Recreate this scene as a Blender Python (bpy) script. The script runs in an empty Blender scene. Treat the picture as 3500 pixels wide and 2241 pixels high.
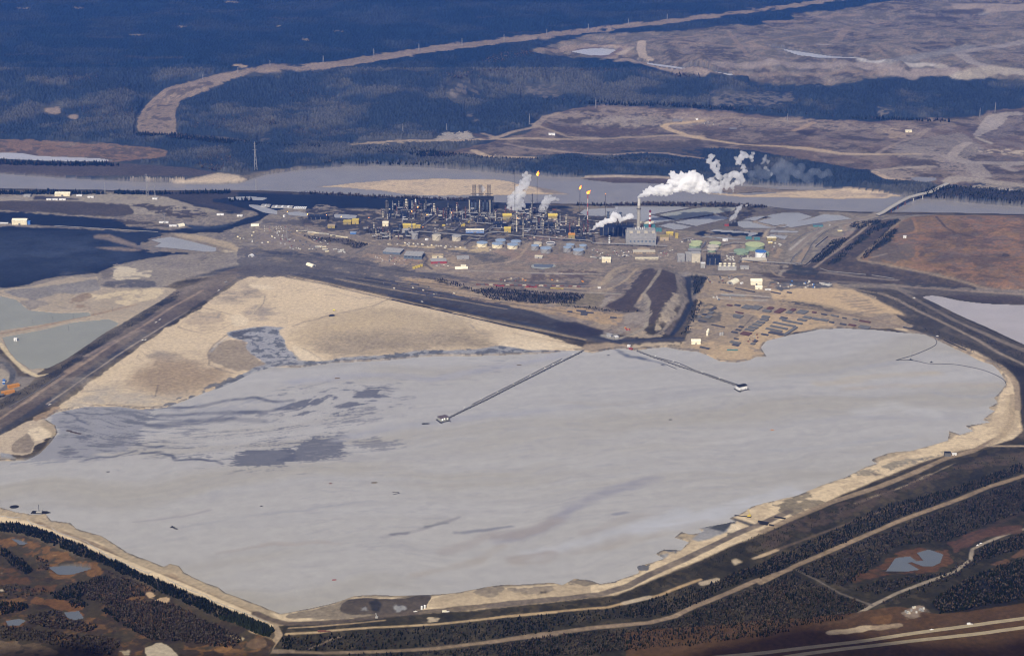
import bpy, math, random
import numpy as np
from mathutils import Vector

# ------------------------------------------------------------------ camera, light, exposure
FPX, CX, CY = 6531.0, 1750.0, 1120.5
CAMH = 1850.0
PITCH = math.radians(19.04)
SA, CA = math.sin(PITCH), math.cos(PITCH)
scene = bpy.context.scene
cam_d = bpy.data.cameras.new("camera")
cam_d.sensor_width = 36.0
cam_d.lens = 36.0 * FPX / 3500.0
cam_d.clip_start = 10.0
cam_d.clip_end = 120000.0
cam = bpy.data.objects.new("camera", cam_d)
scene.collection.objects.link(cam)
cam.location = (0, 0, CAMH)
cam.rotation_euler = (math.pi / 2 - PITCH, 0, 0)
scene.camera = cam

SUN_EL, SUN_AZ = math.radians(40), math.radians(196)   # azimuth measured from +Y towards +X
world = bpy.data.worlds.new("World")
scene.world = world
world.use_nodes = True
wn = world.node_tree
sky = wn.nodes.new("ShaderNodeTexSky")
sky.sky_type = 'NISHITA'
sky.sun_disc = False
sky.dust_density = 6.0
sky.sun_elevation = SUN_EL
sky.sun_rotation = SUN_AZ
wn.links.new(sky.outputs[0], wn.nodes["Background"].inputs[0])
wn.nodes["Background"].inputs[1].default_value = 0.07
sd = bpy.data.lights.new("sun", 'SUN')
sd.energy = 4.3
sd.angle = math.radians(0.5)
sd.color = (1.0, 0.94, 0.84)
sun = bpy.data.objects.new("sun", sd)
scene.collection.objects.link(sun)
to_sun = Vector((math.sin(SUN_AZ) * math.cos(SUN_EL), math.cos(SUN_AZ) * math.cos(SUN_EL), math.sin(SUN_EL)))
sun.rotation_euler = (-to_sun).to_track_quat('-Z', 'Y').to_euler()
sun.location = (0, 0, 3000)
vs = scene.view_settings
vs.view_transform = 'Standard'
vs.look = 'None'
vs.exposure = 0.2
vs.gamma = 1.0
scene.render.engine = 'CYCLES'
cy = scene.cycles
cy.use_denoising = True
cy.denoising_input_passes = 'RGB_ALBEDO_NORMAL'
cy.max_bounces = 44
cy.diffuse_bounces = 2
cy.glossy_bounces = 2
cy.transmission_bounces = 2
cy.volume_bounces = 40
cy.transparent_max_bounces = 8
cy.sample_clamp_indirect = 6.0
cy.pixel_filter_type = 'BLACKMAN_HARRIS'
cy.filter_width = 1.15

rng = np.random.default_rng(7)
random.seed(7)
COL = scene.collection.objects

# ------------------------------------------------------------------ photo frames -> pixel of the 3500 px photograph
CR = dict(F=(0, 0, 1.4553), N=(0, 0, 1.0),
          A1=(0, 0, .499), A2=(1200, 0, .499), A3=(2300, 0, .499),
          B1=(0, 500, .4158), B2=(900, 550, .2911), B3=(1550, 550, .2911), B4=(2100, 500, .2921), B5=(2700, 500, .3326),
          C1=(0, 900, .4871), C2=(1000, 900, .4871), C3=(1900, 900, .3326), C4=(2700, 900, .3326),
          D1=(0, 1650, .4158), D2=(900, 1700, .4158), D3=(1700, 1600, .4163), D4=(2600, 1350, .5784),
          E1=(1250, 680, .1871), E2=(2300, 780, .2079), E3=(2350, 920, .2079), E4=(1480, 600, .1331))


def px(c, *pts):
    """text 'x,y x,y' or pairs in crop c -> list of photo pixels"""
    x0, y0, s = CR[c]
    out = []
    for p in pts:
        if isinstance(p, str):
            for q in p.split():
                a, b = q.split(',')
                out.append((x0 + float(a) * s, y0 + float(b) * s))
        else:
            out.append((x0 + p[0] * s, y0 + p[1] * s))
    return out


def proj(x, y, z):
    d = y * CA - (z - CAMH) * SA
    up = y * SA + (z - CAMH) * CA
    return CX + FPX * x / d, CY - FPX * up / d


def unproj(u, v, z=0.0):
    rx = (u - CX) / FPX
    ru = (CY - v) / FPX
    dy = CA + ru * SA
    dz = -SA + ru * CA
    t = (z - CAMH) / dz
    return rx * t, dy * t


# ------------------------------------------------------------------ noise
def _hash(ix, iy, seed):
    h = (ix.astype(np.int64) * 374761393 + iy.astype(np.int64) * 668265263 + seed * 1442695041) & 0xffffffff
    h = ((h ^ (h >> 13)) * 1274126177) & 0xffffffff
    h = h ^ (h >> 16)
    return (h & 0xffffff) / float(0xffffff)


def vnoise(x, y, seed=0):
    ix = np.floor(x); iy = np.floor(y)
    fx = x - ix; fy = y - iy
    fx = fx * fx * (3 - 2 * fx); fy = fy * fy * (3 - 2 * fy)
    a = _hash(ix, iy, seed); b = _hash(ix + 1, iy, seed)
    c = _hash(ix, iy + 1, seed); d = _hash(ix + 1, iy + 1, seed)
    return (a * (1 - fx) + b * fx) * (1 - fy) + (c * (1 - fx) + d * fx) * fy


def fbm(x, y, octv=4, seed=0, gain=.5):
    s = 0; a = 1.0; t = 0
    for o in range(octv):
        s = s + a * vnoise(x * 2 ** o + 17.3 * o, y * 2 ** o + 9.1 * o, seed + o * 7)
        t += a; a *= gain
    return s / t


def sstep(a, b, x):
    t = np.clip((x - a) / (b - a), 0, 1)
    return t * t * (3 - 2 * t)


def pip(u, v, poly):
    """even-odd point in polygon, arrays"""
    P = np.asarray(poly, float)
    res = np.zeros(u.shape, bool)
    sel = (u >= P[:, 0].min()) & (u <= P[:, 0].max()) & (v >= P[:, 1].min()) & (v <= P[:, 1].max())
    if not sel.any():
        return res
    uu = u[sel]; vv = v[sel]
    r = np.zeros(uu.shape, bool)
    n = len(P)
    for i in range(n):
        x1, y1 = P[i]; x2, y2 = P[(i + 1) % n]
        if y1 == y2:
            continue
        c = ((y1 > vv) != (y2 > vv)) & (uu < (x2 - x1) * (vv - y1) / (y2 - y1) + x1)
        r ^= c
    res[sel] = r
    return res


# ------------------------------------------------------------------ terrain heights (8 m raster)
HX0, HX1, HY0, HY1, HS = -5200.0, 5200.0, 2600.0, 14600.0, 8.0
hx = np.arange(HX0, HX1 + 1, HS); hy = np.arange(HY0, HY1 + 1, HS)
GX, GY = np.meshgrid(hx, hy)
HM = np.zeros(GX.shape)


def blur(m, r):
    n = max(1, int(round(r / HS)))
    for _ in range(2):
        for ax in (0, 1):
            pad = [(0, 0), (0, 0)]; pad[ax] = (n + 1, n)
            c = np.cumsum(np.pad(m, pad, mode='edge'), axis=ax)
            L = m.shape[ax]
            hi = np.take(c, np.arange(2 * n + 1, 2 * n + 1 + L), axis=ax)
            lo = np.take(c, np.arange(0, L), axis=ax)
            m = (hi - lo) / (2 * n + 1)
    return m


def raise_poly(poly, dz, r, z=0.0):
    global HM
    u, v = proj(GX, GY, z)
    HM = HM + dz * blur(pip(u, v, poly).astype(float), r)


WZ, RZ = -2.0, -11.0                     # tailings pond level, river level
RIVER = px('F', "-300,395 0,408 150,418 300,426 440,431 560,429 620,411 700,399 800,391 880,389 1000,393 1100,399 1200,409 1300,415 1400,417 1500,420 1600,426 1700,432 1900,438 2030,448 2110,456 2150,464 2187,468 2300,478 2405,486 2700,505 2700,530 2405,505 2175,501 2118,501 2050,501 1855,493 1816,488 1724,480 1500,481 1405,481 1225,480 1100,474 958,466 738,455 618,450 330,450 0,445 -300,440")
POND = px('F', "1340,823 1365,824 1390,829 1430,821 1460,818 1490,823 1530,818 1560,815 1600,822 1640,826 1665,836 1690,848 1730,851 1760,846 1775,838 1800,837 1792,826 1786,816 1800,800 1840,790 1880,782 1930,772 1990,771 2060,775 2110,780 2170,785 2195,795 2220,808 2270,830 2300,846 2330,856 2345,870 2360,890 2362,905 2350,920 2335,935 2345,945 2322,958 2338,966 2308,985 2326,992 2268,1000 2286,1012 2256,1022 2230,1012 2228,1035 2190,1046 2140,1059 2100,1062 2080,1066 2046,1080 2062,1088 2030,1099 1990,1120 1930,1140 1870,1165 1800,1181 1765,1190 1735,1208 1712,1218 1728,1224 1690,1232 1640,1242 1655,1250 1622,1256 1600,1250 1585,1262 1620,1272 1600,1292 1560,1290 1540,1300 1560,1312 1530,1322 1495,1330 1500,1345 1440,1366 1410,1371 1385,1362 1350,1360 1320,1376 1300,1371 1180,1377 1150,1381 1070,1396 1000,1401 950,1401 880,1398 830,1401 800,1413 740,1426 690,1436 660,1441 640,1433 530,1392 515,1379 480,1369 430,1345 420,1330 400,1324 385,1331 300,1297 240,1258 180,1241 165,1228 120,1222 108,1206 80,1208 40,1203 -160,1150 -160,1070 0,1082 60,1081 92,1066 118,1040 136,1015 130,1000 104,985 130,968 200,955 280,955 330,961 390,957 430,942 480,922 530,906 600,872 640,863 700,863 780,852 900,846 1000,837 1100,836 1200,833 1290,829")

# far uplands above the river valley
raise_poly(px('F', "-900,-400 3300,-400 3300,215 2600,215 2150,220 1800,225 1400,195 1300,190 1100,235 700,240 300,245 -900,255"), 95, 380, 0)
# low ground outside the dykes in the foreground
raise_poly(px('F', "-900,1190 0,1228 200,1312 400,1398 560,1468 650,1512 660,2600 -900,2600"), -22, 46)
raise_poly(px('F', "650,1512 900,1492 1200,1466 1400,1438 1560,1390 1800,1285 2000,1210 2200,1130 2405,1075 3300,1010 3300,2600 650,2600"), -20, 46)
# river trench
raise_poly(RIVER, -12, 24, -10)
# brown reclaimed plateau on the right, with its terraces
raise_poly(px('B5', "700,1150 1060,830 1250,720 1500,705 2405,712 3400,740 3400,1600 1950,1440 1400,1290 1000,1220"), 18, 30, 8)
raise_poly(px('B5', "240,1230 560,960 830,780 1000,730 1250,720 1060,830 700,1150 1000,1220 600,1280"), 8, 24, 4)
# dark mound in the middle and the ramp beside it
raise_poly(px('C3', "880,60 1080,45 1230,110 1310,380 1180,600 1000,640 960,420 900,320"), 26, 22, 8)
raise_poly(px('C3', "1330,120 1430,130 1420,400 1300,640 1150,760 1230,620 1380,380"), -12, 12, 0)
# haul road dykes
raise_poly(px('C1', "0,960 300,800 700,520 1100,290 1400,130 1700,60 1760,90 1400,330 900,680 400,980 0,1200"), 7, 16)
raise_poly(px('F', "640,632 760,640 900,665 1100,702 1300,745 1430,790 1600,795 1600,802 1400,803 1250,770 1050,722 900,692 680,645"), 5, 14)
raise_poly(px('F', "2100,680 2200,730 2405,850 2700,1000 2700,1060 2405,905 2300,840 2180,770 2060,690"), 8, 20)
raise_poly(px('C2', "100,480 300,380 700,330 1100,400 1300,500 1100,570 500,610 200,600"), 11, 60)
raise_poly(px('D2', "650,860 850,815 1100,825 1350,790 1500,800 1900,720 2100,740 2405,720 2405,800 1900,870 1300,910 900,930 600,930"), 6, 12)
farw = sstep(6900, 8200, GY)
HM += (fbm(GX / 420, GY / 420, 4, 3) - .5) * 60 * farw + (fbm(GX / 120, GY / 120, 4, 5) - .5) * 3.0
HM += (fbm(GX / 230, GY / 600, 4, 8) - .5) * 120 * farw * sstep(0.15, .5, HM / 95) * (1 - sstep(.7, 1.0, HM / 95))


def H(x, y):
    fx = np.clip((np.asarray(x, float) - HX0) / HS, 0, len(hx) - 1.001)
    fy = np.clip((np.asarray(y, float) - HY0) / HS, 0, len(hy) - 1.001)
    i = fx.astype(int); j = fy.astype(int)
    fx = fx - i; fy = fy - j
    return (HM[j, i] * (1 - fx) + HM[j, i + 1] * fx) * (1 - fy) + (HM[j + 1, i] * (1 - fx) + HM[j + 1, i + 1] * fx) * fy


def gp(u, v):
    """ground point seen at photo pixel (u, v)"""
    z = 0.0
    for _ in range(25):
        x, y = unproj(u, v, z)
        z = .5 * z + .5 * float(H(x, y))
    x, y = unproj(u, v, z)
    return float(x), float(y), float(H(x, y))


def cp(c, x, y):
    return gp(*px(c, (x, y))[0])


def mpp(x, y, z):
    return (y * CA - (z - CAMH) * SA) / FPX

# ------------------------------------------------------------------ ground sheet with its own colours
SAND = (.59, .47, .31); SANDD = (.34, .265, .175); SANDP = (.64, .53, .37); WETS = (.20, .18, .145)
MUD = (.27, .27, .275); DMUD = (.11, .115, .125); GRAV = (.20, .17, .13); GRAVL = (.29, .25, .19); GRAVD = (.12, .105, .095)
COKE = (.012, .016, .024); COKEL = (.035, .045, .065); BRN = (.048, .040, .025); BRNL = (.088, .070, .045); ORG = (.15, .08, .032)
CON_HAZE = (.011, .023, .040); DEC = (.07, .07, .064); TAN = (.40, .30, .18); ASH = (.20, .185, .165); DRK = (.045, .04, .038)  # the far conifer colour has distance-haze blue mixed into it
MINE = (.128, .110, .084); MINED = (.07, .058, .046); PINK = (.22, .17, .125); PLAT = (.20, .128, .066); PLATD = (.11, .078, .055)
GRNW = (.10, .095, .07)

NR = 1080
vv_ = np.linspace(2420, -70, NR)
yy = CAMH / np.tan(PITCH + np.arctan((vv_ - CY) / FPX))
yy = np.concatenate([np.geomspace(700, yy[0], 14)[:-1], yy, np.geomspace(yy[-1], 21000, 24)[1:]])
NC = 1460
ss = np.concatenate([[-2, -1.6, -1.3], np.linspace(-1.12, 1.12, NC), [1.3, 1.6, 2]])
Yg, Sg = np.meshgrid(yy, ss, indexing='ij')
Xg = Sg * (.278 * Yg + 130)
Zg = H(Xg, Yg)
Ug, Vg = proj(Xg, Yg, Zg)
n60a = fbm(Xg / 55, Yg / 55, 5, 21) - .5
n60b = fbm(Xg / 55, Yg / 55, 5, 47) - .5
RAGN = np.stack([n60a, n60b])
NF = fbm(Xg / 16, Yg / 16, 4, 61)            # fine patch noise
NM = fbm(Xg / 70, Yg / 70, 4, 71)            # middle patch noise
NL = fbm(Xg / 300, Yg / 300, 4, 81)          # large patch noise
NW = _hash(np.arange(Xg.size).reshape(Xg.shape), Xg * 0, 5)
C = np.zeros(Xg.shape + (3,))
VERTN = {'f': NF, 'm': NM, 'l': NL}
NX = fbm(Xg / 40 + Yg / 90, Yg / 26 - Xg / 130, 5, 99, .62)   # streaky erosion noise
QN = {k: np.quantile((v * .75 + NX * .25)[::7, ::7], [.03, .97]) for k, v in VERTN.items()}


def inside(poly, rag=4.0):
    s = FPX / (Yg * CA + CAMH * SA)
    return pip(Ug + RAGN[0] * rag * 2 * s, Vg + RAGN[1] * rag * 2 * s * .45, poly)


def soft(m, n=1, it=1):
    """blurred weight of a mask, on its own block of the sheet only"""
    r = np.where(m.any(1))[0]; c = np.where(m.any(0))[0]
    if len(r) == 0:
        return None
    p = n * it + 1
    sl = (slice(max(r[0] - p, 0), r[-1] + p + 1), slice(max(c[0] - p, 0), c[-1] + p + 1))
    w = m[sl].astype(np.float32)
    for _ in range(it):
        for ax in (0, 1):
            a = np.copy(w)
            for k in range(1, n + 1):
                a += np.roll(w, k, ax) + np.roll(w, -k, ax)
            w = a / (2 * n + 1)
    return sl, w


def _uni(a):
    q = np.sort(a[::5, ::5].ravel())
    return np.interp(a, q[::50], np.linspace(-.5, .5, len(q[::50])))


NX2 = fbm(Xg / 90, Yg / 60, 6, 123, .6)
UN = {'f': _uni(NF * .55 + NX * .6), 'm': _uni(NM * .5 + NX * .5), 'l': _uni(NL * .6 + NX2 * .5)}


def paint(poly, col, rag=5.0, mix=1.0, cover=1.0, tex='m', wid=.10, sf=0):
    """fill an outline: crisp where the edge is built, frayed where the ground is only stained"""
    m = inside(poly, rag)
    r = soft(m, 1, 1) if rag < 4.5 and cover > .99 else soft(m, max(2, sf), 2)
    if r is None:
        return m
    sl, w = r
    if rag >= 4.5 or cover <= .99:
        if cover > .95:
            a, b = 1.0, .42
        else:
            b = .7; a = .5 + b * (cover - .5)
        w = sstep(.5 - wid * 1.3, .5 + wid * 1.3, a * w + b * UN[tex][sl])
    w = (w * mix)[..., None]
    C[sl] = C[sl] * (1 - w) + np.array(col) * w
    return m


_dy = np.gradient(yy)


def line(pts, col, wid, rag=1.5, mix=1.0):
    """a track of given width (metres) along photo pixels"""
    W = [gp(*p)[:2] for p in pts]
    sel = np.zeros(Xg.shape, bool)
    js = np.searchsorted(yy, [min(p[1] for p in W) - wid - 30, max(p[1] for p in W) + wid + 30])
    a0, b0 = int(js[0]), int(js[1])
    if b0 - a0 < 2:
        return sel
    D = np.full((b0 - a0, Xg.shape[1]), 1e9); CE = np.zeros_like(D)
    cx_ = (2.24 * (.278 * yy + 130) / NC)[:, None]; cy_ = _dy[:, None]
    for (x1, y1), (x2, y2) in zip(W[:-1], W[1:]):
        j0, j1 = np.searchsorted(yy, [min(y1, y2) - wid - 30, max(y1, y2) + wid + 30])
        xs = Xg[j0:j1]; ys = Yg[j0:j1]
        dx, dy = x2 - x1, y2 - y1
        L2 = dx * dx + dy * dy + 1e-6
        t = np.clip(((xs - x1) * dx + (ys - y1) * dy) / L2, 0, 1)
        d = np.hypot(xs - x1 - t * dx, ys - y1 - t * dy) + RAGN[0][j0:j1] * rag * 2
        # cell size across the track
        ce = (abs(dy) * cx_[j0:j1] + abs(dx) * cy_[j0:j1]) / math.sqrt(L2)
        k = slice(j0 - a0, j1 - a0); n = d < D[k]
        D[k] = np.where(n, d, D[k]); CE[k] = np.where(n, ce, CE[k])
    CE = np.maximum(CE, .5)
    w = np.clip(.5 + (np.maximum(wid, CE * .9) / 2 - D) / CE, 0, 1)
    sel[a0:b0] = w > .5
    w = (w * min(1, mix * 1.1) * (.72 + .28 * np.clip(NX[a0:b0] * 2 - .3, 0, 1)))[..., None]
    C[a0:b0] = C[a0:b0] * (1 - w) + np.array(col) * w
    return sel


# --- base: scrub near, forest beyond the river
C[:] = BRN
w = sstep(.42, .58, NM)[..., None]
C[:] = C * (1 - w) + np.array(BRNL) * w
FOREST = np.zeros(Xg.shape)
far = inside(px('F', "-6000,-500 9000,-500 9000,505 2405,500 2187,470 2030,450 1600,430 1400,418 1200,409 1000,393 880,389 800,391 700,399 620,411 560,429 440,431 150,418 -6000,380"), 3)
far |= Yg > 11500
C[far] = CON_HAZE
wd = sstep(.46, .66, fbm(Xg / 260, Yg / 210, 6, 91, .62))
slope = ((Vg > 235) & (Vg < 700))
wd = np.where(slope, np.clip(wd * .72 + .16, 0, 1), wd * .2)
C[far] = (C * (1 - wd[..., None]) + np.array(DEC) * wd[..., None])[far]
FOREST[far] = 1.0


def clear(m):
    for a in (0, 3, -3):
        for b in (0, 3, -3):
            FOREST[np.roll(np.roll(m, a, 0), b, 1)] = 0


# far cut line (pipeline and power line corridor)
clear(paint(px('F', "320,313 325,275 345,245 395,205 470,185 560,165 620,152 655,150 700,155 1000,111 1300,76 1600,42 1900,5 2000,-12 2050,-12 1900,12 1600,52 1300,87 1000,125 760,164 660,166 610,170 560,180 520,195 480,215 420,240 412,275 415,318"), PINK, 6))
paint(px('F', "325,310 330,275 350,250 400,210 500,185 520,190 470,212 420,235 405,270 400,312"), MINED, 8, .8, .45)
paint(px('F', "340,310 345,270 365,245 372,250 352,280 350,312"), TAN, 4, .5, .6)
clear(paint(px('F', "400,316 530,322 560,330 540,335 400,322"), MINE, 4, .8))
clear(paint(px('A1', "1560,440 1650,438 1730,455 1720,468 1640,462"), TAN, 8, .8))
clear(paint(px('A1', "260,735 410,740 415,785 560,795 500,822 470,800 360,785"), PINK, 5))
for q in ("520,60,40", "1230,187,30", "1900,180,18", "2080,278,22", "2300,220,35", "130,62,60", "1560,20,60", "900,245,70"):
    a, b, ww = [float(t) for t in q.split(',')]
    clear(line(px('A1', (a, b), (a + ww, b + 2)), TAN, 16, 3, .6))
for k in range(26):
    a = rng.uniform(0, 3300); b = rng.uniform(10, 230)
    if b < 260 - a * .08:
        line([(a, b), (a + rng.uniform(40, 190), b + rng.uniform(-6, 6))], MINED, rng.uniform(14, 40), 6, .35)
# upper right mine
UM = px('A3', "-550,235 0,213 350,175 650,165 850,130 800,100 1100,75 1400,20 1600,-2 1700,-60 4200,-60 4200,640 2405,552 2100,530 1950,520 1620,525 1500,510 1390,535 1100,580 900,580 720,577 600,570 390,512 210,492 0,470 -300,412 -700,395 -1000,350")
clear(paint(UM, MINE, 8))
paint(UM, MINED, 10, .85, .52, 'l', .05)
paint(UM, PINK, 10, .6, .42, 'm', .05)
paint(UM, ASH, 10, .35, .3, 'f', .05)
clear(paint(px('A2', "1280,350 1500,322 1640,306 1830,308 1920,322 1890,370 1840,375 1830,400 1750,402 1500,360"), (.26, .2, .15), 6))
paint(px('A2', "1500,350 1560,335 1700,322 1860,330 1850,372 1780,395 1690,396"), (.16, .12, .10), 5)
for c_, s_, w_, k_, m_ in (
        ('A3', "0,285 240,298 450,320 700,318", 22, PINK, .7), ('A3', "520,288 800,255 1130,200 1450,155", 20, PINK, .8),
        ('A3', "1130,275 1160,230 1190,198", 30, PINK, .8), ('A3', "380,220 440,290 510,375", 16, PINK, .8),
        ('A3', "530,290 650,335", 22, PINK, .7), ('A3', "1470,415 1700,385 2030,320", 55, ASH, .9),
        ('A3', "2550,255 2405,285 2150,330 1950,362 2000,395 2060,430 2180,462 2350,490", 40, (.27, .235, .2), .95),
        ('A3', "1600,300 1900,305", 20, PINK, .8), ('A3', "1370,310 1475,395", 16, PINK, .8), ('A3', "1245,375 1265,345 1300,330", 16, PINK, .7),
        ('A3', "320,440 800,445 1300,440 1450,480 1620,522", 55, (.26, .215, .18), .8), ('A3', "250,490 400,508 700,508 1100,500 1450,488", 22, PINK, .7),
        ('A3', "1620,443 1760,446", 34, (.42, .38, .33), 1), ('A3', "1830,455 1900,480 1945,520", 36, (.34, .3, .25), 1),
        ('A3', "2000,525 2200,480 2405,490", 60, (.3, .26, .2), .9), ('A3', "1700,495 1880,490", 70, (.27, .22, .18), .9),
        ('A3', "1970,30 2000,60 2130,90", 40, ASH, .9), ('A3', "2030,45 2200,55 2450,45", 130, (.3, .24, .18), .9),
        ('A3', "1000,115 1250,105", 40, PINK, .9), ('A3', "650,150 850,150", 40, PINK, .9), ('A3', "1420,215 1900,190 2405,140", 40, PINK, .4),
        ('A3', "1890,85 2080,75", 60, MINED, .9), ('A3', "1650,120 1900,130", 60, MINED, .9),
        ('A3', "1250,400 1430,418", 18, (.4, .38, .36), 1), ('A3', "1000,305 1070,306", 16, (.4, .36, .33), 1),
        ('A2', "1990,285 1985,345 2000,385 2045,408", 28, (.36, .29, .22), 1), ('A2', "1830,372 1910,335 1920,325", 22, (.34, .28, .21), 1),
        ('A2', "1840,412 2110,458 2405,500", 44, (.28, .22, .17), .8), ('A2', "2060,275 2405,240", 26, PINK, .8),
        ('A2', "1280,345 1600,303", 30, PINK, .9)):
    clear(line(px(c_, s_), k_, w_ * 1.5, 4, m_))
# scarps of bare earth in the valley side
for c_, s_, cv in (('A2', "660,640 720,560 800,555 790,650 720,690", .6), ('A2', "810,640 850,590 890,640 880,660", .6), ('A2', "1180,620 1210,660 1190,665", .8), ('A2', "1190,590 1440,590 1420,670 1260,665", .5),
                   ('A2', "790,750 880,820 860,835 780,765", .9), ('A3', "270,630 820,630 830,700 650,720 450,720 270,730", .75), ('A3', "1410,710 1510,740 1490,795 1410,790", .6), ('A3', "900,740 930,735 930,755 890,755", 1),
                   ('A1', "2340,730 2390,730 2370,760", .9), ('A1', "1860,840 1900,840 1890,870", .9), ('A1', "1770,960 1850,905 1860,920 1800,985", .8), ('A1', "2110,810 2150,810 2140,830", 1)):
    clear(paint(px(c_, s_), (.20, .17, .14), 16, .6, min(cv, .6), 'f', .2))
# river flat: meadow on the left
clear(paint(px('A1', "-200,950 0,955 200,958 500,975 700,985 1000,1010 1150,1030 1140,1075 900,1103 780,1112 0,1092 -200,1092"), (.19, .125, .08), 8))
paint(px('A1', "-200,950 0,955 200,958 500,975 700,985 1000,1010 1150,1030 1140,1075 900,1103 780,1112 0,1092"), MINED, 8, .8, .42, 'm')
paint(px('A1', "0,958 330,965 900,1010 1050,1020 800,1015 300,990"), PINK, 5, .6, .6)
m = inside(px('A1', "-200,1092 400,1120 760,1118 1000,1130 1300,1150 1480,1185 1350,1204 -200,1204"), 4)
clear(m); C[m] = (.072, .06, .055)
line(px('B1', "-400,200 0,232 430,262 900,282 1390,292 1800,290"), (.28, .24, .19), 20, 3)
clear(paint(px('B1', "1380,296 1550,270 1800,219 1950,235 2050,265 2000,291 1800,299"), (.42, .34, .24), 4))
clear(paint(px('B1', "1930,240 2405,168 2700,150 2700,165 2405,215 2100,260 2040,262"), MINE, 5))
# river flat: brown works in the middle
FM = px('F', "950,372 1075,352 1240,312 1300,266 1380,248 1500,250 1700,260 1900,281 2050,285 2300,275 2330,258 2700,235 2700,480 2405,442 2320,425 2215,436 2180,425 2085,422 2062,402 2010,397 1900,377 1760,352 1600,346 1330,361 1170,366 1080,362")
clear(paint(FM, (.135, .10, .078), 6))
paint(FM, MINED, 8, .8, .5, 'l')
paint(FM, (.22, .175, .135), 8, .6, .45, 'm')
for c_, s_, k_, cv, r_ in (
        ('A2', "1560,830 1700,790 2100,790 2280,810 2260,840 2000,870 1620,858", (.25, .21, .165), .9, 10),
        ('A2', "1270,850 1330,795 1500,760 1800,745 2405,775 2405,800 1900,790 1500,810 1380,840", (.24, .19, .145), .8, 8),
        ('A2', "1380,870 1560,862 2100,880 2100,920 1900,935 1480,925", (.085, .062, .05), .75, 8),
        ('A2', "1100,990 1360,955 1560,960 1900,960 2405,960 2405,1080 2000,1040 1700,1070 1400,1030", (.08, .066, .052), .7, 8),
        ('A2', "590,930 650,905 830,900 860,955 700,970 560,970", (.33, .29, .24), .9, 4),
        ('A2', "0,970 540,960 560,975 80,995", (.3, .24, .17), .7, 5),
        ('A3', "0,800 900,815 1700,860 1640,960 1300,900 700,870 0,870", (.23, .185, .14), .7, 8),
        ('A3', "700,880 990,890 930,930 840,905 800,895", (.045, .036, .032), 1, 3),
        ('A3', "1390,885 1500,880 1620,920 1640,945 1500,960 1450,900", (.33, .25, .17), .7, 4),
        ('A3', "1500,1010 1700,940 2000,900 2050,960 2200,1050 1950,1100 1700,1100 1500,1060", (.21, .18, .15), .85, 8),
        ('A3', "2050,930 2150,800 2250,770 2405,765 2405,790 2300,800 2220,880 2100,935", (.3, .26, .22), 1, 5),
        ('A3', "2100,935 2230,880 2310,800 2405,785 2405,900 2250,950 2405,1000 2405,1020 2150,960", (.17, .14, .12), .8, 5),
        ('A3', "2060,930 2200,980 2180,990 2080,950", (.4, .35, .28), 1, 3),
        ('A3', "2060,1020 2405,1030 2405,1065 2100,1050", (.4, .33, .24), .7, 3),
        ('A3', "2080,1060 2405,1075 2405,1120 2100,1100", (.1, .085, .075), .9, 5),
        ('B5', "870,260 1200,210 1480,200 1500,240 1300,260 1220,310 1500,320 1400,370 1000,340", (.25, .205, .16), .8, 5),
        ('B5', "1330,60 1700,80 1950,200 2010,330 1800,350 1600,380 1700,280 1560,240 1500,150", (.24, .2, .165), .8, 6),
        ('B5', "2000,330 2405,380 2405,470 2100,440 1700,420 1450,480 1300,520 1500,420 1700,370", (.26, .22, .17), .75, 4),
        ('B5', "1720,375 1990,375 1830,415 1720,410", (.07, .055, .05), 1, 4),
        ('B5', "2000,440 2405,470 2405,455 2150,430", (.42, .38, .33), .9, 3)):
    clear(paint(px(c_, s_), k_, r_, .9, cv, 'f' if cv < 1 else 'm'))
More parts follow.
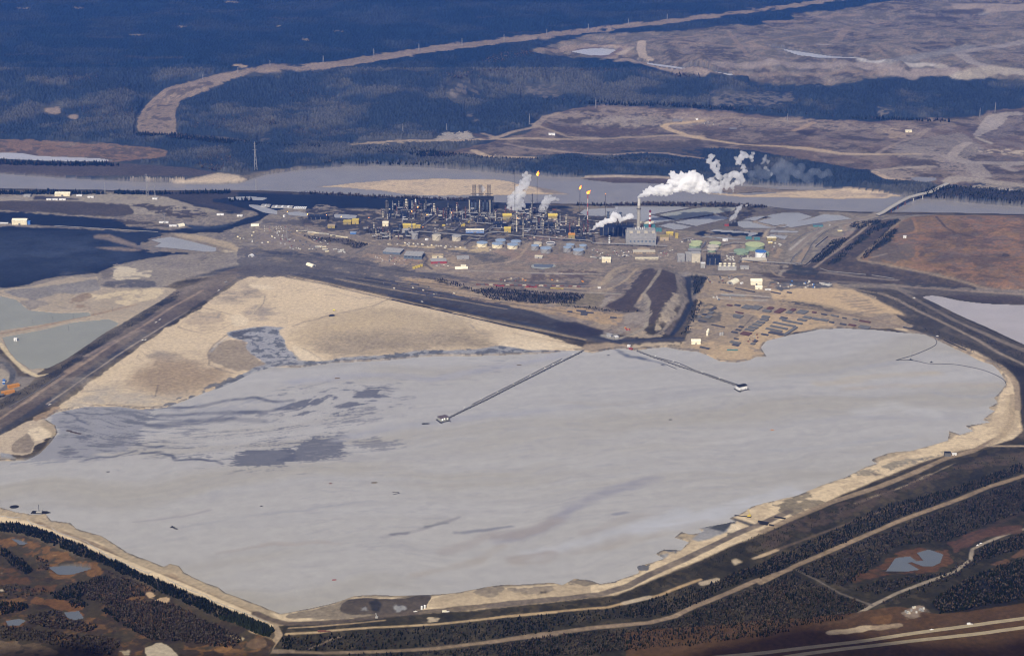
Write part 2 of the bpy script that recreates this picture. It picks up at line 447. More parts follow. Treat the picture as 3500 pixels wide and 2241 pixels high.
# conifer strip on the far bank right of the bridge
m = inside(px('B5', "1320,480 1480,430 1700,420 2100,445 2405,475 3000,560 3000,720 2405,612 2100,570 1700,545 1430,535 1380,520"), 4); C[m] = (.03, .03, .03); 
for c_, s_, w_, k_, m_ in (
        ('A2', "0,990 200,975 540,962 900,955 1350,955 1700,950 2100,930 2405,935", 22, (.36, .28, .19), .8),
        ('A2', "1060,985 1250,1020 1500,1045 1800,1060 2000,1045 2150,1048 2405,1085", 20, (.28, .22, .17), .8),
        ('A2', "2405,945 2300,930 2200,895 2140,865 2170,850 2405,828", 26, (.46, .34, .2), 1),
        ('A3', "0,892 100,935 300,965 550,995 950,1020 1150,1050 1400,1058", 24, (.42, .32, .2), .9),
        ('A2', "1250,850 1300,870 1480,935 1700,945", 18, (.33, .26, .18), .8), ('A2', "700,965 1000,940 1260,870 1330,800 1420,775", 26, (.33, .26, .19), .8),
        ('A2', "850,920 930,950", 22, (.08, .06, .05), 1), ('A2', "840,1030 900,1060 960,1075 1240,1080", 26, (.36, .28, .19), .9), ('A2', "900,915 1000,945", 16, (.3, .23, .16), 1),
        ('A3', "830,895 960,840", 24, (.33, .24, .16), 1), ('A3', "0,800 300,815 900,830", 20, (.28, .22, .16), .8),
        ('A3', "1400,1050 1750,880 1650,960", 18, (.26, .21, .16), .8),
        ('A3', "1900,1080 1960,1010 2020,980", 34, (.32, .27, .22), 1), ('A3', "1900,1075 2050,1120 2120,1202", 60, (.27, .23, .19), .95), ('A3', "2405,1115 2250,1120 2000,1110", 40, (.3, .26, .22), .9),
        ('A3', "1380,1170 1550,1150 1790,1140", 24, (.32, .27, .21), .8), ('B5', "1330,80 1100,80 500,80 300,50 0,15", 20, (.38, .3, .2), .8),
        ('B5', "870,265 1000,330 1150,340", 24, (.4, .31, .22), .9), ('B5', "2405,180 2250,190 2200,215 2300,250", 30, (.28, .24, .2), .9),
        ('B5', "1640,360 1700,330 1960,345 2100,370 2405,400", 50, (.31, .265, .21), .9)):
    clear(line(px(c_, s_), k_, w_ * 1.2, 3, m_))
# far bank of the river right of centre
clear(paint(px('B3', "1450,198 1600,180 1900,174 2405,184 2600,200 2600,300 2405,272 1900,262 1600,232"), (.085, .065, .055), 4))
line(px('B3', "1450,200 1600,183 1900,176 2405,188 2700,210"), (.36, .3, .23), 20, 3)
clear(paint(px('B4', "1250,470 1600,465 1900,500 2396,520 2396,545 1700,545 1400,560 1270,545"), (.19, .155, .12), 6))
# sand bars
SB1 = px('N', *[(900 + .2911 * a, 550 + .2911 * b) for a, b in ((600, 309), (1000, 270), (1500, 225), (2000, 211), (2405, 214))]) + px('B3', "480,213 650,240 740,268 900,290 1100,330 1360,396 1200,401 700,402 450,412 0,412") + px('B2', "1900,410 1650,396 1400,355 900,312")
SB2 = px('B5', "-1000,478 -400,500 0,471 250,458 400,440 640,429 900,455 1200,510 1050,522 960,546 400,546 0,532 -500,528")
for sb in (SB1, SB2):
    clear(paint(sb, (.50, .39, .26), 4))
    paint(sb, (.36, .29, .21), 6, .8, .35, 'm')
paint(px('B3', "900,290 1100,330 1360,396 1200,400 1050,380 1000,340"), (.2, .17, .14), 4, .9)
paint(px('B3', "0,290 200,300 380,320 150,330"), (.27, .23, .18), 6, .8)
paint(px('B5', "800,490 1000,480 1020,510 930,530"), (.2, .17, .15), 4, .8)
# near bank, left: yards, conveyors, coke
NB = px('F', "-400,440 0,447 330,452 560,456 740,455 958,468 1225,482 1405,483 1816,490 2050,503 2405,507 2800,520 2800,720 2200,690 1640,700 1400,800 1200,740 900,670 640,630 420,660 0,760 -400,800")
NBm = paint(NB, GRAV, 4)
paint(NB, GRAVD, 6, .7, .42, 'm'); paint(NB, GRAVL, 6, .6, .35, 'f')
for c_, s_, k_, cv, r_ in (
        ('B1', "-300,400 0,405 300,395 900,385 1250,385 1600,480 1900,530 1500,560 1100,560 700,470 0,450 -300,460", (.27, .235, .18), 1, 5),
        ('B1', "-300,385 0,388 900,385 1400,375 1900,375 2405,375 2405,500 1900,540 1600,490 1330,400 900,395 0,398", DRK, 1, 5),
        ('B1', "280,405 650,430 650,442 270,440", DRK, 1, 4),
        ('B1', "-300,455 0,450 650,455 850,465 1050,480 1120,560 900,580 0,525 -300,520", MINED, 1, 5),
        ('B1', "1040,470 1250,480 1650,520 1750,570 1500,590 1300,560", MINED, .75, 6),
        ('B1', "1340,398 1420,425 1850,530 2060,545 1900,560 1700,500 1480,450", COKE, 1, 4),
        ('B1', "-300,525 0,532 900,592 1000,610 1040,660 1400,690 1500,678 1600,670 1900,640 2000,600 2100,570 2150,560 2080,540 1980,505 1880,480 1700,440 2405,395 2405,500 2250,540 2150,600 1980,650 1800,715 1300,715 1100,695 700,672 0,622 -300,600", COKE, 1, 5),
        ('B1', "1500,640 1750,660 1950,620 2080,575 2000,605 1850,665 1600,690", COKEL, 1, 4),
        ('B1', "900,595 1200,600 1400,640 1380,680 1200,670 1050,650", MINED, .8, 5),
        ('B1', "-300,655 0,660 700,685 1200,705 1450,720 1240,770 1120,820 1260,860 1700,870 1400,905 1200,925 1080,950 950,985 800,1050 600,1062 330,1100 150,1160 -300,1200", COKE, 1, 8),
        ('B1', "770,728 900,725 1110,800 1150,840 1080,825 880,770 775,755", (.22, .17, .12), 1, 3),
        ('B1', "775,832 1000,828 1180,850 1080,862 900,852", (.24, .185, .13), 1, 3),
        ('B1', "1110,820 1300,740 1420,730 1700,790 1900,850 1980,868 1500,868 1240,870", (.21, .175, .135), .95, 4),
        ('B1', "1400,715 1600,725 1900,790 2000,860 1970,868 1740,800 1480,745", (.36, .29, .19), 1, 3),
        ('B1', "1800,850 1980,866 1860,870", (.5, .42, .29), 1, 3),
        ('B2', "-300,370 0,375 300,395 640,385 1400,430 2405,470 2405,600 1400,580 1200,560 550,570 -300,500", COKE, 1, 4),
        ('B2', "570,560 620,510 820,540 960,570 700,580", (.2, .17, .14), .9, 3),
        ('B2', "500,565 1200,580 1380,610 1150,640 500,630", DRK, .9, 5),
        ('B3', "-300,465 0,465 250,465 900,490 1150,520 1380,540 1500,600 1350,650 1200,640 600,600 -300,600", (.03, .033, .04), .9, 6),
        ('B3', "1150,530 1300,520 1400,550 1540,570 1480,620 1380,650 1200,600", COKE, 1, 4),
        ('B3', "1480,650 1600,640 1900,700 2080,690 2130,760 2050,860 1850,840 1600,720", (.03, .035, .045), .8, 5),
        ('B2', "1130,690 1160,620 1260,610 1310,660 1290,700", (.17, .14, .12), 1, 4),
        ('B2', "1290,700 1330,600 1400,560 1400,640 1330,690", (.3, .235, .17), 1, 4),
        ('E2', "340,95 480,40 780,20 1500,60 1480,130 1300,145 1000,130 600,120", COKE, .95, 5),
        ('E2', "340,95 470,35 560,30 480,130", COKE, 1, 4)):
    paint(px(c_, s_), k_, r_, 1, cv, 'f' if cv < 1 else 'm')
paint(px('B1', "-300,800 700,800 1000,850 1200,880 950,975 600,1050 150,1140 -300,1170"), (.055, .07, .10), 14, .85, .62, 'l', .7, 9)
# white dump, mud shore and beach left of the haul road
paint(px('B1', "-300,1160 150,1165 330,1105 600,1065 820,1050 950,985 1100,940 1300,905 1700,880 2050,890 2200,930 1900,1000 1500,1090 1200,1200 -300,1300"), (.235, .205, .165), 8)
paint(px('B1', "1280,910 1800,885 2040,905 1900,960 1500,1000 1300,990"), (.19, .165, .14), 8, .8, .5)
paint(px('B1', "1450,940 1700,915 1850,930 1600,970"), (.13, .11, .10), 6, .8, .7)
paint(px('B1', "1560,1080 1800,1010 2000,970 1990,990 1800,1050"), (.06, .06, .065), 4)
paint(px('B1', "900,1080 950,1050 930,975 980,965 1150,1030 1270,1020 1260,1080 1100,1100 960,1095"), (.50, .43, .31), 12, 1, .92)
paint(px('B1', "880,1100 1270,1090 1300,1140 1200,1170 900,1160 820,1130"), (.09, .085, .085), 6, .9, .75)
paint(px('B1', "830,1020 930,990 930,1070 850,1110"), (.15, .13, .11), 5, .8)
paint(px('C1', "-300,190 0,185 200,160 480,100 700,95 700,170 900,180 1180,170 1250,190 1080,290 820,440 600,560 230,790 160,760 0,560 -300,560"), (.36, .30, .215), 8)
paint(px('C1', "0,200 700,110 700,180 550,210 400,215 250,260 100,230"), (.21, .195, .175), 6, .9)
paint(px('C1', "620,220 900,185 1180,175 1080,250 900,300 700,270 560,270"), (.55, .45, .29), 6, .9, .75)
paint(px('C1', "500,240 620,205 660,235 560,280 480,260"), (.22, .16, .10), 5, .8)
paint(px('C1', "130,270 330,245 440,265 520,330 660,340 480,310 320,300 180,330"), (.2, .18, .155), 4, .7, .6)
paint(px('C1', "420,270 520,260 700,320 760,300 740,280 800,310 670,340"), (.25, .18, .115), 4, .8, .7)
line(px('C1', "-200,520 0,492 300,440 700,350 950,290"), (.30, .22, .14), 16, 2)
line(px('C1', "0,560 60,640 160,740 260,790 400,770"), (.56, .46, .29), 13, 2)
paint(px('C1', "-200,580 0,640 90,720 130,790 250,800 200,850 0,960 -200,1000"), (.15, .135, .12), 4)
paint(px('C1', "-100,740 20,740 75,780 60,830 0,880 -100,880"), (.30, .26, .2), 3)
line(px('C1', "-60,690 40,700 90,760 85,820 30,880 -60,920"), (.06, .065, .075), 16, 2)
# haul road corridor
HR = px('C1', "-300,1060 0,960 300,800 560,640 700,520 900,400 1100,280 1250,180 1400,130 1560,60 1700,20 1900,10 2060,40 2060,95 1860,75 1700,88 1640,120 1560,185 1330,330 1100,480 900,610 650,790 400,970 300,1030 150,1110 0,1205 -300,1330")
paint(HR, (.105, .085, .07), 5)
paint(px('C1', "-300,1060 0,960 300,800 560,640 700,520 900,400 1100,280 1260,190 1280,215 1120,320 900,460 720,580 560,680 300,860 0,1030 -300,1150"), (.035, .033, .028), 5)
paint(px('C1', "-300,1290 0,1165 200,1040 400,900 650,720 900,555 1000,480 1060,490 900,610 650,790 400,970 150,1110 0,1205 -300,1330"), (.05, .05, .055), 4)
line(px('C1', "-200,1190 0,1090 200,960 450,790 620,680 800,560 1000,440 1200,310 1420,190"), (.25, .19, .14), 11, 2, .9)
line(px('C1', "600,650 800,545 1000,465"), (.2, .16, .13), 16, 2, .9)
line(px('C1', "330,985 560,830 800,660 1050,500 1330,330"), (.27, .23, .19), 7, 2)
line(px('C1', "390,960 600,805 850,640 1100,480 1340,325 1530,200 1690,90 1900,75"), (.045, .042, .04), 5, 1.5)
paint(px('C1', "440,760 560,690 600,700 480,780"), (.27, .2, .14), 4, .8)
paint(px('C1', "1150,250 1330,150 1460,110 1500,130 1300,220"), (.17, .14, .115), 5, .7, .6)
# the big sand beach on the far side of the pond
BEACH = px('F', "80,1010 120,968 230,885 350,795 470,724 560,662 600,645 690,650 900,697 1100,742 1250,780 1375,817 1350,835 1200,842 1000,845 900,855 780,862 640,872 530,915 430,950 300,970 130,978 60,1060 -100,1090 -100,1040 0,1025")
paint(BEACH, SAND, 5)
paint(BEACH, SANDD, 10, .28, .45, 'l', .5)
paint(BEACH, SANDP, 10, .35, .35, 'l', .5)
for c_, s_, k_, cv, r_ in (
        ('C1', "1700,170 1800,170 1860,190 1840,250 1700,260 1500,245 1580,200", (.23, .195, .155), .8, 8),
        ('C1', "1730,150 1800,145 1900,160 1960,180 1850,190", SANDP, 1, 6),
        ('C1', "1830,280 1950,290 1940,340 1860,390 1780,370 1690,350", (.25, .215, .175), .7, 8),
        ('C1', "1250,440 1370,330 1560,345 1590,380 1640,420 1560,460 1440,490", (.40, .32, .22), .8, 4),
        ('C1', "1590,370 1680,355 1740,400 1750,440 1640,450 1620,400", SANDP, 1, 6),
        ('C1', "950,640 1000,595 1150,620 1280,650 1300,680 1460,710 1400,720 1200,690", (.20, .18, .155), .6, 8),
        ('C1', "780,880 880,840 1000,700 1200,690 1460,715 1600,770 1540,840 1400,890 1300,930 1090,920 860,870", (.27, .20, .125), .95, 10),
        ('C1', "1000,700 1240,690 1500,740 1600,780 1540,830 1440,760 1200,740", (.31, .235, .15), .9, 10),
        ('C1', "1480,600 1560,545 1720,540 1780,640 1830,690 1960,690 1840,740 1700,760 1500,700 1470,650", (.22, .18, .13), .95, 5),
        ('C1', "430,1010 620,900 800,870 1050,910 1090,940 1400,925 1300,960 1130,990 900,990 560,1000", (.36, .32, .26), .8, 7),
        ('C2', "0,470 200,390 350,350 600,300 900,340 1200,400 1430,520 1440,570 1380,600 1200,590 1000,600 700,640 400,650 250,640 0,570", (.42, .335, .215), .9, 12),
        ('C2', "100,560 300,480 800,480 1200,480 1430,540 1380,600 1200,590 1000,600 700,640 400,640 250,620", (.25, .205, .145), .95, 10),  # shading of the domed sand, put into the colour as grey-brown
        ('C2', "60,430 300,370 620,370 800,420 600,450 300,460 100,480", (.47, .37, .23), .8, 10),
        ('C2', "-20,570 60,580 200,650 260,690 360,650 340,690 150,700 50,690", SANDP, 1, 5),
        ('C2', "-30,600 80,690 0,740 -60,700", (.33, .3, .25), 1, 5),
        ('C2', "1440,600 1450,540 1500,490 1700,500 1900,560 2020,590 1880,610 1650,600", SANDP, .9, 5),
        ('C2', "1440,495 1580,500 1560,510 1440,505", (.3, .25, .18), 1, 3)):
    paint(px(c_, s_), k_, r_ * 1.5, .85, min(1, cv + .1) if r_ >= 7 else cv, 'm', .4 if r_ >= 7 else .16, sf=9 if r_ >= 10 else 5 if r_ >= 7 else 2)
# seep fan with braided grey mud
FANP = px('C1', "1580,490 1660,465 1850,440 2040,445 1940,470 1990,520 2000,580 2060,640 2100,700 2053,715 1850,760 1800,740 1900,700 1830,680 1780,640 1720,600 1740,550 1640,520")
paint(FANP, (.30, .30, .31), 5)
paint(FANP, (.10, .105, .115), 5, .85, .42, 'f', .03)
paint(px('C1', "1640,470 1760,470 1780,530 1700,540 1630,510"), (.09, .09, .095), 4, .9, .65, 'f')
for c_, s_, w_, k_ in (('C1', "1590,500 1500,570 1460,630 1470,680 1465,710 1560,750 1640,770", 7, (.13, .11, .09)), ('C1', "1600,520 1530,560 1480,620", 8, (.33, .33, .34)),
                       ('C1', "1850,225 1860,260 1800,320 1770,360", 12, (.5, .42, .28)), ('C1', "1860,230 1850,280 1780,355", 4, (.2, .15, .11)), ('C1', "1400,305 1500,325 1620,360", 4, (.14, .12, .1)),
                       ('C1', "1250,445 1350,335 1400,310", 4, (.28, .23, .17)), ('C1', "1250,445 1430,495 1560,460 1640,420", 5, (.2, .17, .13)),
                       ('C1', "1380,340 1540,345 1530,380 1400,370", 9, (.2, .18, .155)), ('C1', "970,640 960,660 1000,680", 4, (.25, .2, .15)), ('C1', "1090,930 1110,850", 4, (.13, .11, .085)),
                       ('C1', "560,900 870,870 1060,910 1080,945", 4, (.25, .21, .16)), ('C2', "0,440 80,410 180,390 260,360 300,365", 9, (.16, .13, .105)), ('C2', "280,360 420,330 560,300 640,265 680,245", 9, (.22, .175, .13)),
                       ('C2', "330,350 460,330 560,300", 6, (.4, .33, .22)), ('C2', "0,215 200,170 300,200 480,250", 5, (.33, .27, .2)), ('C2', "30,190 70,180 50,195", 5, (.2, .18, .15)), ('C2', "230,220 300,225", 6, (.2, .18, .15)),
                       ('C2', "1250,430 1300,480 1370,500", 8, (.24, .21, .17)), ('C2', "1550,490 1700,520 1900,555 2030,585", 4, (.2, .16, .11)), ('C2', "1800,500 1760,512", 5, (.14, .12, .1)),
                       ('C2', "60,590 140,630 210,680 260,690", 3, (.12, .1, .08)), ('C2', "1100,350 1180,390 1240,395", 6, (.3, .27, .23)), ('C2', "500,240 560,245", 14, (.27, .24, .2))):
    line(px(c_, s_), k_, w_, 1.5, .5)
# grey-black shore band between beach and pond
SHB = px('F', "430,955 520,905 600,862 660,850 760,845 900,832 1000,822 1100,820 1180,812 1240,822 1330,822 1345,832 1200,842 1000,850 900,858 780,866 640,874 540,915 440,955")
paint(SHB, MUD, 7); paint(SHB, DMUD, 6, .9, .55, 'f', .04)
paint(px('C1', "1100,990 1340,920 1450,860 1600,790 1760,770 1700,830 1500,880 1380,940 1180,1010"), DMUD, 7, .85, .7, 'f', .04)
paint(px('C1', "0,1320 70,1330 110,1370 0,1385"), MUD, 3)
# sand spit at the haul road foot
paint(px('C1', "-300,1240 0,1210 170,1110 330,1080 400,1160 380,1200 240,1280 220,1330 150,1350 0,1320 -300,1340"), (.44, .36, .26), 5)
paint(px('C1', "180,1130 330,1120 400,1165 380,1205 250,1260 200,1200"), SANDP, 6, .9, .8, 'f')
paint(px('C1', "80,1270 200,1190 240,1270 210,1330 90,1330"), (.22, .18, .135), 5, .9)
paint(px('C1', "210,1080 400,1000 440,1010 320,1080 240,1110"), (.3, .22, .14), 5)
FAN = px('C1', "20,1385 110,1370 230,1330 250,1280 390,1210 405,1160 320,1090 340,1060 420,1030 560,990 900,990 1130,1000 1060,1010 1000,1200 900,1310 620,1370 300,1400")
# shore strip (light) and near dykes
paint(px('D1', "-300,130 0,190 240,245 300,250 420,330 600,380 1100,600 1330,680 1480,650 1480,690 1500,740 1700,800 1860,860 1870,900 2100,1010 2330,1040 2405,1060 2700,1110 2700,1170 2405,1200 2330,1230 2230,1190 2000,1090 1600,915 1250,775 880,615 640,495 300,365 0,320 -300,260"), SAND, 3)
line(px('D1', "-300,130 0,212 150,258 300,318 700,474 1100,634 1500,794 1900,960 2200,1085 2405,1150"), (.255, .19, .125), 14, 1.5, .9)
line(px('D1', "700,485 1100,650 1500,812 1900,985 2200,1110"), (.17, .125, .08), 4, 1, .8)
paint(px('D2', "-100,930 0,935 150,960 200,1000 300,1020 600,1000 560,1040 250,1060 100,1050 -100,970"), (.25, .19, .125), 3)
for du, dv in ((34, 10), (20, 22), (0, 24), (-18, 16), (40, -6)):
    m_ = inside([(a + du, b + dv) for a, b in POND if True], 4) & (Vg > 1150)
    sl, w_ = soft(m_, 2); w_ = w_[..., None]; C[sl] = C[sl] * (1 - w_) + np.array((.36, .29, .195)) * w_
RS = px('F', "640,1440 690,1437 740,1428 800,1415 830,1402 1000,1402 1150,1382 1300,1372 1385,1363 1440,1367 1500,1346 1530,1322 1600,1290 1660,1248 1735,1207 1760,1190 1930,1141 2030,1100 2060,1085 2140,1058 2235,1030 2260,1010 2330,985 2345,945 2350,915 2360,890 2345,868 2290,838 2190,790 2110,775 2080,765 2130,760 2260,810 2330,840 2370,880 2392,940 2400,1010 2380,1030 2330,1045 2240,1060 2150,1090 1980,1160 1880,1210 1700,1290 1580,1340 1450,1395 1300,1412 1100,1432 900,1446 720,1462 660,1455")
paint(RS, SAND, 4); paint(RS, SANDD, 8, .5, .4, 'm')
for c_, s_, k_, cv, r_ in (
        ('D2', "150,980 250,990 500,1000 900,985 1200,960 1320,930 1380,800 1200,800 1050,830 850,815 700,825 600,870 480,905 300,930", (.21, .175, .13), 1, 6),
        ('D2', "640,870 700,830 850,818 1000,830 1180,820 1300,790 1380,810 1350,890 1250,930 1000,960 700,960 620,930", (.075, .062, .05), 1, 5),
        ('D2', "870,860 930,830 980,870 960,940 900,930", (.03, .03, .032), 1, 3), ('D2', "730,870 880,860 900,930 780,940", (.24, .24, .25), .55, 4), ('D2', "1060,850 1120,840 1210,930 1100,940", (.25, .25, .25), .5, 4),
        ('D2', "1380,830 1500,800 1700,770 1850,720 1950,720 2000,760 2300,740 2405,720 2700,690 2700,790 2405,830 1900,870 1500,910 1350,900", (.40, .32, .215), 1, 6),
        ('D2', "1700,770 1850,722 1960,720 1990,790 1900,810 1750,800", (.23, .19, .14), .9, 6), ('D2', "2000,745 2300,735 2390,725 2405,770 2250,800 2020,790", (.25, .205, .15), .8, 6), ('D2', "2270,775 2330,765 2340,780 2280,790", (.06, .05, .04), 1, 3),
        ('D3', "490,940 620,905 780,915 860,955 700,960 500,960", (.19, .16, .12), .9, 5),
        ('D3', "1640,495 1890,390 1960,430 1880,520 1750,580 1650,600 1600,580 1700,500", MUD, 1, 4), ('D3', "1740,490 1890,420 1960,445 1900,470 1860,520", (.05, .055, .06), 1, 4), ('D3', "1890,390 1960,410 2120,460 2080,475 1950,430", (.06, .06, .06), 1, 2),
        ('D3', "1880,520 2020,510 1950,550 1830,570", (.14, .125, .1), .8, 5), ('D3', "1890,505 1920,450 2000,470 1990,520 1900,525", SANDP, 1, 3), ('D3', "2200,300 2400,240 2500,230 2500,420 2380,380 2290,320", (.21, .18, .13), .9, 5),
        ('D3', "1230,660 1280,630 1390,620 1440,660 1500,700 1440,690 1350,660 1260,680", DMUD, .8, 3), ('D3', "1330,710 1400,695 1400,720 1340,745", MUD, 1, 2), ('D3', "1120,800 1250,780 1260,820 1160,860", DMUD, .7, 3), ('D3', "920,910 1010,900 1000,920 930,940", DMUD, .7, 3),
        ('D4', "80,640 280,570 330,600 410,640 300,680 120,710", (.21, .175, .12), .85, 5), ('D4', "430,490 560,430 700,420 1000,340 1100,320 1120,340 900,410 700,470 560,480", (.26, .225, .165), .75, 5),
        ('D4', "640,450 720,470 680,475", (.1, .09, .08), 1, 2), ('D4', "780,420 1000,350 1100,320 1080,340 900,400", (.14, .135, .13), .7, 3),
        ('C4', "1840,970 1990,970 2050,1020 1950,1010 1750,1005", (.2, .185, .15), .8, 3), ('C4', "2090,1380 2200,1350 2100,1400 2200,1440 2100,1430", DMUD, .5, 3)):
    paint(px(c_, s_), k_, r_, .95, cv, 'f' if cv < 1 else 'm')
# band between the near dyke road and the highway
LOW = px('F', "650,1470 720,1464 900,1450 1100,1436 1300,1416 1450,1400 1580,1346 1700,1297 1880,1216 1980,1166 2150,1096 2240,1067 2330,1052 2405,1035 2800,1000 2800,1700 600,1700")
paint(LOW, (.036, .032, .020), 5); paint(LOW, (.065, .052, .032), 8, .8, .42, 'm'); paint(LOW, (.022, .021, .014), 8, .8, .4, 'f')
line(px('D2', "-60,950 60,1000 200,1035 400,1030 700,1010 950,975 1250,945 1600,910 1900,880 2200,850 2405,832"), (.095, .075, .058), 17, 2)
line(px('D3', "-60,1130 400,1080 850,1030 1060,970 1250,870 1500,760 1750,640 2000,520 2200,440 2400,350"), (.135, .11, .088), 19, 2)
line(px('D4', "0,810 200,720 420,630 700,540 900,460 1100,370 1250,330 1330,290 1430,240 1480,160 1490,60 1490,0"), (.25, .19, .125), 17, 2)
line(px('D4', "1400,270 1330,300 1450,300 1600,300"), (.33, .26, .18), 10, 2)
paint(px('D4', "1450,0 1520,0 1540,150 1450,260 1330,300 1430,200"), (.42, .33, .21), 4, .7)
line(px('D2', "190,1120 450,1105 560,1090 900,1065 1400,1040 1560,1025 1900,985 2405,940"), (.40, .30, .18), 7, 1)
line(px('D2', "210,1070 400,1060 700,1035 1000,1005"), (.36, .27, .17), 5, 1, .8)
line(px('D3', "-60,1230 400,1180 900,1140 1150,1080 1330,1040 1500,970 1670,910"), (.36, .26, .15), 7, 1)
line(px('D3', "1680,945 1810,910"), (.38, .31, .22), 14, 2); line(px('D3', "1040,1105 1250,1055"), (.40, .33, .24), 10, 2); line(px('D3', "2100,740 2300,670"), (.34, .27, .19), 6, 1)
paint(px('D3', "1920,755 1960,740 2015,765 1950,790"), (.44, .36, .25), 2)
paint(px('D2', "1350,970 1450,960 1470,1020 1350,1040"), (.40, .33, .23), 4, 1, .8)
line(px('D4', "0,950 100,910"), (.36, .27, .17), 8, 1, .8); line(px('D4', "100,910 400,800 700,690 900,640"), (.12, .09, .065), 6, 1, .7)
line(px('D4', "560,640 750,570 830,545 1000,470 1150,400"), (.3, .24, .17), 7, 6, .7)
paint(px('D4', "0,830 300,690 560,600 900,500 1300,370 1560,330 1560,400 1200,440 900,560 600,680 300,790 0,930"), (.075, .055, .04), 6, .8, .6, 'f')
for c_, s_, w_, k_ in (('D2', "-400,1275 0,1272 500,1275 900,1265 1400,1240 1900,1180 2405,1125", 10, (.20, .15, .10)), ('D3', "-60,1425 300,1370 800,1305 1250,1265 1450,1215 1600,1140 1800,1060 2100,930 2400,830", 13, (.235, .175, .12)),
                       ('D4', "0,1108 200,1010 500,880 800,750 1100,640 1350,540 1556,475 1800,390", 13, (.25, .185, .12)),
                       ('D4', "380,1350 480,1335 560,1300 660,1240 800,1170 1000,1095 1150,1040 1240,970 1250,910 1330,870 1450,820 1556,790 1700,750", 9, (.30, .25, .19)),
                       ('D4', "210,1030 330,1090 470,1170 660,1240", 6, (.13, .11, .09)),
                       ('D2', "380,1240 480,1200 560,1160 640,1140", 5, (.17, .13, .09)), ('D2', "100,1060 130,1130 60,1230 20,1280", 14, (.30, .23, .155)),
                       ('D1', "1190,900 1400,970 1700,1090 2000,1210 2240,1300", 9, (.45, .33, .2)), ('D1', "2060,1235 1990,1300 1940,1390", 12, (.33, .26, .18)), ('D1', "720,1065 780,1090 900,1170 1050,1240 1130,1320 1200,1400", 8, (.42, .34, .23)),
                       ('D1', "1700,1421 1900,1395 2100,1385 2405,1380", 12, (.22, .17, .12)), ('D1', "160,595 280,570 400,550", 5, (.3, .22, .14)), ('D1', "280,680 300,730 340,770 400,795", 6, (.36, .29, .21)), ('D1', "440,870 520,840 640,800 750,785", 3, (.2, .14, .1)),
                       ('D1', "700,985 760,1010 850,1005 930,970 1150,960", 3, (.25, .19, .14)), ('D1', "470,890 600,930 720,990", 3, (.22, .17, .12))):
    line(px(c_, s_), k_, w_, 1.5)
LL = px('D1', "-400,380 0,400 300,470 700,640 1050,760 1400,930 1850,1130 2200,1280 2260,1300 2200,1500 -400,1500")
paint(LL, (.054, .043, .026), 6); paint(LL, ORG, 8, .75, .38, 'm', .12); paint(LL, (.15, .11, .065), 8, .5, .25, 'f'); paint(LL, (.028, .022, .018), 8, .8, .45, 'f')
for s_, k_, cv in (("-200,400 100,440 420,520 800,660 850,720 800,770 500,790 380,770 420,700 300,640 100,540 -200,500", ORG, .75), ("300,930 500,960 700,1000 700,1060 500,1060 400,1000 250,990", (.15, .075, .03), .75), ("-200,620 100,700 300,830 500,830 400,900 200,900 -200,800", (.10, .055, .026), .8), ("520,1040 700,1040 720,1120 560,1140", (.15, .075, .03), .8), ("20,1120 200,1100 230,1150 120,1190 20,1180", (.13, .065, .028), .8), ("1740,1370 1850,1330 1930,1350 1860,1400", (.2, .11, .045), 1),
                   ("-200,1290 200,1290 420,1330 560,1500 -200,1500", (.14, .10, .062), .8), ("1190,1340 1320,1305 1420,1350 1500,1450 1200,1450", (.46, .39, .28), 1), ("1830,1245 1900,1250 2020,1275 1990,1305 1900,1275", (.44, .35, .22), 1), ("2040,1280 2160,1270 2200,1330 2100,1370 2020,1350", (.13, .085, .05), 1), ("1190,895 1290,910 1420,960 1380,985 1240,940", (.42, .3, .18), .9), ("980,1380 1060,1370 1060,1421 970,1421", (.36, .3, .2), .8), ("0,850 40,850 30,900 0,910", (.45, .38, .28), .8), ("0,730 50,735 40,755 0,750", (.4, .33, .25), 1), ("430,610 480,590 520,605 440,630", (.3, .2, .12), .9), ("200,1085 250,1030 275,1045 240,1085", (.4, .33, .24), .9)):
    paint(px('D1', s_), k_, 5, .9, cv, 'f')
# lower right: scrub, swamp, highway verge
for s_, k_, cv in (("-800,1400 0,1330 400,1300 800,1250 1050,1290 1556,1220 1900,1180 1900,1800 -800,1800", (.088, .05, .024), 1), ("0,1380 400,1330 900,1330 1556,1250 1556,1320 900,1400 0,1500", (.075, .045, .026), .6), ("500,1090 700,1000 760,940 1000,880 1100,900 1140,990 1050,1040 900,1060 700,1080 560,1120", (.10, .052, .026), .85), ("1080,870 1200,830 1420,740 1556,760 1556,800 1300,850 1230,900 1150,930", (.09, .05, .034), .9),
                   ("1330,1000 1556,910 1556,940 1380,1030", (.12, .07, .04), .8), ("820,1290 940,1240 970,1240 1050,1305 900,1330 850,1340", (.26, .2, .15), .8), ("640,1310 780,1290 760,1350 660,1350", (.13, .07, .03), 1), ("370,1400 440,1380 640,1360 690,1375 600,1400 400,1415", (.42, .33, .22), 1), ("1000,1230 1200,1120 1556,1000 1700,980 1700,1200 1200,1280 1060,1290 980,1230", (.018, .017, .016), 1), ("640,1370 860,1345 850,1360 680,1385", (.28, .21, .14), .9)):
    paint(px('D4', s_), k_, 5, .92, cv, 'm')
for k in range(9):
    line(px('D4', (1150 + 40 * k, 880 - 22 * k), (1230 + 46 * k, 835 - 19 * k)), (.06, .04, .03), 5, 1, .8)

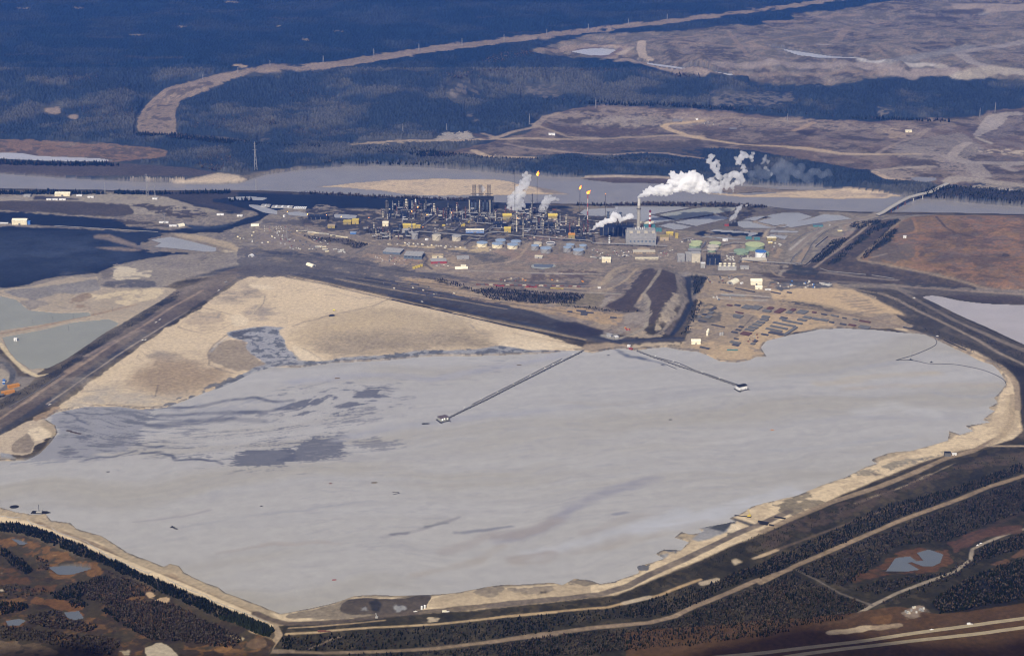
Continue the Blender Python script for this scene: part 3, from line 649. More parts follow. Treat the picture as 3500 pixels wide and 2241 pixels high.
# --- right side: pipelines yard, dyke, plateau
PLT = px('B5', "700,1150 860,1000 1060,830 1130,770 1250,722 1500,707 2405,714 3400,740 3400,1500 1960,1445 1700,1360 1400,1290 1000,1220 760,1180")
paint(PLT, PLAT, 5); paint(PLT, PLATD, 8, .85, .45, 'l'); paint(PLT, (.24, .135, .07), 8, .7, .4, 'm'); paint(PLT, (.13, .11, .095), 8, .6, .3, 'f')
for s_, k_, cv in (("740,1160 1000,1000 1280,1010 1300,1130 1160,1200 1000,1215", (.13, .105, .08), .9), ("1130,790 1270,740 1290,850 1200,890 1100,900", (.125, .10, .075), 1), ("1480,890 1600,900 1600,960 1500,950", (.10, .07, .05), .9), ("1320,1080 1420,1080 1390,1130 1320,1140", (.10, .075, .06), 1), ("2180,1100 2300,1130 2260,1145 2190,1140", (.05, .04, .035), 1), ("1780,970 1840,970 1800,1030 1750,1030", (.1, .07, .05), .9), ("1780,810 1900,820 1880,840 1780,835", (.12, .08, .055), .9), ("1980,1000 2060,1000 2030,1040 1960,1040", (.11, .075, .05), .9), ("1580,1210 1950,1170 2405,1180 2405,1200 1900,1200", (.12, .08, .055), .7), ("1950,1360 2100,1290 2050,1340 1960,1370", (.10, .075, .06), .8), ("2240,1400 2300,1375 2310,1385", (.06, .05, .045), 1), ("1280,1020 1320,1020 1330,1150 1290,1130", (.27, .155, .075), .9), ("2000,920 2200,830 2260,790 2400,770 2250,850 2050,940", (.25, .15, .08), .9), ("1140,1230 1300,1190 1560,1200 1900,1300 1960,1400 1500,1290", (.21, .125, .07), .7)):
    paint(px('B5', s_), k_, 5, .85, cv, 'f')
FLK = px('B5', "-400,1230 0,1220 200,1210 380,1050 620,900 850,770 1130,745 1060,830 860,1000 700,1150 760,1185 1000,1225 1400,1295 1700,1365 1955,1445 1900,1470 1100,1420 -400,1400")
paint(FLK, (.085, .067, .05), 5); paint(FLK, (.05, .042, .036), 6, .7, .45, 'f')
for s_ in ("600,820 660,780 900,755 960,760 900,800 700,850", "190,1200 430,970 600,930 560,1000 320,1190", "360,1225 560,1050 850,830 960,790 1040,790 760,960 480,1200", "720,1150 1000,850 1110,850 1050,960 850,1080 780,1160", "950,790 1100,745 1130,760 1060,820 950,840"):
    paint(px('B5', s_), (.026, .03, .024), 5, .95, .9, 'f')
for s_, w_, k_, m_ in (("1250,722 1150,760 1060,830 900,980 700,1150 720,1175 1000,1215 1400,1300 1700,1370 1950,1445 2000,1450", 12, (.23, .18, .12), .9), ("1260,725 1290,790 1310,850 1270,890 1080,910", 12, (.27, .165, .085), .9), ("240,1250 300,1210 560,1000 700,900 830,790 760,790 650,840", 12, (.27, .22, .165), .9), ("560,870 560,830 600,800 760,770", 14, (.27, .21, .15), .9),
                    ("1500,720 1600,830 1700,890 1900,935 2100,960 2405,970", 9, (.075, .055, .045), .9), ("0,1110 160,960 300,860 420,800 700,760 850,720 950,670", 32, (.27, .235, .185), .95), ("80,1200 130,1110 180,1040", 16, (.29, .22, .15), .95), ("0,1060 100,980 330,860", 10, (.4, .37, .33), .8),
                    ("260,1030 390,930", 7, (.3, .28, .26), .9), ("400,945 560,935 620,880", 26, (.26, .2, .16), .9), ("150,1230 290,1130 400,1025", 6, (.36, .33, .3), .9), ("270,1230 440,1110 640,970", 6, (.25, .2, .155), .8), ("850,1140 990,1105", 8, (.3, .26, .2), .9), ("-300,1280 0,1270 100,1285 400,1300 700,1340 1100,1375", 14, (.25, .215, .18), .8), ("-300,1350 300,1385 700,1400 1000,1440 1400,1450 1900,1470 2405,1495", 16, (.17, .14, .115), .8),
                    ("850,745 1200,705 1400,690 1700,695 2405,706", 7, (.03, .03, .03), 1), ("1200,715 1500,700 2405,711", 6, (.3, .25, .18), .9), ("1000,720 1250,715", 14, (.2, .17, .14), .9), ("-100,690 200,680 700,690 900,700", 16, (.22, .19, .15), .8)):
    line(px('B5', s_), k_, w_, 2, m_)
# dyke between the two ponds on the right
DY = px('C4', "600,250 1000,255 1350,330 1520,430 1640,500 2000,670 2405,845 3000,1110 3000,1500 2405,1250 2350,1300 2330,1180 2100,1010 1900,900 1500,770 1250,690 900,560 700,470 560,330")
paint(DY, (.085, .072, .055), 4); paint(DY, (.05, .045, .036), 5, .8, .5, 'f')
for s_, w_, k_, m_ in (("600,255 900,300 1100,370 1300,480 1600,620 1900,770 2150,920 2405,1040 2800,1230", 13, (.24, .195, .145), .95), ("1100,260 1350,400 1500,480 1700,590 2000,720 2250,830 2405,890 2800,1060", 22, (.20, .165, .125), .95),
                       ("1250,690 1450,760 1650,830 1850,920 2000,980 2150,1050 2300,1180 2340,1300 2340,1500", 16, (.29, .225, .15), .95), ("1330,600 1500,700 1850,830 2100,950", 30, (.05, .045, .035), .75)):
    line(px('C4', s_), k_, w_, 2, m_)
paint(px('C4', "2140,990 2300,1050 2405,1080 2700,1200 2700,1500 2390,1500 2370,1250 2290,1130"), (.03, .027, .023), 4, .95)
paint(px('C4', "1350,330 1500,325 2100,380 2405,400 2405,300 1900,290 1100,240"), (.10, .085, .07), 4, .95); paint(px('C4', "1600,330 1850,330 2405,340 2405,425 2000,400 1700,360"), (.07, .055, .047), 4, .9); paint(px('C4', "1140,200 1900,230 1950,270 1300,265"), (.055, .05, .045), 5, .9, .8)
line(px('C4', "1100,235 1500,260 2000,295 2600,330"), (.24, .19, .14), 12, 2)
# --- the yard with stacked pipes
YD = px('F', "1610,800 1640,690 1660,650 1750,640 1850,670 1960,665 2060,700 2110,745 2150,770 2060,772 1990,768 1900,775 1810,795 1790,835 1730,855 1680,845 1640,826 1590,815")
paint(YD, (.33, .255, .165), 5); paint(YD, (.22, .18, .135), 8, .8, .5, 'm')
for c_, s_, k_, cv in (('C4', "-200,270 160,255 640,265 720,310 900,380 1050,450 1200,540 1000,510 800,510 600,480 350,420 0,370 -200,330", (.50, .37, .215), 1), ('C4', "430,300 640,300 900,400 1000,480 800,500 560,400", (.36, .275, .175), .8), ('E3', "900,720 1400,720 1900,780 2405,850 2405,930 1900,1000 1500,1180 1200,1300 1000,1347 300,1347 0,1250 0,1200 700,1200 850,1100 1200,800", (.46, .34, .2), .9),
                       ('C3', "1480,980 1500,920 1600,900 1900,880 2000,900 2150,910 2140,950 1950,985 1830,985 1800,1000 1640,1020", (.44, .33, .2), 1), ('C3', "760,830 1000,810 1300,800 1400,830 1430,880 1260,850 800,860", (.42, .34, .23), .9), ('C3', "300,830 600,820 740,830 800,880 680,900 560,870 440,890 330,900 250,880", (.34, .265, .18), 1),
                       ('E3', "130,500 470,560 600,700 500,900 200,880 60,1050 0,1060 0,900 100,700", (.13, .115, .09), .75), ('E3', "30,100 330,120 260,260 140,400 30,330", (.04, .04, .036), .85), ('E3', "1400,180 2100,210 2405,230 2405,310 1900,310 1500,350 1250,240", (.085, .085, .085), .8), ('E3', "1350,230 1480,250 1450,310 1330,290", (.27, .17, .09), .9), ('E3', "1400,430 1700,440 1900,340 2405,330 2405,600 2000,520 1800,520 1350,480", (.49, .36, .21), .9), ('E3', "1400,540 1900,520 2405,640 2405,690 1700,590", (.075, .07, .06), .85), ('E3', "540,400 960,425 940,450 560,430", (.28, .29, .28), 1), ('E3', "500,350 1000,380 1300,400 1200,410 600,380", (.09, .09, .085), .7), ('E3', "1490,450 1650,430 1680,470 1560,480", (.36, .26, .15), .9), ('E3', "850,540 1300,580 1900,650 1800,660 1200,600 850,560", (.12, .11, .09), .7)):
    paint(px(c_, s_), k_, 4, .92, cv, 'f' if cv < 1 else 'm')
for c_, s_, w_, k_ in (('E3', "500,500 900,520 1300,570 1800,640 2405,730", 7, (.27, .2, .13)), ('E3', "470,470 900,510 1300,510", 8, (.42, .38, .32)), ('E3', "520,430 800,450 1340,470", 5, (.06, .06, .055)), ('E3', "860,1010 1090,760", 4, (.12, .1, .08)), ('E3', "900,680 1340,740 1900,760", 12, (.38, .27, .16)), ('E3', "560,400 1000,425 1350,460", 4, (.45, .4, .34)), ('E3', "330,90 900,130", 6, (.08, .075, .07)), ('E3', "870,300 760,280 960,110", 6, (.3, .23, .16)),
                       ('C4', "0,425 300,450 600,520 900,580 1100,640 1250,690", 9, (.23, .175, .12)), ('C4', "0,440 400,490 800,570", 5, (.08, .07, .06)), ('C4', "450,350 600,340", 6, (.25, .19, .13)), ('C4', "540,400 800,380", 8, (.2, .155, .11)), ('C4', "600,425 820,405", 8, (.22, .17, .12)), ('C4', "640,450 850,430", 8, (.2, .155, .11)), ('C4', "700,475 900,455", 8, (.22, .17, .12)), ('C4', "740,500 950,480", 8, (.2, .155, .11))):
    line(px(c_, s_), k_, w_, 1.2)
# --- south haul road (dark) with its dark verge
SR = px('F', "640,625 760,632 900,655 1100,695 1250,730 1380,775 1430,792 1530,795 1600,793 1615,800 1500,806 1400,803 1250,768 1050,720 900,690 700,650 640,640")
paint(SR, (.06, .056, .055), 3)
paint(px('C2', "700,210 1000,260 1300,320 1700,380 2053,440 2200,480 2053,500 1700,430 1300,360 900,280 640,230"), (.045, .038, .03), 4, .95, .85, 'f')
line(px('C2', "-50,80 200,130 450,190 680,240 1000,310 1400,400 1800,480 2053,535"), (.33, .26, .17), 6, 1.5, .9)
line(px('C2', "-50,95 200,140 450,200 680,252 1000,322 1400,415 1800,500 2053,548"), (.04, .038, .036), 4, 1.2)
line(px('C2', "680,225 1000,290 1400,378 1800,455 2053,505 2300,560"), (.032, .034, .042), 13, 1.2)
# central yards
CY_ = px('F', "640,600 900,600 1150,640 1500,625 1560,625 1500,660 1430,720 1520,735 1510,790 1430,785 1250,725 1100,690 900,650 740,628")
paint(CY_, (.215, .175, .135), 5); paint(CY_, (.11, .095, .085), 8, .8, .45, 'f'); paint(CY_, (.33, .26, .17), 8, .6, .35, 'm')
for c_, s_, k_, cv in (('C2', "700,90 900,100 1250,180 1500,240 1800,290 2053,330 2300,380 2300,440 2000,400 1700,330 1400,280 1100,220 850,140", (.34, .25, .15), .85), ('C2', "300,100 700,150 900,200 1250,240 1260,260 1100,270 800,220 400,150", (.075, .068, .06), .65), ('C2', "1260,190 1400,165 1600,190 1900,210 2053,220 2020,250 2000,290 1700,280 1400,250 1280,210", (.035, .032, .025), .95), ('C2', "900,95 1050,110 1260,170 1280,200 1100,150", (.05, .045, .035), .9), ('C2', "1430,110 1600,60 1900,60 2053,90 2053,120 1500,125", (.12, .09, .07), .8), ('C2', "1680,5 1850,5 1840,30 1700,30", (.24, .24, .22), 1),
                       ('C3', "0,300 200,310 280,350 210,385 0,375", (.03, .032, .026), 1), ('C3', "200,350 340,310 500,330 480,440 300,440 0,425 0,380", (.20, .165, .105), .9), ('C3', "0,420 300,450 600,480 950,500 940,510 600,500 200,460", (.03, .032, .026), .9), ('C3', "0,440 300,470 600,500 700,520 690,640 400,600 0,520", (.37, .265, .15), .9), ('C3', "0,600 200,600 500,690 480,730 300,760 0,700", (.035, .03, .03), 1), ('C3', "450,740 520,700 650,720 640,780 560,770", (.30, .28, .24), .8),
                       ('C3', "700,520 900,500 940,540 900,640 800,650 720,700 640,740 560,690 690,640", (.27, .23, .185), .9), ('C3', "460,440 520,350 650,320 700,330 560,400 500,450", (.32, .275, .22), .85), ('C3', "500,440 700,330 900,150 1080,45 1230,110 1250,280 1130,420 1000,620 960,620 960,430 900,320 800,440 920,500 640,490", (.062, .047, .038), 1), ('C3', "560,480 760,230 900,60 1060,30 1000,100 800,300 680,490", (.062, .05, .044), .85), ('C3', "830,400 880,310 920,320 900,350 850,400", (.34, .27, .185), 1), ('C3', "960,440 1010,450 990,540 980,620 960,620", (.3, .26, .21), .8), ('C3', "1000,620 1060,520 1130,420 1190,310 1240,300 1280,400 1200,560 1060,700 1000,740 1010,660", (.33, .275, .2), .9), ('C3', "700,760 930,680 1000,740 1200,700 1100,760 800,770", (.36, .29, .2), .9), ('C3', "1240,110 1300,130 1340,400 1260,560 1090,750 1180,750 1340,480 1380,370 1330,120", (.11, .09, .078), .9), ('C3', "1320,130 1390,130 1400,380 1420,420 1300,650 1200,755 1160,750 1250,600 1370,400", (.02, .025, .035), 1), ('C3', "1400,140 1520,130 1560,150 1480,240 1480,300 1420,330", (.032, .034, .03), 1), ('C3', "1430,380 1520,400 1440,560 1380,700 1280,740 1330,640", (.05, .046, .036), .9),
                       ('C3', "400,240 560,80 680,40 780,30 640,90 520,220 420,250", (.30, .245, .17), .9), ('C3', "500,230 640,120 780,80 740,180 600,240", (.22, .19, .155), .75), ('C3', "0,60 480,90 500,110 0,110", (.10, .072, .055), .9)):
    paint(px(c_, s_), k_, 4, .93, cv, 'f' if cv < 1 else 'm')
for c_, s_, w_, k_ in (('C3', "1090,50 1050,110 960,240 900,310 960,400 940,500 930,640 800,720 660,770", 12, (.27, .235, .18)), ('C3', "1240,120 1270,250 1330,390 1260,540 1100,690 1000,745", 9, (.23, .195, .155)), ('C3', "0,110 250,105 480,108", 5, (.36, .31, .25)), ('C3', "0,240 300,265 440,240 520,140 600,60 760,20 1000,10", 12, (.34, .265, .175)), ('C3', "350,300 660,315", 8, (.38, .34, .27)), ('C3', "520,270 640,220 740,150 860,40", 9, (.33, .26, .17)), ('C3', "0,215 350,220", 4, (.15, .11, .08)), ('C3', "0,275 330,300", 4, (.36, .3, .23)), ('C3', "580,800 800,790 1000,770 1100,765 1300,765", 16, (.035, .037, .045)), ('C3', "1330,100 1300,130 1380,80 1500,65 1700,75 1900,95 2100,120", 14, (.22, .195, .17)),
                       ('C2', "0,20 300,50 600,70 800,60 1100,100 1300,120 1700,140 2053,150", 9, (.08, .075, .075)), ('C2', "0,55 400,90 700,130 1000,200", 12, (.05, .05, .055)), ('C2', "880,45 960,70 1100,60 1400,40", 10, (.28, .22, .16)), ('C2', "1400,65 1700,70 2053,75", 6, (.33, .3, .27)), ('C2', "1280,150 1600,160 2053,165", 5, (.16, .11, .085)), ('C2', "1300,175 1500,172 1900,190", 5, (.17, .12, .09))):
    line(px(c_, s_), k_, w_, 1.5)
# long sweeping tracks between the plant and the south haul road
_up = px('C2', "-100,0 300,40 700,60 1100,85 1500,110 2053,125 2500,140"); _lo = px('C2', "-100,60 300,110 700,190 1100,265 1500,340 2053,440 2300,490")
for k in range(22):
    t_ = (k + rng.random()) / 22
    a, b = sorted(rng.random(2) * .7 + np.array((0, .3)))
    pts = [(p[0] * (1 - t_) + q[0] * t_, p[1] * (1 - t_) + q[1] * t_ + rng.uniform(-2, 2)) for p, q in zip(_up, _lo)]
    n0, n1 = int(a * 5), max(int(b * 7), int(a * 5) + 3)
    line(pts[n0:n1], [(.36, .28, .18), (.06, .055, .05), (.15, .11, .085), (.30, .26, .21), (.045, .045, .05)][k % 5], rng.uniform(3, 7), 1.5, .8)
# --- plant ground
PG = px('F', "590,540 720,520 900,500 1100,490 1400,490 1520,520 1640,560 1830,570 1830,640 1640,640 1480,625 1150,640 900,605 640,590")
paint(PG, (.20, .165, .125), 4); paint(PG, (.08, .075, .07), 6, .75, .5, 'f'); paint(PG, (.34, .275, .2), 6, .6, .35, 'f')
paint(px('F', "700,500 880,500 1100,480 1260,480 1500,520 1500,560 1200,570 1000,560 880,555 700,530"), (.035, .035, .036), 5, .9, .8, 'f')
for c_, s_, k_, cv in (('B2', "250,800 900,900 1350,960 2405,1020 2405,1060 1900,1030 1300,990 800,900 250,830", (.45, .35, .21), .85), ('B2', "-100,760 340,790 360,850 200,850 -100,830", (.3, .25, .18), .8), ('B2', "-100,850 300,850 700,960 1200,1000 1100,1080 700,1080 400,1050 -100,980", (.21, .175, .14), .8), ('B2', "450,870 700,900 1000,920 1250,980 1080,1040 900,960 560,930", (.07, .06, .05), .9), ('B2', "450,720 600,760 780,830 700,830 480,780", (.12, .09, .075), .9), ('B2', "0,680 450,700 480,760 0,750", (.10, .09, .08), .8), ('B2', "-300,1000 0,1010 600,1080 1100,1130 1800,1290 2405,1340 2405,1374 -300,1374", (.105, .095, .088), .9), ('B2', "0,1040 600,1090 1000,1140 1000,1160 400,1110 0,1080", (.05, .05, .055), .8), ('B2', "1100,1080 1400,1090 1900,1160 1850,1230 1500,1210 1200,1130", (.30, .22, .15), .8), ('B2', "1880,1060 2200,1100 2405,1180 2405,1270 1950,1280 1930,1180", (.31, .24, .165), .8),
                       ('B3', "0,1010 420,1010 420,1080 300,1080 0,1060", (.46, .36, .21), .85), ('B3', "0,1060 400,1090 680,1130 650,1190 400,1200 150,1100", (.10, .09, .08), .85), ('B3', "420,1040 900,1050 1600,1130 1800,1200 1200,1210 700,1180", (.26, .19, .14), .8), ('B3', "100,1230 500,1210 900,1210 900,1374 0,1374 0,1290", (.25, .195, .14), .7), ('B3', "850,890 1340,880 1350,930 860,930", (.28, .2, .15), .8), ('B3', "1180,1080 1290,990 1310,1000 1220,1090", (.30, .19, .12), .9), ('B3', "1240,680 1500,700 1520,760 1260,790", (.13, .10, .085), .8),
                       ('E2', "750,350 1000,250 1020,320 950,390 780,390", (.34, .26, .18), .7), ('E2', "1130,500 1540,520 1540,560 1130,550", (.31, .255, .185), 1), ('E2', "1640,460 1820,220 1870,200 1800,330 1750,440 1680,570", (.33, .25, .17), .9), ('E2', "1570,390 1650,290 1690,270 1650,400", (.30, .2, .14), .9), ('E2', "1710,770 1850,560 1900,470 2000,350 2150,230 2405,50 2405,130 2100,330 1950,500 1800,780", (.26, .225, .18), .9), ('E2', "1860,700 2000,600 2300,640 2405,700 2405,800 1900,770", (.04, .042, .04), .9), ('E2', "1500,80 1560,20 1600,0 1540,100 1550,160 1480,140", (.36, .29, .2), 1)):
    paint(px(c_, s_), k_, 4, .9, cv, 'f' if cv < 1 else 'm')
for c_, s_, w_, k_ in (('B2', "1880,1090 1930,1150 1890,1200 1980,1270", 9, (.09, .075, .065)), ('B2', "340,850 480,900 620,970 760,1010", 8, (.36, .27, .17)), ('B2', "1090,1080 1220,1010 1330,980", 9, (.13, .12, .115)), ('B2', "-200,990 300,1000 900,1090 1400,1170 1900,1290 2405,1350", 7, (.2, .175, .155)), ('B2', "-200,1110 500,1130 1100,1200 1600,1290 2405,1374", 8, (.055, .055, .06)), ('B2', "1600,1010 2405,1060", 9, (.085, .083, .085)), ('B2', "1300,990 1800,1040 2405,1110", 6, (.2, .17, .15)),
                       ('B3', "650,1190 780,1120 900,960", 10, (.32, .245, .17)), ('B3', "170,1240 600,1195 700,1165", 10, (.32, .25, .18)), ('B3', "0,1060 200,1090 420,1105", 12, (.075, .078, .085)), ('B3', "0,1290 900,1310 1700,1330", 6, (.34, .3, .25)), ('B3', "1780,1374 1900,1270 2100,1200 2405,1210", 11, (.32, .26, .18)), ('B3', "1100,1190 1800,1200 2405,1215", 7, (.17, .15, .14)),
                       ('E2', "800,850 1150,780 1500,800", 10, (.16, .14, .12)), ('E2', "1600,690 1680,760 1820,800", 8, (.28, .22, .15))):
    line(px(c_, s_), k_, w_, 1.5)
# causeways between the settling ponds are drawn after the ponds are known

# ------------------------------------------------------------------ standing water
paint(px('B4', "-100,680 300,680 1900,692 2396,760 2396,900 2100,960 1700,960 900,990 480,960 300,900 -100,880"), (.115, .10, .08), 5, .9)
PONDS = [  # (frame, outline, colour, label-free structure name, roughness)
    ('A2', "1510,355 1600,337 1720,330 1840,344 1800,370 1770,391 1720,393 1640,380", 'pale'),
    ('A2', "1830,405 1900,408 2100,440 2405,480 2620,508 2600,518 2405,492 2120,455", 'pale'),
    ('A3', "640,335 690,324 800,342 1000,373 1100,388 1240,392 1240,399 1000,396 880,382", 'pale'),
    ('A1', "-200,1040 0,1045 150,1050 250,1068 500,1078 680,1084 770,1100 700,1111 300,1101 0,1086 -200,1080", 'pale'),
    ('B5', "1240,325 1330,315 1500,325 1505,345 1420,368 1290,358", 'river'),
    ('B4', "0,708 500,705 900,712 840,728 480,790 470,800 700,858 760,862 600,880 480,900 300,890 260,860 0,850", 'settle'),
    ('B4', "520,798 800,745 1040,712 1420,718 1400,755 1180,790 960,825 740,855 700,852", 'green'),
    ('B4', "630,885 900,842 1190,795 1340,820 1330,850 1200,880 960,935 900,925", 'settle'),
    ('B4', "490,930 640,892 800,915 930,940 780,975 700,980 600,950", 'settle'),
    ('B4', "1500,860 1600,830 1720,815 1830,830 1640,872", 'settle'),
    ('B4', "1700,850 1830,800 1980,775 2180,780 2330,820 2080,900 1880,930 1650,880", 'settle'),
    ('B4', "1440,880 1560,870 1850,938 1960,940 2380,840 2396,880 2100,940 1850,958 1500,955 1420,920", 'settle'),
    ('E2', "600,50 690,20 1000,40 1280,65 1390,75 1390,95 1290,135 1220,135 1250,95 1180,85 900,70", 'settle'),
    ('E2', "470,140 520,132 800,150 1120,168 1120,185 780,168", 'settle'),
    ('E2', "1580,70 1620,25 2070,48 2030,80", 'settle'), ('E2', "1570,145 1600,100 1890,125 1840,190 1700,150", 'settle'),
    ('B5', "-50,800 200,740 350,700 520,710 630,745 400,770 0,835", 'settle'),
    ('B1', "1240,770 1400,745 1500,765 1780,835 1770,862 1700,868 1450,840 1270,825 1330,795", 'settle'),
    ('B2', "-180,512 -60,520 160,585 165,628 0,605 -150,540", 'settle'), ('B1', "1870,420 2050,412 2200,425 2150,445 1900,440", 'settle'),
    ('B2', "270,605 420,595 520,620 520,655 300,635", 'settle'), ('B2', "830,625 950,625 1100,640 1080,672 1000,680 840,665", 'settle'),
    ('B3', "1480,610 1540,570 1700,560 2180,545 2140,610 1950,640 1700,650 1560,640", 'settle'), ('B3', "910,1225 960,1208 1190,1215 1200,1240 1050,1270 920,1255", 'green'),
    ('C1', "-300,250 0,230 110,255 200,330 400,350 620,345 640,365 400,410 200,440 0,470 -300,520", 'teal'),
    ('C1', "20,520 300,468 520,415 760,392 830,420 820,440 640,560 460,680 340,735 210,740 120,680 60,610", 'teal'),
    ('C4', "1360,345 1460,332 1560,345 1750,385 2000,415 2405,430 3000,450 3000,1080 2405,830 2100,690 1800,560 1600,460 1480,400", 'pale2'),
    ('D1', "400,692 520,680 620,680 740,695 745,728 600,752 480,750", 'swamp'), ('D1', "530,1062 650,1050 690,1110 600,1126 550,1100", 'swamp'), ('D1', "50,1132 160,1115 212,1130 160,1168 70,1172", 'swamp'), ('D1', "90,455 160,470 230,500 160,508", 'swamp'),
    ('D4', "735,1040 800,960 880,950 920,980 960,975 920,930 990,912 1080,940 1060,990 1020,1010 960,1010 890,985 870,990 940,1030 860,1042", 'swamp'),
    ('A3', "0,815 70,820 60,832 0,830", 'river'), ('A3', "380,875 440,875 440,885 390,885", 'river'), ('C2', "1690,5 1830,8 1820,28 1700,25", 'swamp'),
]
WCOL = dict(pale=(.40, .40, .42), pale2=(.40, .37, .365), settle=(.31, .31, .31), green=(.31, .31, .27), teal=(.275, .275, .225), swamp=(.13, .145, .165), river=(.24, .225, .21))
SHEETS = []
ANYP = np.zeros(Xg.shape, bool); todo = []
for c_, s_, k_ in PONDS:
    P = px(c_, s_)
    ctr = np.mean(P, axis=0)
    zs = sorted(gp(*p)[2] for p in P)
    z = zs[len(zs) // 4] - .6
    if c_ in ('B4', 'E2'):
        z = -2.2
    U2, V2 = proj(Xg, Yg, z)
    s = FPX / (Yg * CA + CAMH * SA)
    rg = 7 if k_ == 'swamp' else 1.2
    m = pip(U2 + RAGN[0] * rg * s, V2 + RAGN[1] * rg * .4 * s, P)
    Zg[m] = z - 2.0; FOREST[m] = 0; C[m] = (.1, .1, .1)
    big = pip(U2, V2, [((p[0] - ctr[0]) * 1.3 + ctr[0], (p[1] - ctr[1]) * 1.3 + ctr[1]) for p in P])
    ANYP |= m; todo.append((big, z))
    SHEETS.append(([((p[0] - ctr[0]) * 1.03 + ctr[0], (p[1] - ctr[1]) * 1.03 + ctr[1]) for p in P], z, k_))
for big, z in todo:                       # the banks stay above the water
    b = big & ~ANYP
    Zg[b] = np.maximum(Zg[b], z + .5)
for c_, s_, w_, k_ in (('B4', "0,690 500,690 1000,690 1400,690 1700,700 1850,720", 10, (.2, .175, .145)), ('B4', "440,795 480,792 850,730 1040,700 1400,690", 9, (.10, .085, .07)), ('B4', "440,795 700,856", 8, (.09, .08, .07)), ('B4', "480,925 640,885 900,838 1190,792 1400,760", 9, (.10, .085, .07)), ('B4', "640,885 800,905 940,940", 8, (.10, .09, .08)), ('B4', "860,960 1100,910 1340,855 1500,830 1760,780 1980,755 2180,765 2260,790 2340,810", 13, (.12, .10, .08)), ('B4', "1640,880 1840,935 1900,940 2100,890 2340,830", 8, (.28, .235, .175)), ('B4', "1630,880 1720,850 1820,830", 8, (.26, .21, .15)), ('B4', "1190,792 1330,815 1380,840", 9, (.17, .145, .115))):
    sl_ = line(px(c_, s_), k_, w_ * 1.5, 1.2); Zg[sl_] = np.maximum(Zg[sl_], -.9)
mR = (lambda a, b, s: pip(a + RAGN[0] * 5 * s, b + RAGN[1] * 2 * s, RIVER))(*proj(Xg, Yg, RZ), FPX / (Yg * CA + CAMH * SA))
for sb in (SB1, SB2, px('B1', "1380,296 1550,270 1800,219 1950,235 2050,265 2000,291 1800,299"), px('B3', "1450,198 1600,180 1900,174 2405,184 2600,200 2600,300 2405,272 1900,262 1600,232"), px('B4', "1250,470 1600,465 1900,500 2396,520 2396,545 1700,545 1400,560 1270,545")):
    m = inside(sb, 2.5)
    Zg[m] = np.maximum(Zg[m], RZ + .5 + 1.2 * NM[m]); mR &= ~m
Zg[mR] = RZ - 2; FOREST[mR] = 0; C[mR] = (.15, .14, .13)
near_r = pip(*proj(Xg, Yg, RZ), px('F', "-3000,370 3000,380 3000,540 -3000,500")) & ~mR
Zg[near_r] = np.maximum(Zg[near_r], RZ + .5)
s = FPX / (Yg * CA + CAMH * SA)
U2, V2 = proj(Xg, Yg, WZ)
mP = pip(U2 + RAGN[0] * 5 * s, V2 + RAGN[1] * 2.2 * s, POND)
bigP = pip(U2, V2, [((p[0] - 1900) * 1.04 + 1900, (p[1] - 1600) * 1.06 + 1600) for p in POND]) & ~mP
Zg[bigP] = np.maximum(Zg[bigP], WZ + .25)
Zg[mP] = WZ - 2; FOREST[mP] = 0
# dark wet rim along the tailings pond shore
rim = pip(U2 + RAGN[0] * 5 * s, V2 + RAGN[1] * 2.2 * s, POND)
acc = np.zeros(rim.shape)
for dj, di in ((3, 0), (-3, 0), (0, 3), (0, -3), (2, 2), (-2, -2), (2, -2), (-2, 2)):
    acc += np.roll(np.roll(rim, dj, 0), di, 1)
rimw = np.clip(acc / 4, 0, 1) * (~mP) * sstep(.42, .6, NF)
C = C * (1 - .8 * rimw[..., None]) + np.array((.10, .10, .10)) * .8 * rimw[..., None]
# forest canopy: uneven tree height as real relief; forest grain in the colour of single trees
th = np.where(Vg < 250, 10.0, 15.0)
Zg += FOREST * (th * (.25 + .75 * NW) + 3 * (NM - .5))
C *= (1 + FOREST * (NW - .5) * .9)[..., None]
_k = 1 - .7 * sstep(.18, .38, C[..., 1])
C *= (1 + ((fbm(Xg / 7, Yg / 7, 2, 33) - .5) * .5 + (NM - .5) * .4) * _k)[..., None]
C = np.clip(C, .004, .9)


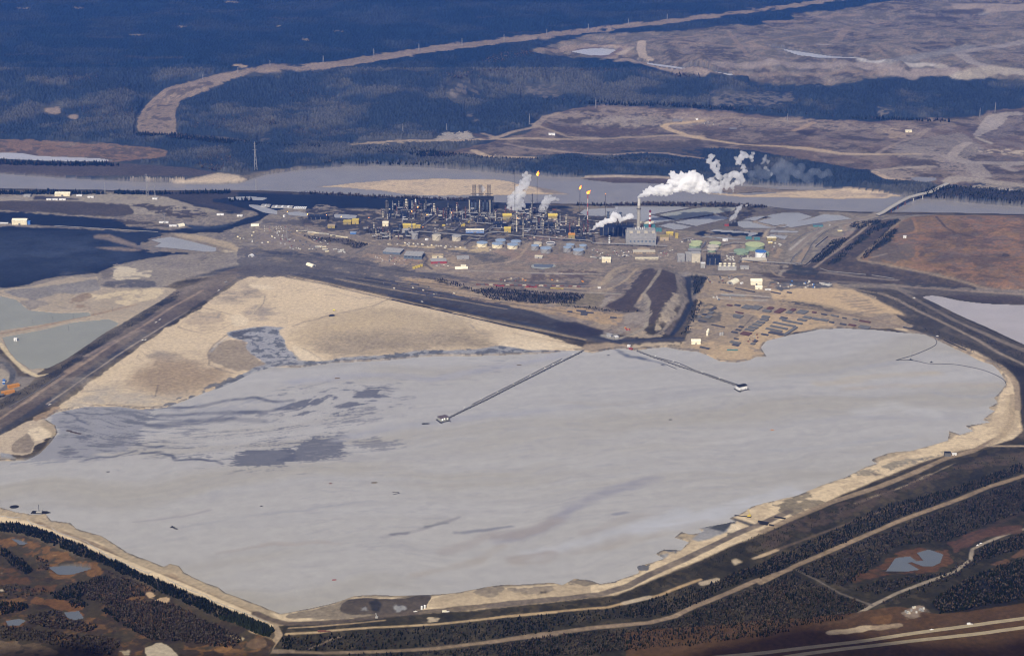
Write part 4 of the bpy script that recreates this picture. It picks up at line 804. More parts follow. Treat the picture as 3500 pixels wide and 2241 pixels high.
# ------------------------------------------------------------------ materials
def mat(name, col, rough=.8, var=.12, scale=.15, metal=0.0, spec=.3, emit=None, estr=0.0, attr=None, bump=0.0, bscale=.2):
    m = bpy.data.materials.new(name)
    m.use_nodes = True
    nt = m.node_tree; b = nt.nodes["Principled BSDF"]
    b.inputs["Roughness"].default_value = rough
    b.inputs["Metallic"].default_value = metal
    b.inputs["Specular IOR Level"].default_value = spec
    geo = nt.nodes.new("ShaderNodeNewGeometry")
    nz = nt.nodes.new("ShaderNodeTexNoise"); nz.inputs["Scale"].default_value = scale; nz.inputs["Detail"].default_value = 5
    nt.links.new(geo.outputs["Position"], nz.inputs["Vector"])
    mr = nt.nodes.new("ShaderNodeMapRange")
    mr.inputs["To Min"].default_value = 1 - var; mr.inputs["To Max"].default_value = 1 + var
    mr.inputs["From Min"].default_value = .3; mr.inputs["From Max"].default_value = .7
    nt.links.new(nz.outputs["Fac"], mr.inputs["Value"])
    vm = nt.nodes.new("ShaderNodeVectorMath"); vm.operation = 'SCALE'
    if attr:
        at = nt.nodes.new("ShaderNodeAttribute"); at.attribute_name = attr
        nt.links.new(at.outputs["Color"], vm.inputs[0])
    else:
        vm.inputs[0].default_value = col
    nt.links.new(mr.outputs[0], vm.inputs["Scale"])
    nt.links.new(vm.outputs[0], b.inputs["Base Color"])
    if emit:
        b.inputs["Emission Color"].default_value = (*emit, 1); b.inputs["Emission Strength"].default_value = estr
    if bump:
        bp = nt.nodes.new("ShaderNodeBump"); bp.inputs["Strength"].default_value = .6; bp.inputs["Distance"].default_value = bump
        n2 = nt.nodes.new("ShaderNodeTexNoise"); n2.inputs["Scale"].default_value = bscale; n2.inputs["Detail"].default_value = 4
        nt.links.new(geo.outputs["Position"], n2.inputs["Vector"]); nt.links.new(n2.outputs["Fac"], bp.inputs["Height"])
        nt.links.new(bp.outputs[0], b.inputs["Normal"])
    return m


def raw_mesh(name, co, quads, material, color=None, smooth=False):
    me = bpy.data.meshes.new(name)
    n = len(quads); k = quads.shape[1]
    me.vertices.add(len(co)); me.vertices.foreach_set("co", np.ascontiguousarray(co, np.float32).ravel())
    me.loops.add(n * k); me.loops.foreach_set("vertex_index", np.ascontiguousarray(quads, np.int32).ravel())
    me.polygons.add(n)
    me.polygons.foreach_set("loop_start", np.arange(0, n * k, k, dtype=np.int32))
    if smooth:
        me.polygons.foreach_set("use_smooth", np.ones(n, bool))
    me.update(calc_edges=True)
    if color is not None:
        a = me.color_attributes.new("Col", 'FLOAT_COLOR', 'POINT')
        a.data.foreach_set("color", np.concatenate([color, np.ones((len(color), 1))], 1).astype(np.float32).ravel())
    me.materials.append(material)
    o = bpy.data.objects.new(name, me); COL.link(o)
    return o


def grid_quads(nr, nc):
    i = np.arange(nr * nc).reshape(nr, nc)
    return np.stack([i[:-1, :-1], i[:-1, 1:], i[1:, 1:], i[1:, :-1]], -1).reshape(-1, 4)


M_GROUND = mat("ground_earth", (1, 1, 1), .95, .16, .09, spec=.08, attr="Col")
nr_, nc_ = Xg.shape
ground = raw_mesh("ground", np.stack([Xg, Yg, Zg], -1).reshape(-1, 3), grid_quads(nr_, nc_), M_GROUND, C.reshape(-1, 3), True)
ground['kind'] = 'structure'
FOREST_MAP = FOREST

# ------------------------------------------------------------------ tailings pond sheet with its scum
rows = np.where(bigP.any(1) | mP.any(1))[0]; cols = np.where(bigP.any(0) | mP.any(0))[0]
j0, j1, i0, i1 = rows[0], rows[-1] + 1, max(cols[0], 5), min(cols[-1] + 1, nc_ - 5)
px_, py_ = Xg[j0:j1, i0:i1], Yg[j0:j1, i0:i1]
pu, pv = proj(px_, py_, WZ)
PC = np.zeros(px_.shape + (3,)); PC[:] = (.385, .374, .358)
ang = math.radians(14)
warp = (fbm(px_ / 420, py_ / 420, 3, 5) - .5) * 260
sx = (px_ * math.cos(ang) + py_ * math.sin(ang)); sy = (-px_ * math.sin(ang) + py_ * math.cos(ang)) + warp
st1 = fbm(sx / 1100, sy / 170, 6, 13, .55); st2 = fbm(sx / 420, sy / 40, 4, 17); st3 = fbm(sx / 240, sy / 16, 3, 19)
w = sstep(.46, .70, st1)[..., None]; PC = PC * (1 - w * .62) + np.array((.345, .322, .272)) * w * .62
w = sstep(.52, .66, st2)[..., None]; PC = PC * (1 - w * .14) + np.array((.30, .30, .315)) * w * .14
w = sstep(.58, .72, fbm(sx / 700, sy / 90, 4, 29))[..., None]; PC = PC * (1 - w * .3) + np.array((.43, .42, .41)) * w * .3
PC *= (1 + (st3 - .5) * .10 + (fbm(px_ / 6, py_ / 6, 2, 3) - .5) * .05)[..., None]
pn = RAGN[:, j0:j1, i0:i1]
ps = s[j0:j1, i0:i1]
sxn = fbm(sx / 130, sy / 30, 4, 77) - .5
patchn = fbm(sx / 75, sy / 16, 6, 78, .62)


PU = _uni(patchn); PU2 = _uni(fbm(sx / 26, sy / 7, 4, 178, .6) * .5 + patchn * .6)


def pond_paint(poly, col, rag, mix, cover=1.0):
    """a slick: ragged and broken at its edge, streaked along the drift"""
    m = pip(pu + (pn[0] * 2 + sxn * 3) * rag * ps, pv + (pn[1] * .5 + sxn * .5) * rag * ps, poly)
    r = soft(m, 5, 2)
    if r is None:
        return
    sl, w = r
    b = .95; a = .5 + b * (min(cover, .9) - .42)
    w = (sstep(.38, .62, a * w + b * PU2[sl] * (1 - .35 * w)) * mix)[..., None]
    PC[sl] = PC[sl] * (1 - w) + np.array(col) * w


def pond_line(pts, col, wid, mix):
    pts = [q for a, b in zip(pts[:-1], pts[1:]) for q in ((a[0] * (1 - t) + b[0] * t, a[1] * (1 - t) + b[1] * t) for t in np.linspace(0, 1, 4))]
    W = [unproj(*p, WZ) for p in pts]
    d = np.full(px_.shape, 1e9)
    wx = px_ + sxn * 25; wy = py_ + pn[1] * 30
    for (x1, y1), (x2, y2) in zip(W[:-1], W[1:]):
        a, b = np.searchsorted(py_[:, 0], [min(y1, y2) - 4 * wid - 40, max(y1, y2) + 4 * wid + 40])
        xx = wx[a:b]; yw = wy[a:b]
        dx, dy = x2 - x1, y2 - y1
        t = np.clip(((xx - x1) * dx + (yw - y1) * dy) / (dx * dx + dy * dy + 1e-6), 0, 1)
        d[a:b] = np.minimum(d[a:b], np.hypot(xx - x1 - t * dx, yw - y1 - t * dy))
    w = (sstep(wid * 1.25, wid * .2, d) * min(1, mix * 1.35) * (.55 + .45 * sstep(.35, .6, patchn)))[..., None]
    PC[:] = PC * (1 - w) + np.array(col) * w


DM = (.105, .11, .135)
pond_paint(FAN, (.26, .26, .275), 6, .9)
pond_paint(px('C1', "430,1040 600,1040 820,1060 760,1090 600,1100 500,1080"), (.15, .15, .165), 7, .7, .6)
pond_paint(px('C1', "600,1150 700,1120 900,1115 1000,1130 800,1165 650,1170"), (.14, .14, .155), 7, .8, .6)
pond_paint(px('C1', "600,1260 800,1200 1040,1170 1030,1220 800,1290 620,1300"), (.15, .15, .165), 7, .75, .6)
pond_paint(px('C1', "420,1340 480,1280 540,1290 580,1330 560,1355 470,1360"), (.14, .14, .155), 6, .8, .7)
pond_paint(px('C1', "550,1230 600,1210 640,1190 630,1230 590,1260"), (.10, .10, .12), 2, .9)
pond_paint(px('C1', "1100,1010 1400,1000 2053,950 2053,1000 1500,1100 1100,1180 1000,1230 960,1200 1060,1130"), (.31, .31, .32), 8, .7, .7)
for s_, wd_, m_ in (("1130,1010 1400,1000 1600,960 1800,940 1950,970 2053,965", 12, .7), ("1110,1065 1400,1050 1600,1050 1800,1040 2053,1020", 14, .6), ("1050,1140 1300,1120 1500,1090 1700,1100 1850,1105", 22, .5), ("950,1270 1100,1280 1150,1270", 8, .7), ("1000,1330 1200,1340 1250,1370 1500,1390 1560,1410", 9, .8), ("620,1370 800,1350 950,1310", 8, .6), ("440,1040 540,1080 620,1130", 5, .8)):
    pond_line(px('C1', s_), DM, wd_, m_)
for s_, cv, mx in (("400,930 480,880 560,865 610,880 605,930 540,965 500,970 420,950", .9, .85), ("280,1040 270,1010 420,960 490,965 480,1000 400,1020", .85, .8), ("0,980 60,955 200,940 300,905 300,950 200,960 80,990", .7, .75), ("300,900 340,865 400,860 380,900", .6, .7), ("0,1040 80,1010 130,1030 60,1050", .6, .7), ("0,1160 40,1110 100,1115 90,1150", .6, .6), ("570,1040 640,1030 760,960 800,950 700,1020 600,1050", .45, .5),
                   ("0,1300 150,1205 350,1215 380,1250 330,1280 400,1320 300,1350 100,1390 -60,1400 -140,1390", .95, .85), ("380,1280 480,1240 580,1205 640,1220 680,1245 820,1240 780,1270 620,1300 480,1300", .8, .6), ("100,1210 350,1210 370,1240 160,1230", .9, .5), ("640,855 700,850 680,875 650,875", .8, .6), ("940,810 1080,790 1100,800 980,825", .5, .35), ("1250,760 1500,700 1700,640 1750,640 1600,700 1300,770", .6, .4)):
    pond_paint(px('C2', s_), DM, 8, mx, cv)
pond_paint(px('C2', "-100,880 300,860 640,840 760,900 800,980 640,1080 300,1180 -100,1200"), DM, 8, .75, .2)
pond_paint(px('C1', "900,1060 1400,1020 2053,960 2053,1300 1600,1420 1200,1380 900,1320"), DM, 8, .6, .19)
pond_paint(px('C1', "400,1020 900,1000 1100,1010 1000,1250 600,1350 400,1300"), (.14, .145, .16), 8, .7, .3)
pond_paint(px('F', "700,1000 1500,900 2300,900 2200,1000 1500,1250 700,1350"), (.3, .295, .3), 8, .5, .16)
for s_, cv, mx in (("1640,1420 1600,1380 1700,1320 1900,1290 2053,1290 2053,1400 1900,1420 1750,1425", .9, .85), ("1250,1330 1400,1330 1420,1350 1280,1350", .6, .6), ("1400,1350 1520,1350 1500,1380 1400,1370", .6, .6)):
    pond_paint(px('C1', s_), DM, 8, mx, cv)
for c_, s_, k_, wd_, m_ in (('C2', "0,830 500,780 1000,810 1500,720 1900,640", (.33, .33, .36), 30, .5), ('C2', "300,1240 700,1150 1100,1100 1500,1050 2053,1000", (.33, .33, .35), 26, .5), ('C3', "650,890 750,960 860,970 930,990", (.12, .13, .16), 12, .9), ('C3', "980,1000 1050,1010 1120,1040", (.14, .15, .18), 9, .8), ('C3', "200,1470 800,1430 1500,1300 2000,1290 2405,1270", (.33, .325, .325), 26, .55), ('C3', "0,1420 500,1450 900,1420", (.36, .34, .30), 20, .5),
                            ('C4', "0,1170 400,1130 800,1060 1100,1020", (.33, .33, .34), 18, .5), ('C4', "300,1240 700,1190 950,1150 1500,1130", (.42, .37, .28), 26, .55), ('C4', "600,1290 1000,1260 1500,1250 2100,1250", (.40, .355, .29), 22, .5), ('C4', "1500,1330 1700,1370 2000,1370 2100,1350", (.32, .32, .33), 20, .5), ('D4', "0,200 500,130 900,140 1200,130", (.33, .325, .33), 20, .5), ('D4', "0,330 400,300 900,240", (.34, .34, .345), 16, .45), ('D4', "600,100 800,60 1000,110", (.44, .435, .43), 40, .5),
                            ('D3', "0,590 300,520 450,450 600,320 1000,150 1300,80", (.28, .275, .30), 26, .7), ('D3', "150,770 350,760 500,700 700,670 1000,600 1200,490", (.34, .315, .285), 26, .7), ('D3', "900,660 1100,620 1400,520 1700,440", (.37, .345, .31), 16, .6), ('D3', "700,520 900,490 1000,430 1200,380", (.34, .32, .30), 22, .6), ('D3', "950,380 1050,360", (.24, .24, .27), 10, .7), ('D3', "1200,500 1700,400 2400,200", (.45, .46, .49), 40, .5), ('D3', "300,720 900,560 1500,370", (.43, .44, .47), 36, .4),
                            ('D2', "1000,320 1150,290 1300,250 1500,205 1620,160", (.27, .26, .26), 9, .7), ('D2', "1080,300 1180,285", (.15, .15, .17), 8, .8), ('D2', "1350,230 1530,205", (.18, .18, .19), 7, .7), ('D2', "1560,290 1900,260 2030,240", (.22, .22, .24), 10, .7), ('D2', "1500,440 1800,330 2100,300 2405,190", (.31, .28, .26), 26, .6), ('D2', "1250,640 1400,600 1750,530 1950,400", (.35, .32, .28), 18, .55), ('D2', "0,130 400,90 900,20", (.30, .30, .31), 8, .5), ('D2', "0,380 300,370 620,375", (.36, .33, .30), 10, .6), ('D2', "2050,530 2250,480 2400,460", (.33, .30, .275), 18, .6), ('D1', "1800,590 2100,520 2405,490", (.35, .32, .29), 7, .6), ('D1', "1480,375 1900,300 2405,210", (.33, .33, .33), 5, .5), ('D1', "1100,310 1500,270 1720,220", (.30, .28, .28), 6, .5)):
    pond_line(px(c_, s_), k_, wd_, m_)
w = np.exp(-((pu - 731) ** 2 + (pv - 1695) ** 2) / 22 ** 2)[..., None]
PC = PC * (1 - .3 * w) + np.array((.27, .27, .28)) * .3 * w
PC = np.clip(PC, .02, .7)
keep = (bigP | mP)[j0:j1, i0:i1]
kq = keep[:-1, :-1] | keep[1:, 1:] | keep[:-1, 1:] | keep[1:, :-1]
gq = grid_quads(*px_.shape)[kq.ravel()]
used, inv = np.unique(gq, return_inverse=True)
co = np.stack([px_, py_, np.full(px_.shape, WZ)], -1).reshape(-1, 3)[used]
M_POND = mat("tailings_scum", (1, 1, 1), .6, .05, .03, spec=.06, attr="Col")
tp = raw_mesh("tailings_pond", co, inv.reshape(-1, 4), M_POND, PC.reshape(-1, 3)[used])
tp['kind'] = 'structure'


def water_mat(name, col, rough, bump=.25, bscale=.08):
    m = mat(name, col, rough, .06, .012, spec=.32, bump=bump, bscale=bscale)
    m.node_tree.nodes["Principled BSDF"].inputs["IOR"].default_value = 1.25
    return m


WM = {k: water_mat(k + "_water", c, .14 if k in ('river', 'swamp') else .32, .06) for k, c in WCOL.items()}


def sheet(name, pts, z, material):
    co = [(*unproj(u, v, z), z) for u, v in pts]
    me = bpy.data.meshes.new(name); me.from_pydata(co, [], [list(range(len(co)))]); me.update()
    if me.polygons[0].normal.z < 0:
        me.flip_normals()
    me.materials.append(material)
    o = bpy.data.objects.new(name, me); COL.link(o); o['kind'] = 'structure'
    return o


for P, z, k_ in SHEETS:
    sheet("pond", P, z, WM[k_])
ext = [(p[0], p[1]) for p in RIVER]
riv = [(u, v - 4) if i < 27 else (u, v + 4) for i, (u, v) in enumerate(ext)]
sheet("river", riv, RZ, WM['river'])


# ------------------------------------------------------------------ roads as draped ribbons
def ribbon(name, pts, wid, material, lift=.5, z0=None):
    W = [Vector(gp(*p)[:2]) for p in pts]
    P = []
    for a, b in zip(W[:-1], W[1:]):
        n = max(1, int((b - a).length / 14))
        P += [a.lerp(b, t / n) for t in range(n)]
    P.append(W[-1])
    for _ in range(6):
        P = [P[0]] + [(P[i - 1] + P[i] * 2 + P[i + 1]) / 4 for i in range(1, len(P) - 1)] + [P[-1]]
    co = []
    for i, p in enumerate(P):
        t = (P[min(i + 1, len(P) - 1)] - P[max(i - 1, 0)]).normalized()
        nrm = Vector((-t.y, t.x))
        zs = [float(H(*(p + nrm * wid * k))) for k in (-.5, 0, .5)]
        z = max(zs) + lift
        for k in (-.5, -.25, 0, .25, .5):
            q = p + nrm * wid * k
            co.append((q.x, q.y, z))
    q = grid_quads(len(P), 5)
    o = raw_mesh(name, np.array(co), q[:, ::-1], material)
    if o.data.polygons[0].normal.z < 0:
        o.data.flip_normals()
    o['kind'] = 'structure'
    return o


M_ASPH = mat("worn_asphalt", (.34, .28, .185), .9, .12, .06, spec=.1)
M_LINE = mat("road_paint", (.7, .68, .6), .8, .1, .3)
for s_ in ("-900,1610 -400,1560 0,1524 400,1477 800,1422 1200,1366 1556,1318 1900,1270", "-500,1650 180,1540 560,1490 1000,1440 1300,1408 1556,1372 1900,1320"):
    ribbon("highway", px('D4', s_), 13, M_ASPH, .5)
M_HAUL = mat("haul_gravel", (.24, .20, .155), .95, .14, .05, spec=.05)
ribbon("bridge_road", px('B5', "0,1112 160,962 300,862 420,802 700,752 850,715 930,680"), 15, M_HAUL, .6)

# ------------------------------------------------------------------ object kit
class MB:
    def __init__(s):
        s.v = []; s.f = []; s.n = 0

    def add(s, v, f):
        s.v.append(np.asarray(v, float)); s.f += [[i + s.n for i in q] for q in f]; s.n += len(v)
        return s

    def box(s, x0, x1, y0, y1, z0, z1):
        v = [(x0, y0, z0), (x1, y0, z0), (x1, y1, z0), (x0, y1, z0), (x0, y0, z1), (x1, y0, z1), (x1, y1, z1), (x0, y1, z1)]
        return s.add(v, [(0, 3, 2, 1), (4, 5, 6, 7), (0, 1, 5, 4), (1, 2, 6, 5), (2, 3, 7, 6), (3, 0, 4, 7)])

    def bar(s, a, b, r, n=6, r2=None, cap=True):
        a = Vector(a); b = Vector(b); r2 = r if r2 is None else r2
        d = (b - a); q = d.to_track_quat('Z', 'Y') if d.length > 1e-6 else None
        if q is None:
            return s
        v = []
        for p, rr in ((a, r), (b, r2)):
            for k in range(n):
                t = 2 * math.pi * (k + .5) / n
                v.append(tuple(p + q @ Vector((rr * math.cos(t), rr * math.sin(t), 0))))
        f = [(k, (k + 1) % n, n + (k + 1) % n, n + k) for k in range(n)]
        if cap:
            f += [tuple(range(n - 1, -1, -1)), tuple(range(n, 2 * n))]
        return s.add(v, f)

    def tube(s, pts, r, n=6):
        for a, b in zip(pts[:-1], pts[1:]):
            s.bar(a, b, r, n)
        return s

    def lathe(s, prof, n=24, c=(0, 0)):
        v = []; f = []
        for r, z in prof:
            v += [(c[0] + r * math.cos(2 * math.pi * k / n), c[1] + r * math.sin(2 * math.pi * k / n), z) for k in range(n)]
        for j in range(len(prof) - 1):
            f += [(j * n + k, j * n + (k + 1) % n, (j + 1) * n + (k + 1) % n, (j + 1) * n + k) for k in range(n)]
        f += [tuple(range(n - 1, -1, -1)), tuple((len(prof) - 1) * n + k for k in range(n))]
        return s.add(v, f)

    def prism(s, prof, y0, y1):
        """profile in x,z extruded along y"""
        n = len(prof)
        v = [(x, y0, z) for x, z in prof] + [(x, y1, z) for x, z in prof]
        f = [(k, (k + 1) % n, n + (k + 1) % n, n + k) for k in range(n)] + [tuple(range(n - 1, -1, -1)), tuple(range(n, 2 * n))]
        return s.add(v, [q[::-1] for q in f])

    def prismx(s, prof, x0, x1):
        n = len(prof)
        v = [(x0, y, z) for y, z in prof] + [(x1, y, z) for y, z in prof]
        f = [(k, (k + 1) % n, n + (k + 1) % n, n + k) for k in range(n)] + [tuple(range(n - 1, -1, -1)), tuple(range(n, 2 * n))]
        return s.add(v, f)

    def sph(s, c, r, n=8, m=5, sz=1.0):
        return s.lathe([(max(r * math.sin(math.pi * j / m), .02 * r), c[2] - r * sz * math.cos(math.pi * j / m)) for j in range(m + 1)], n, (c[0], c[1]))

    def build(s, name, material, parent=None):
        me = bpy.data.meshes.new(name)
        v = np.concatenate(s.v) if s.v else np.zeros((0, 3))
        me.from_pydata(v.tolist(), [], s.f); me.update()
        me.materials.append(material)
        o = bpy.data.objects.new(name, me); COL.link(o)
        if parent is not None:
            o.parent = parent
        return o


def thing(name, label, cat, loc, rot=0.0, group=None):
    o = bpy.data.objects.new(name, None); COL.link(o)
    o.location = loc; o.rotation_euler = (0, 0, rot); o['label'] = label; o['category'] = cat
    if group:
        o['group'] = group
    return o


def tag(o, label, cat, group=None):
    o['label'] = label; o['category'] = cat
    if group:
        o['group'] = group
    return o


def copy_tree(o, loc, rot, label=None, group=None):
    r = o.copy(); COL.link(r); r.location = loc; r.rotation_euler = (0, 0, rot)
    if label:
        r['label'] = label
    if group:
        r['group'] = group
    for ch in [c for c in bpy.data.objects if c.parent == o]:
        c = ch.copy(); COL.link(c); c.parent = r
    return r


_MC = {}


def M(key, col=None, **k):
    if key not in _MC:
        _MC[key] = mat(key, col, **k)
    return _MC[key]


WHITE = M("white_paint", (.74, .73, .70), rough=.6); CREAM = M("cream_cladding", (.72, .64, .44), rough=.6); CREAMR = M("cream_fabric", (.80, .74, .55), rough=.7)
YEL = M("yellow_cladding", (.42, .32, .09), rough=.6); YELB = M("bright_yellow", (.55, .42, .08), rough=.6); YELD = M("mustard_cladding", (.29, .23, .09), rough=.7); TANM = M("tan_cladding", (.40, .31, .20), rough=.8)
GREYL = M("light_grey_cladding", (.34, .33, .31), rough=.7); GREYM = M("grey_cladding", (.27, .265, .26), rough=.8); GREYD = M("dark_grey_cladding", (.12, .12, .125), rough=.8); SLATE = M("slate_blue_cladding", (.10, .13, .17), rough=.7)
BLUE = M("blue_cladding", (.06, .16, .42), rough=.5); BLUER = M("blue_grey_roof", (.27, .34, .44), rough=.6); TEAL = M("teal_cladding", (.07, .20, .21), rough=.6); GREEN = M("pale_green_paint", (.24, .32, .21), rough=.6); GREENR = M("pale_green_roof", (.42, .46, .24), rough=.6)
RED = M("red_paint", (.28, .05, .045), rough=.6); RUST = M("rusty_steel", (.16, .07, .05), rough=.85); ORGM = M("orange_paint", (.5, .22, .04), rough=.7); STEEL = M("galvanised_steel", (.30, .295, .285), rough=.5, metal=.2); DSTEEL = M("dark_steel", (.025, .025, .027), rough=.7); MSTEEL = M("weathered_steel", (.085, .08, .075), rough=.7)
BEIGE = M("beige_paint", (.50, .45, .35), rough=.7); CONC = M("concrete", (.36, .34, .29), rough=.9); BLACKM = M("black_coating", (.018, .018, .02), rough=.6); TIRE = M("rubber", (.02, .02, .02), rough=.9); GLASS = M("dark_glazing", (.03, .035, .04), rough=.2)
FLAME = M("flame_fire", (1, .35, .02), emit=(1.0, .20, .01), estr=2.0); FLAMEC = M("flame_core", (1, .7, .1), emit=(1.0, .5, .05), estr=2.6); LAMPO = M("orange_lamp_glow", (1, .5, .1), emit=(1, .35, .06), estr=4); LAMPW = M("white_lamp_glow", (1, .95, .85), emit=(1, .95, .85), estr=6)


def here(c, x, y):
    g = cp(c, x, y)
    return Vector(g), mpp(*g) * CR[c][2]


def building(c, x, y, w, h, d, wall, roof, label, rot=0, gable=0, name='building', cat='building', door=True, win=0, trim=None):
    p, s = here(c, x, y)
    W, Hh = w * s, h * s * 1.04
    t = thing(name, label, cat, p, math.radians(rot))
    MB().box(-W / 2, W / 2, 0, d, -1, Hh).build('wall', wall, t)
    r = MB()
    if gable:
        r.prismx([(-.6, Hh), (d + .6, Hh), (d / 2, Hh + gable)], -W / 2 - .6, W / 2 + .6)
    else:
        r.box(-W / 2 - .5, W / 2 + .5, -.5, d + .5, Hh + .003, Hh + .9)
    r.build('roof', roof, t)
    if door:
        MB().box(-W * .07, W * .07, -.25, -.02, .02, min(Hh * .6, 5)).build('door', GREYD, t)
    for k in range(win):
        xx = -W / 2 + W * (k + .5) / win
        MB().box(xx - W / win * .3, xx + W / win * .3, -.2, -.02, Hh * .55, Hh * .8).build('window', GLASS, t)
    if trim:
        MB().box(-W / 2 - .1, W / 2 + .1, -.3, -.05, Hh * .3, Hh * .45).build('stripe', trim, t)
    return t


def hangar(c, x, y, L, w, rot, cover, label, flat=.9, dark=True):
    """fabric quonset; (x, y) is the middle of its footprint, L along local x"""
    p, _ = here(c, x, y)
    t = thing('fabric_hangar', label, 'hangar', p, math.radians(rot))
    prof = [(w / 2 * math.cos(a), w / 2 * flat * math.sin(a)) for a in np.linspace(0, math.pi, 13)]
    MB().prismx(prof + [(-w / 2, -1), (w / 2, -1)], -L / 2, L / 2).build('cover', cover, t)
    for sx in (-1, 1):
        e = [(a * .94, b * .94) for a, b in prof]
        MB().prismx(e, *sorted((sx * L / 2 + sx * .05, sx * (L / 2 + .4)))).build('end_wall', GREYL, t)
        if dark:
            MB().prismx([(-w * .2, 0), (w * .2, 0), (w * .2, w * .27), (-w * .2, w * .27)], *sorted((sx * (L / 2 + .42), sx * (L / 2 + .8)))).build('doorway', GREYD, t)
    return t


def tank(c, x, ytop, w, ybot, shell, roof, label, dome=0.0, openr=False, group=None):
    x0, y0, s0 = CR[c]
    g = gp(x0 + x * s0, y0 + (ybot - w / 2 * .285) * s0)
    s = mpp(*g) * s0
    R_ = w * s / 2; Hh = max((ybot - w / 2 * .285 - ytop) * s * 1.045, 4)
    t = thing('storage_tank', label, 'tank', g, 0, group)
    MB().lathe([(R_, -1), (R_, Hh * .33), (R_ * .997, Hh * .34), (R_, Hh * .66), (R_ * .997, Hh * .67), (R_, Hh)], 40).build('shell', shell, t)
    if openr:
        MB().lathe([(R_ * .9, Hh + .01), (R_ * .88, Hh + .02)], 40).build('floating_roof', GREYD, t)
        m = MB()
        for a in np.linspace(0, 2 * math.pi, 41)[:-1]:
            b = a + math.pi / 20
            m.bar((R_ * math.cos(a), R_ * math.sin(a), Hh + .5), (R_ * math.cos(b), R_ * math.sin(b), Hh + .5), .9, 6)
        m.build('rim', WHITE, t)
    else:
        MB().lathe([(R_ * 1.03, Hh + .01), (R_ * 1.03, Hh + .8), (R_ * .6, Hh + .9 + dome * .6), (R_ * .05, Hh + 1 + dome)], 40).build('roof', roof, t)
    st = MB()
    for k in range(12):
        a = -1.9 + k * .075; b = a + .075
        st.bar((R_ * 1.03 * math.cos(a), R_ * 1.03 * math.sin(a), Hh * k / 12), (R_ * 1.03 * math.cos(b), R_ * 1.03 * math.sin(b), Hh * (k + 1) / 12), .5, 4)
    st.build('stair', MSTEEL, t)
    return t


def put(c, x, y):
    return here(c, x, y)[0]


# ------------------------------------------------------------------ tank farm
for a in (("B3", 336, 958, 128, 1018, CREAM, BLUER, "white tank with blue roof, leftmost of the three in the front row"), ("B3", 515, 970, 128, 1030, CREAM, BLUER, "white tank with blue roof, middle of the three in the front row"), ("B3", 694, 980, 128, 1040, CREAM, BLUER, "white tank with blue roof, rightmost of the three in the front row"),
          ("B3", 553, 930, 122, 992, GREYL, BLUER, "grey tank with blue roof right behind the gap of the first two white tanks"), ("B3", 733, 942, 122, 1000, GREYL, BLUER, "grey tank with blue roof behind the rightmost white tank"),
          ("B3", 990, 962, 98, 1004, CREAM, BEIGE, "small cream tank with a cream roof beside the open tank"), ("B3", 958, 992, 95, 1052, GREYM, BLUER, "small dark grey tank in front of the small cream tank"), ("B3", 1085, 1022, 130, 1088, GREYM, BLUER, "wide grey tank in front of the open tank with the white rim"),
          ("B3", 1370, 980, 100, 1030, GREYL, BLUER, "grey tank at the back left of the four eastern tanks"), ("B3", 1337, 1012, 98, 1075, GREYM, BLUER, "small grey tank with the brightest blue roof of the four eastern tanks"), ("B3", 1520, 990, 90, 1048, GREYM, BLUER, "small grey tank at the back right of the four eastern tanks"), ("B3", 1467, 1042, 130, 1108, GREYM, BLUER, "wide grey tank nearest the road of the four eastern tanks"),
          ("B2", 2035, 872, 105, 938, BEIGE, BEIGE, "beige tank with a pale roof, left of two lone tanks below the pipe rack"), ("B2", 2270, 880, 110, 945, BEIGE, GREYL, "beige tank with a grey roof, right of two lone tanks below the pipe rack"), ("B2", 1780, 858, 80, 925, GREYM, GREYL, "grey cone roofed tank left of the two lone beige tanks"), ("E1", 735, 555, 140, 620, GREYL, GREYL, "low wide pale tank in front of the long yellow shed"), ("E1", 230, 650, 75, 725, BEIGE, BEIGE, "small beige tank at the left end of the smoky units"), ("E1", 1115, 738, 65, 760, WHITE, WHITE, "small white tank lying low beside the beige tanks"),
          ("E2", 390, 225, 182, 285, GREEN, GREENR, "pale green tank at the back left of the five green tanks"), ("E2", 360, 270, 192, 348, GREEN, GREENR, "pale green tank at the front left of the five green tanks"), ("E2", 695, 242, 190, 305, GREEN, GREENR, "pale green tank at the back right of the five green tanks"), ("E2", 662, 294, 190, 362, GREYL, BEIGE, "pale tank with a beige roof between the green tanks"), ("E2", 635, 348, 142, 400, GREEN, BEIGE, "smallest green tank with a beige roof above the lattice unit"),
          ("E2", 1345, 265, 308, 378, GREEN, GREENR, "largest tank, green shell under a pale yellow roof"), ("E2", 1125, 372, 250, 442, GREEN, GREEN, "low wide pale green tank left of the blue roofed tank"), ("E2", 1440, 380, 182, 510, WHITE, BLUE, "tall white tank with a vivid blue roof"), ("E2", 860, 192, 96, 218, WHITE, WHITE, "small flat white tank behind the green tanks"), ("E2", 1548, 398, 60, 455, GREEN, GREEN, "narrow green tank half hidden behind the blue roofed tank"),
          ("B2", 245, 640, 30, 660, WHITE, WHITE, "small white round tank at the far left of the plant")):
    tank(*a, dome=.8)
tank("B3", 1140, 963, 104, 1012, GREYM, WHITE, "open topped tank with a dark floor and bright white rim", openr=True)
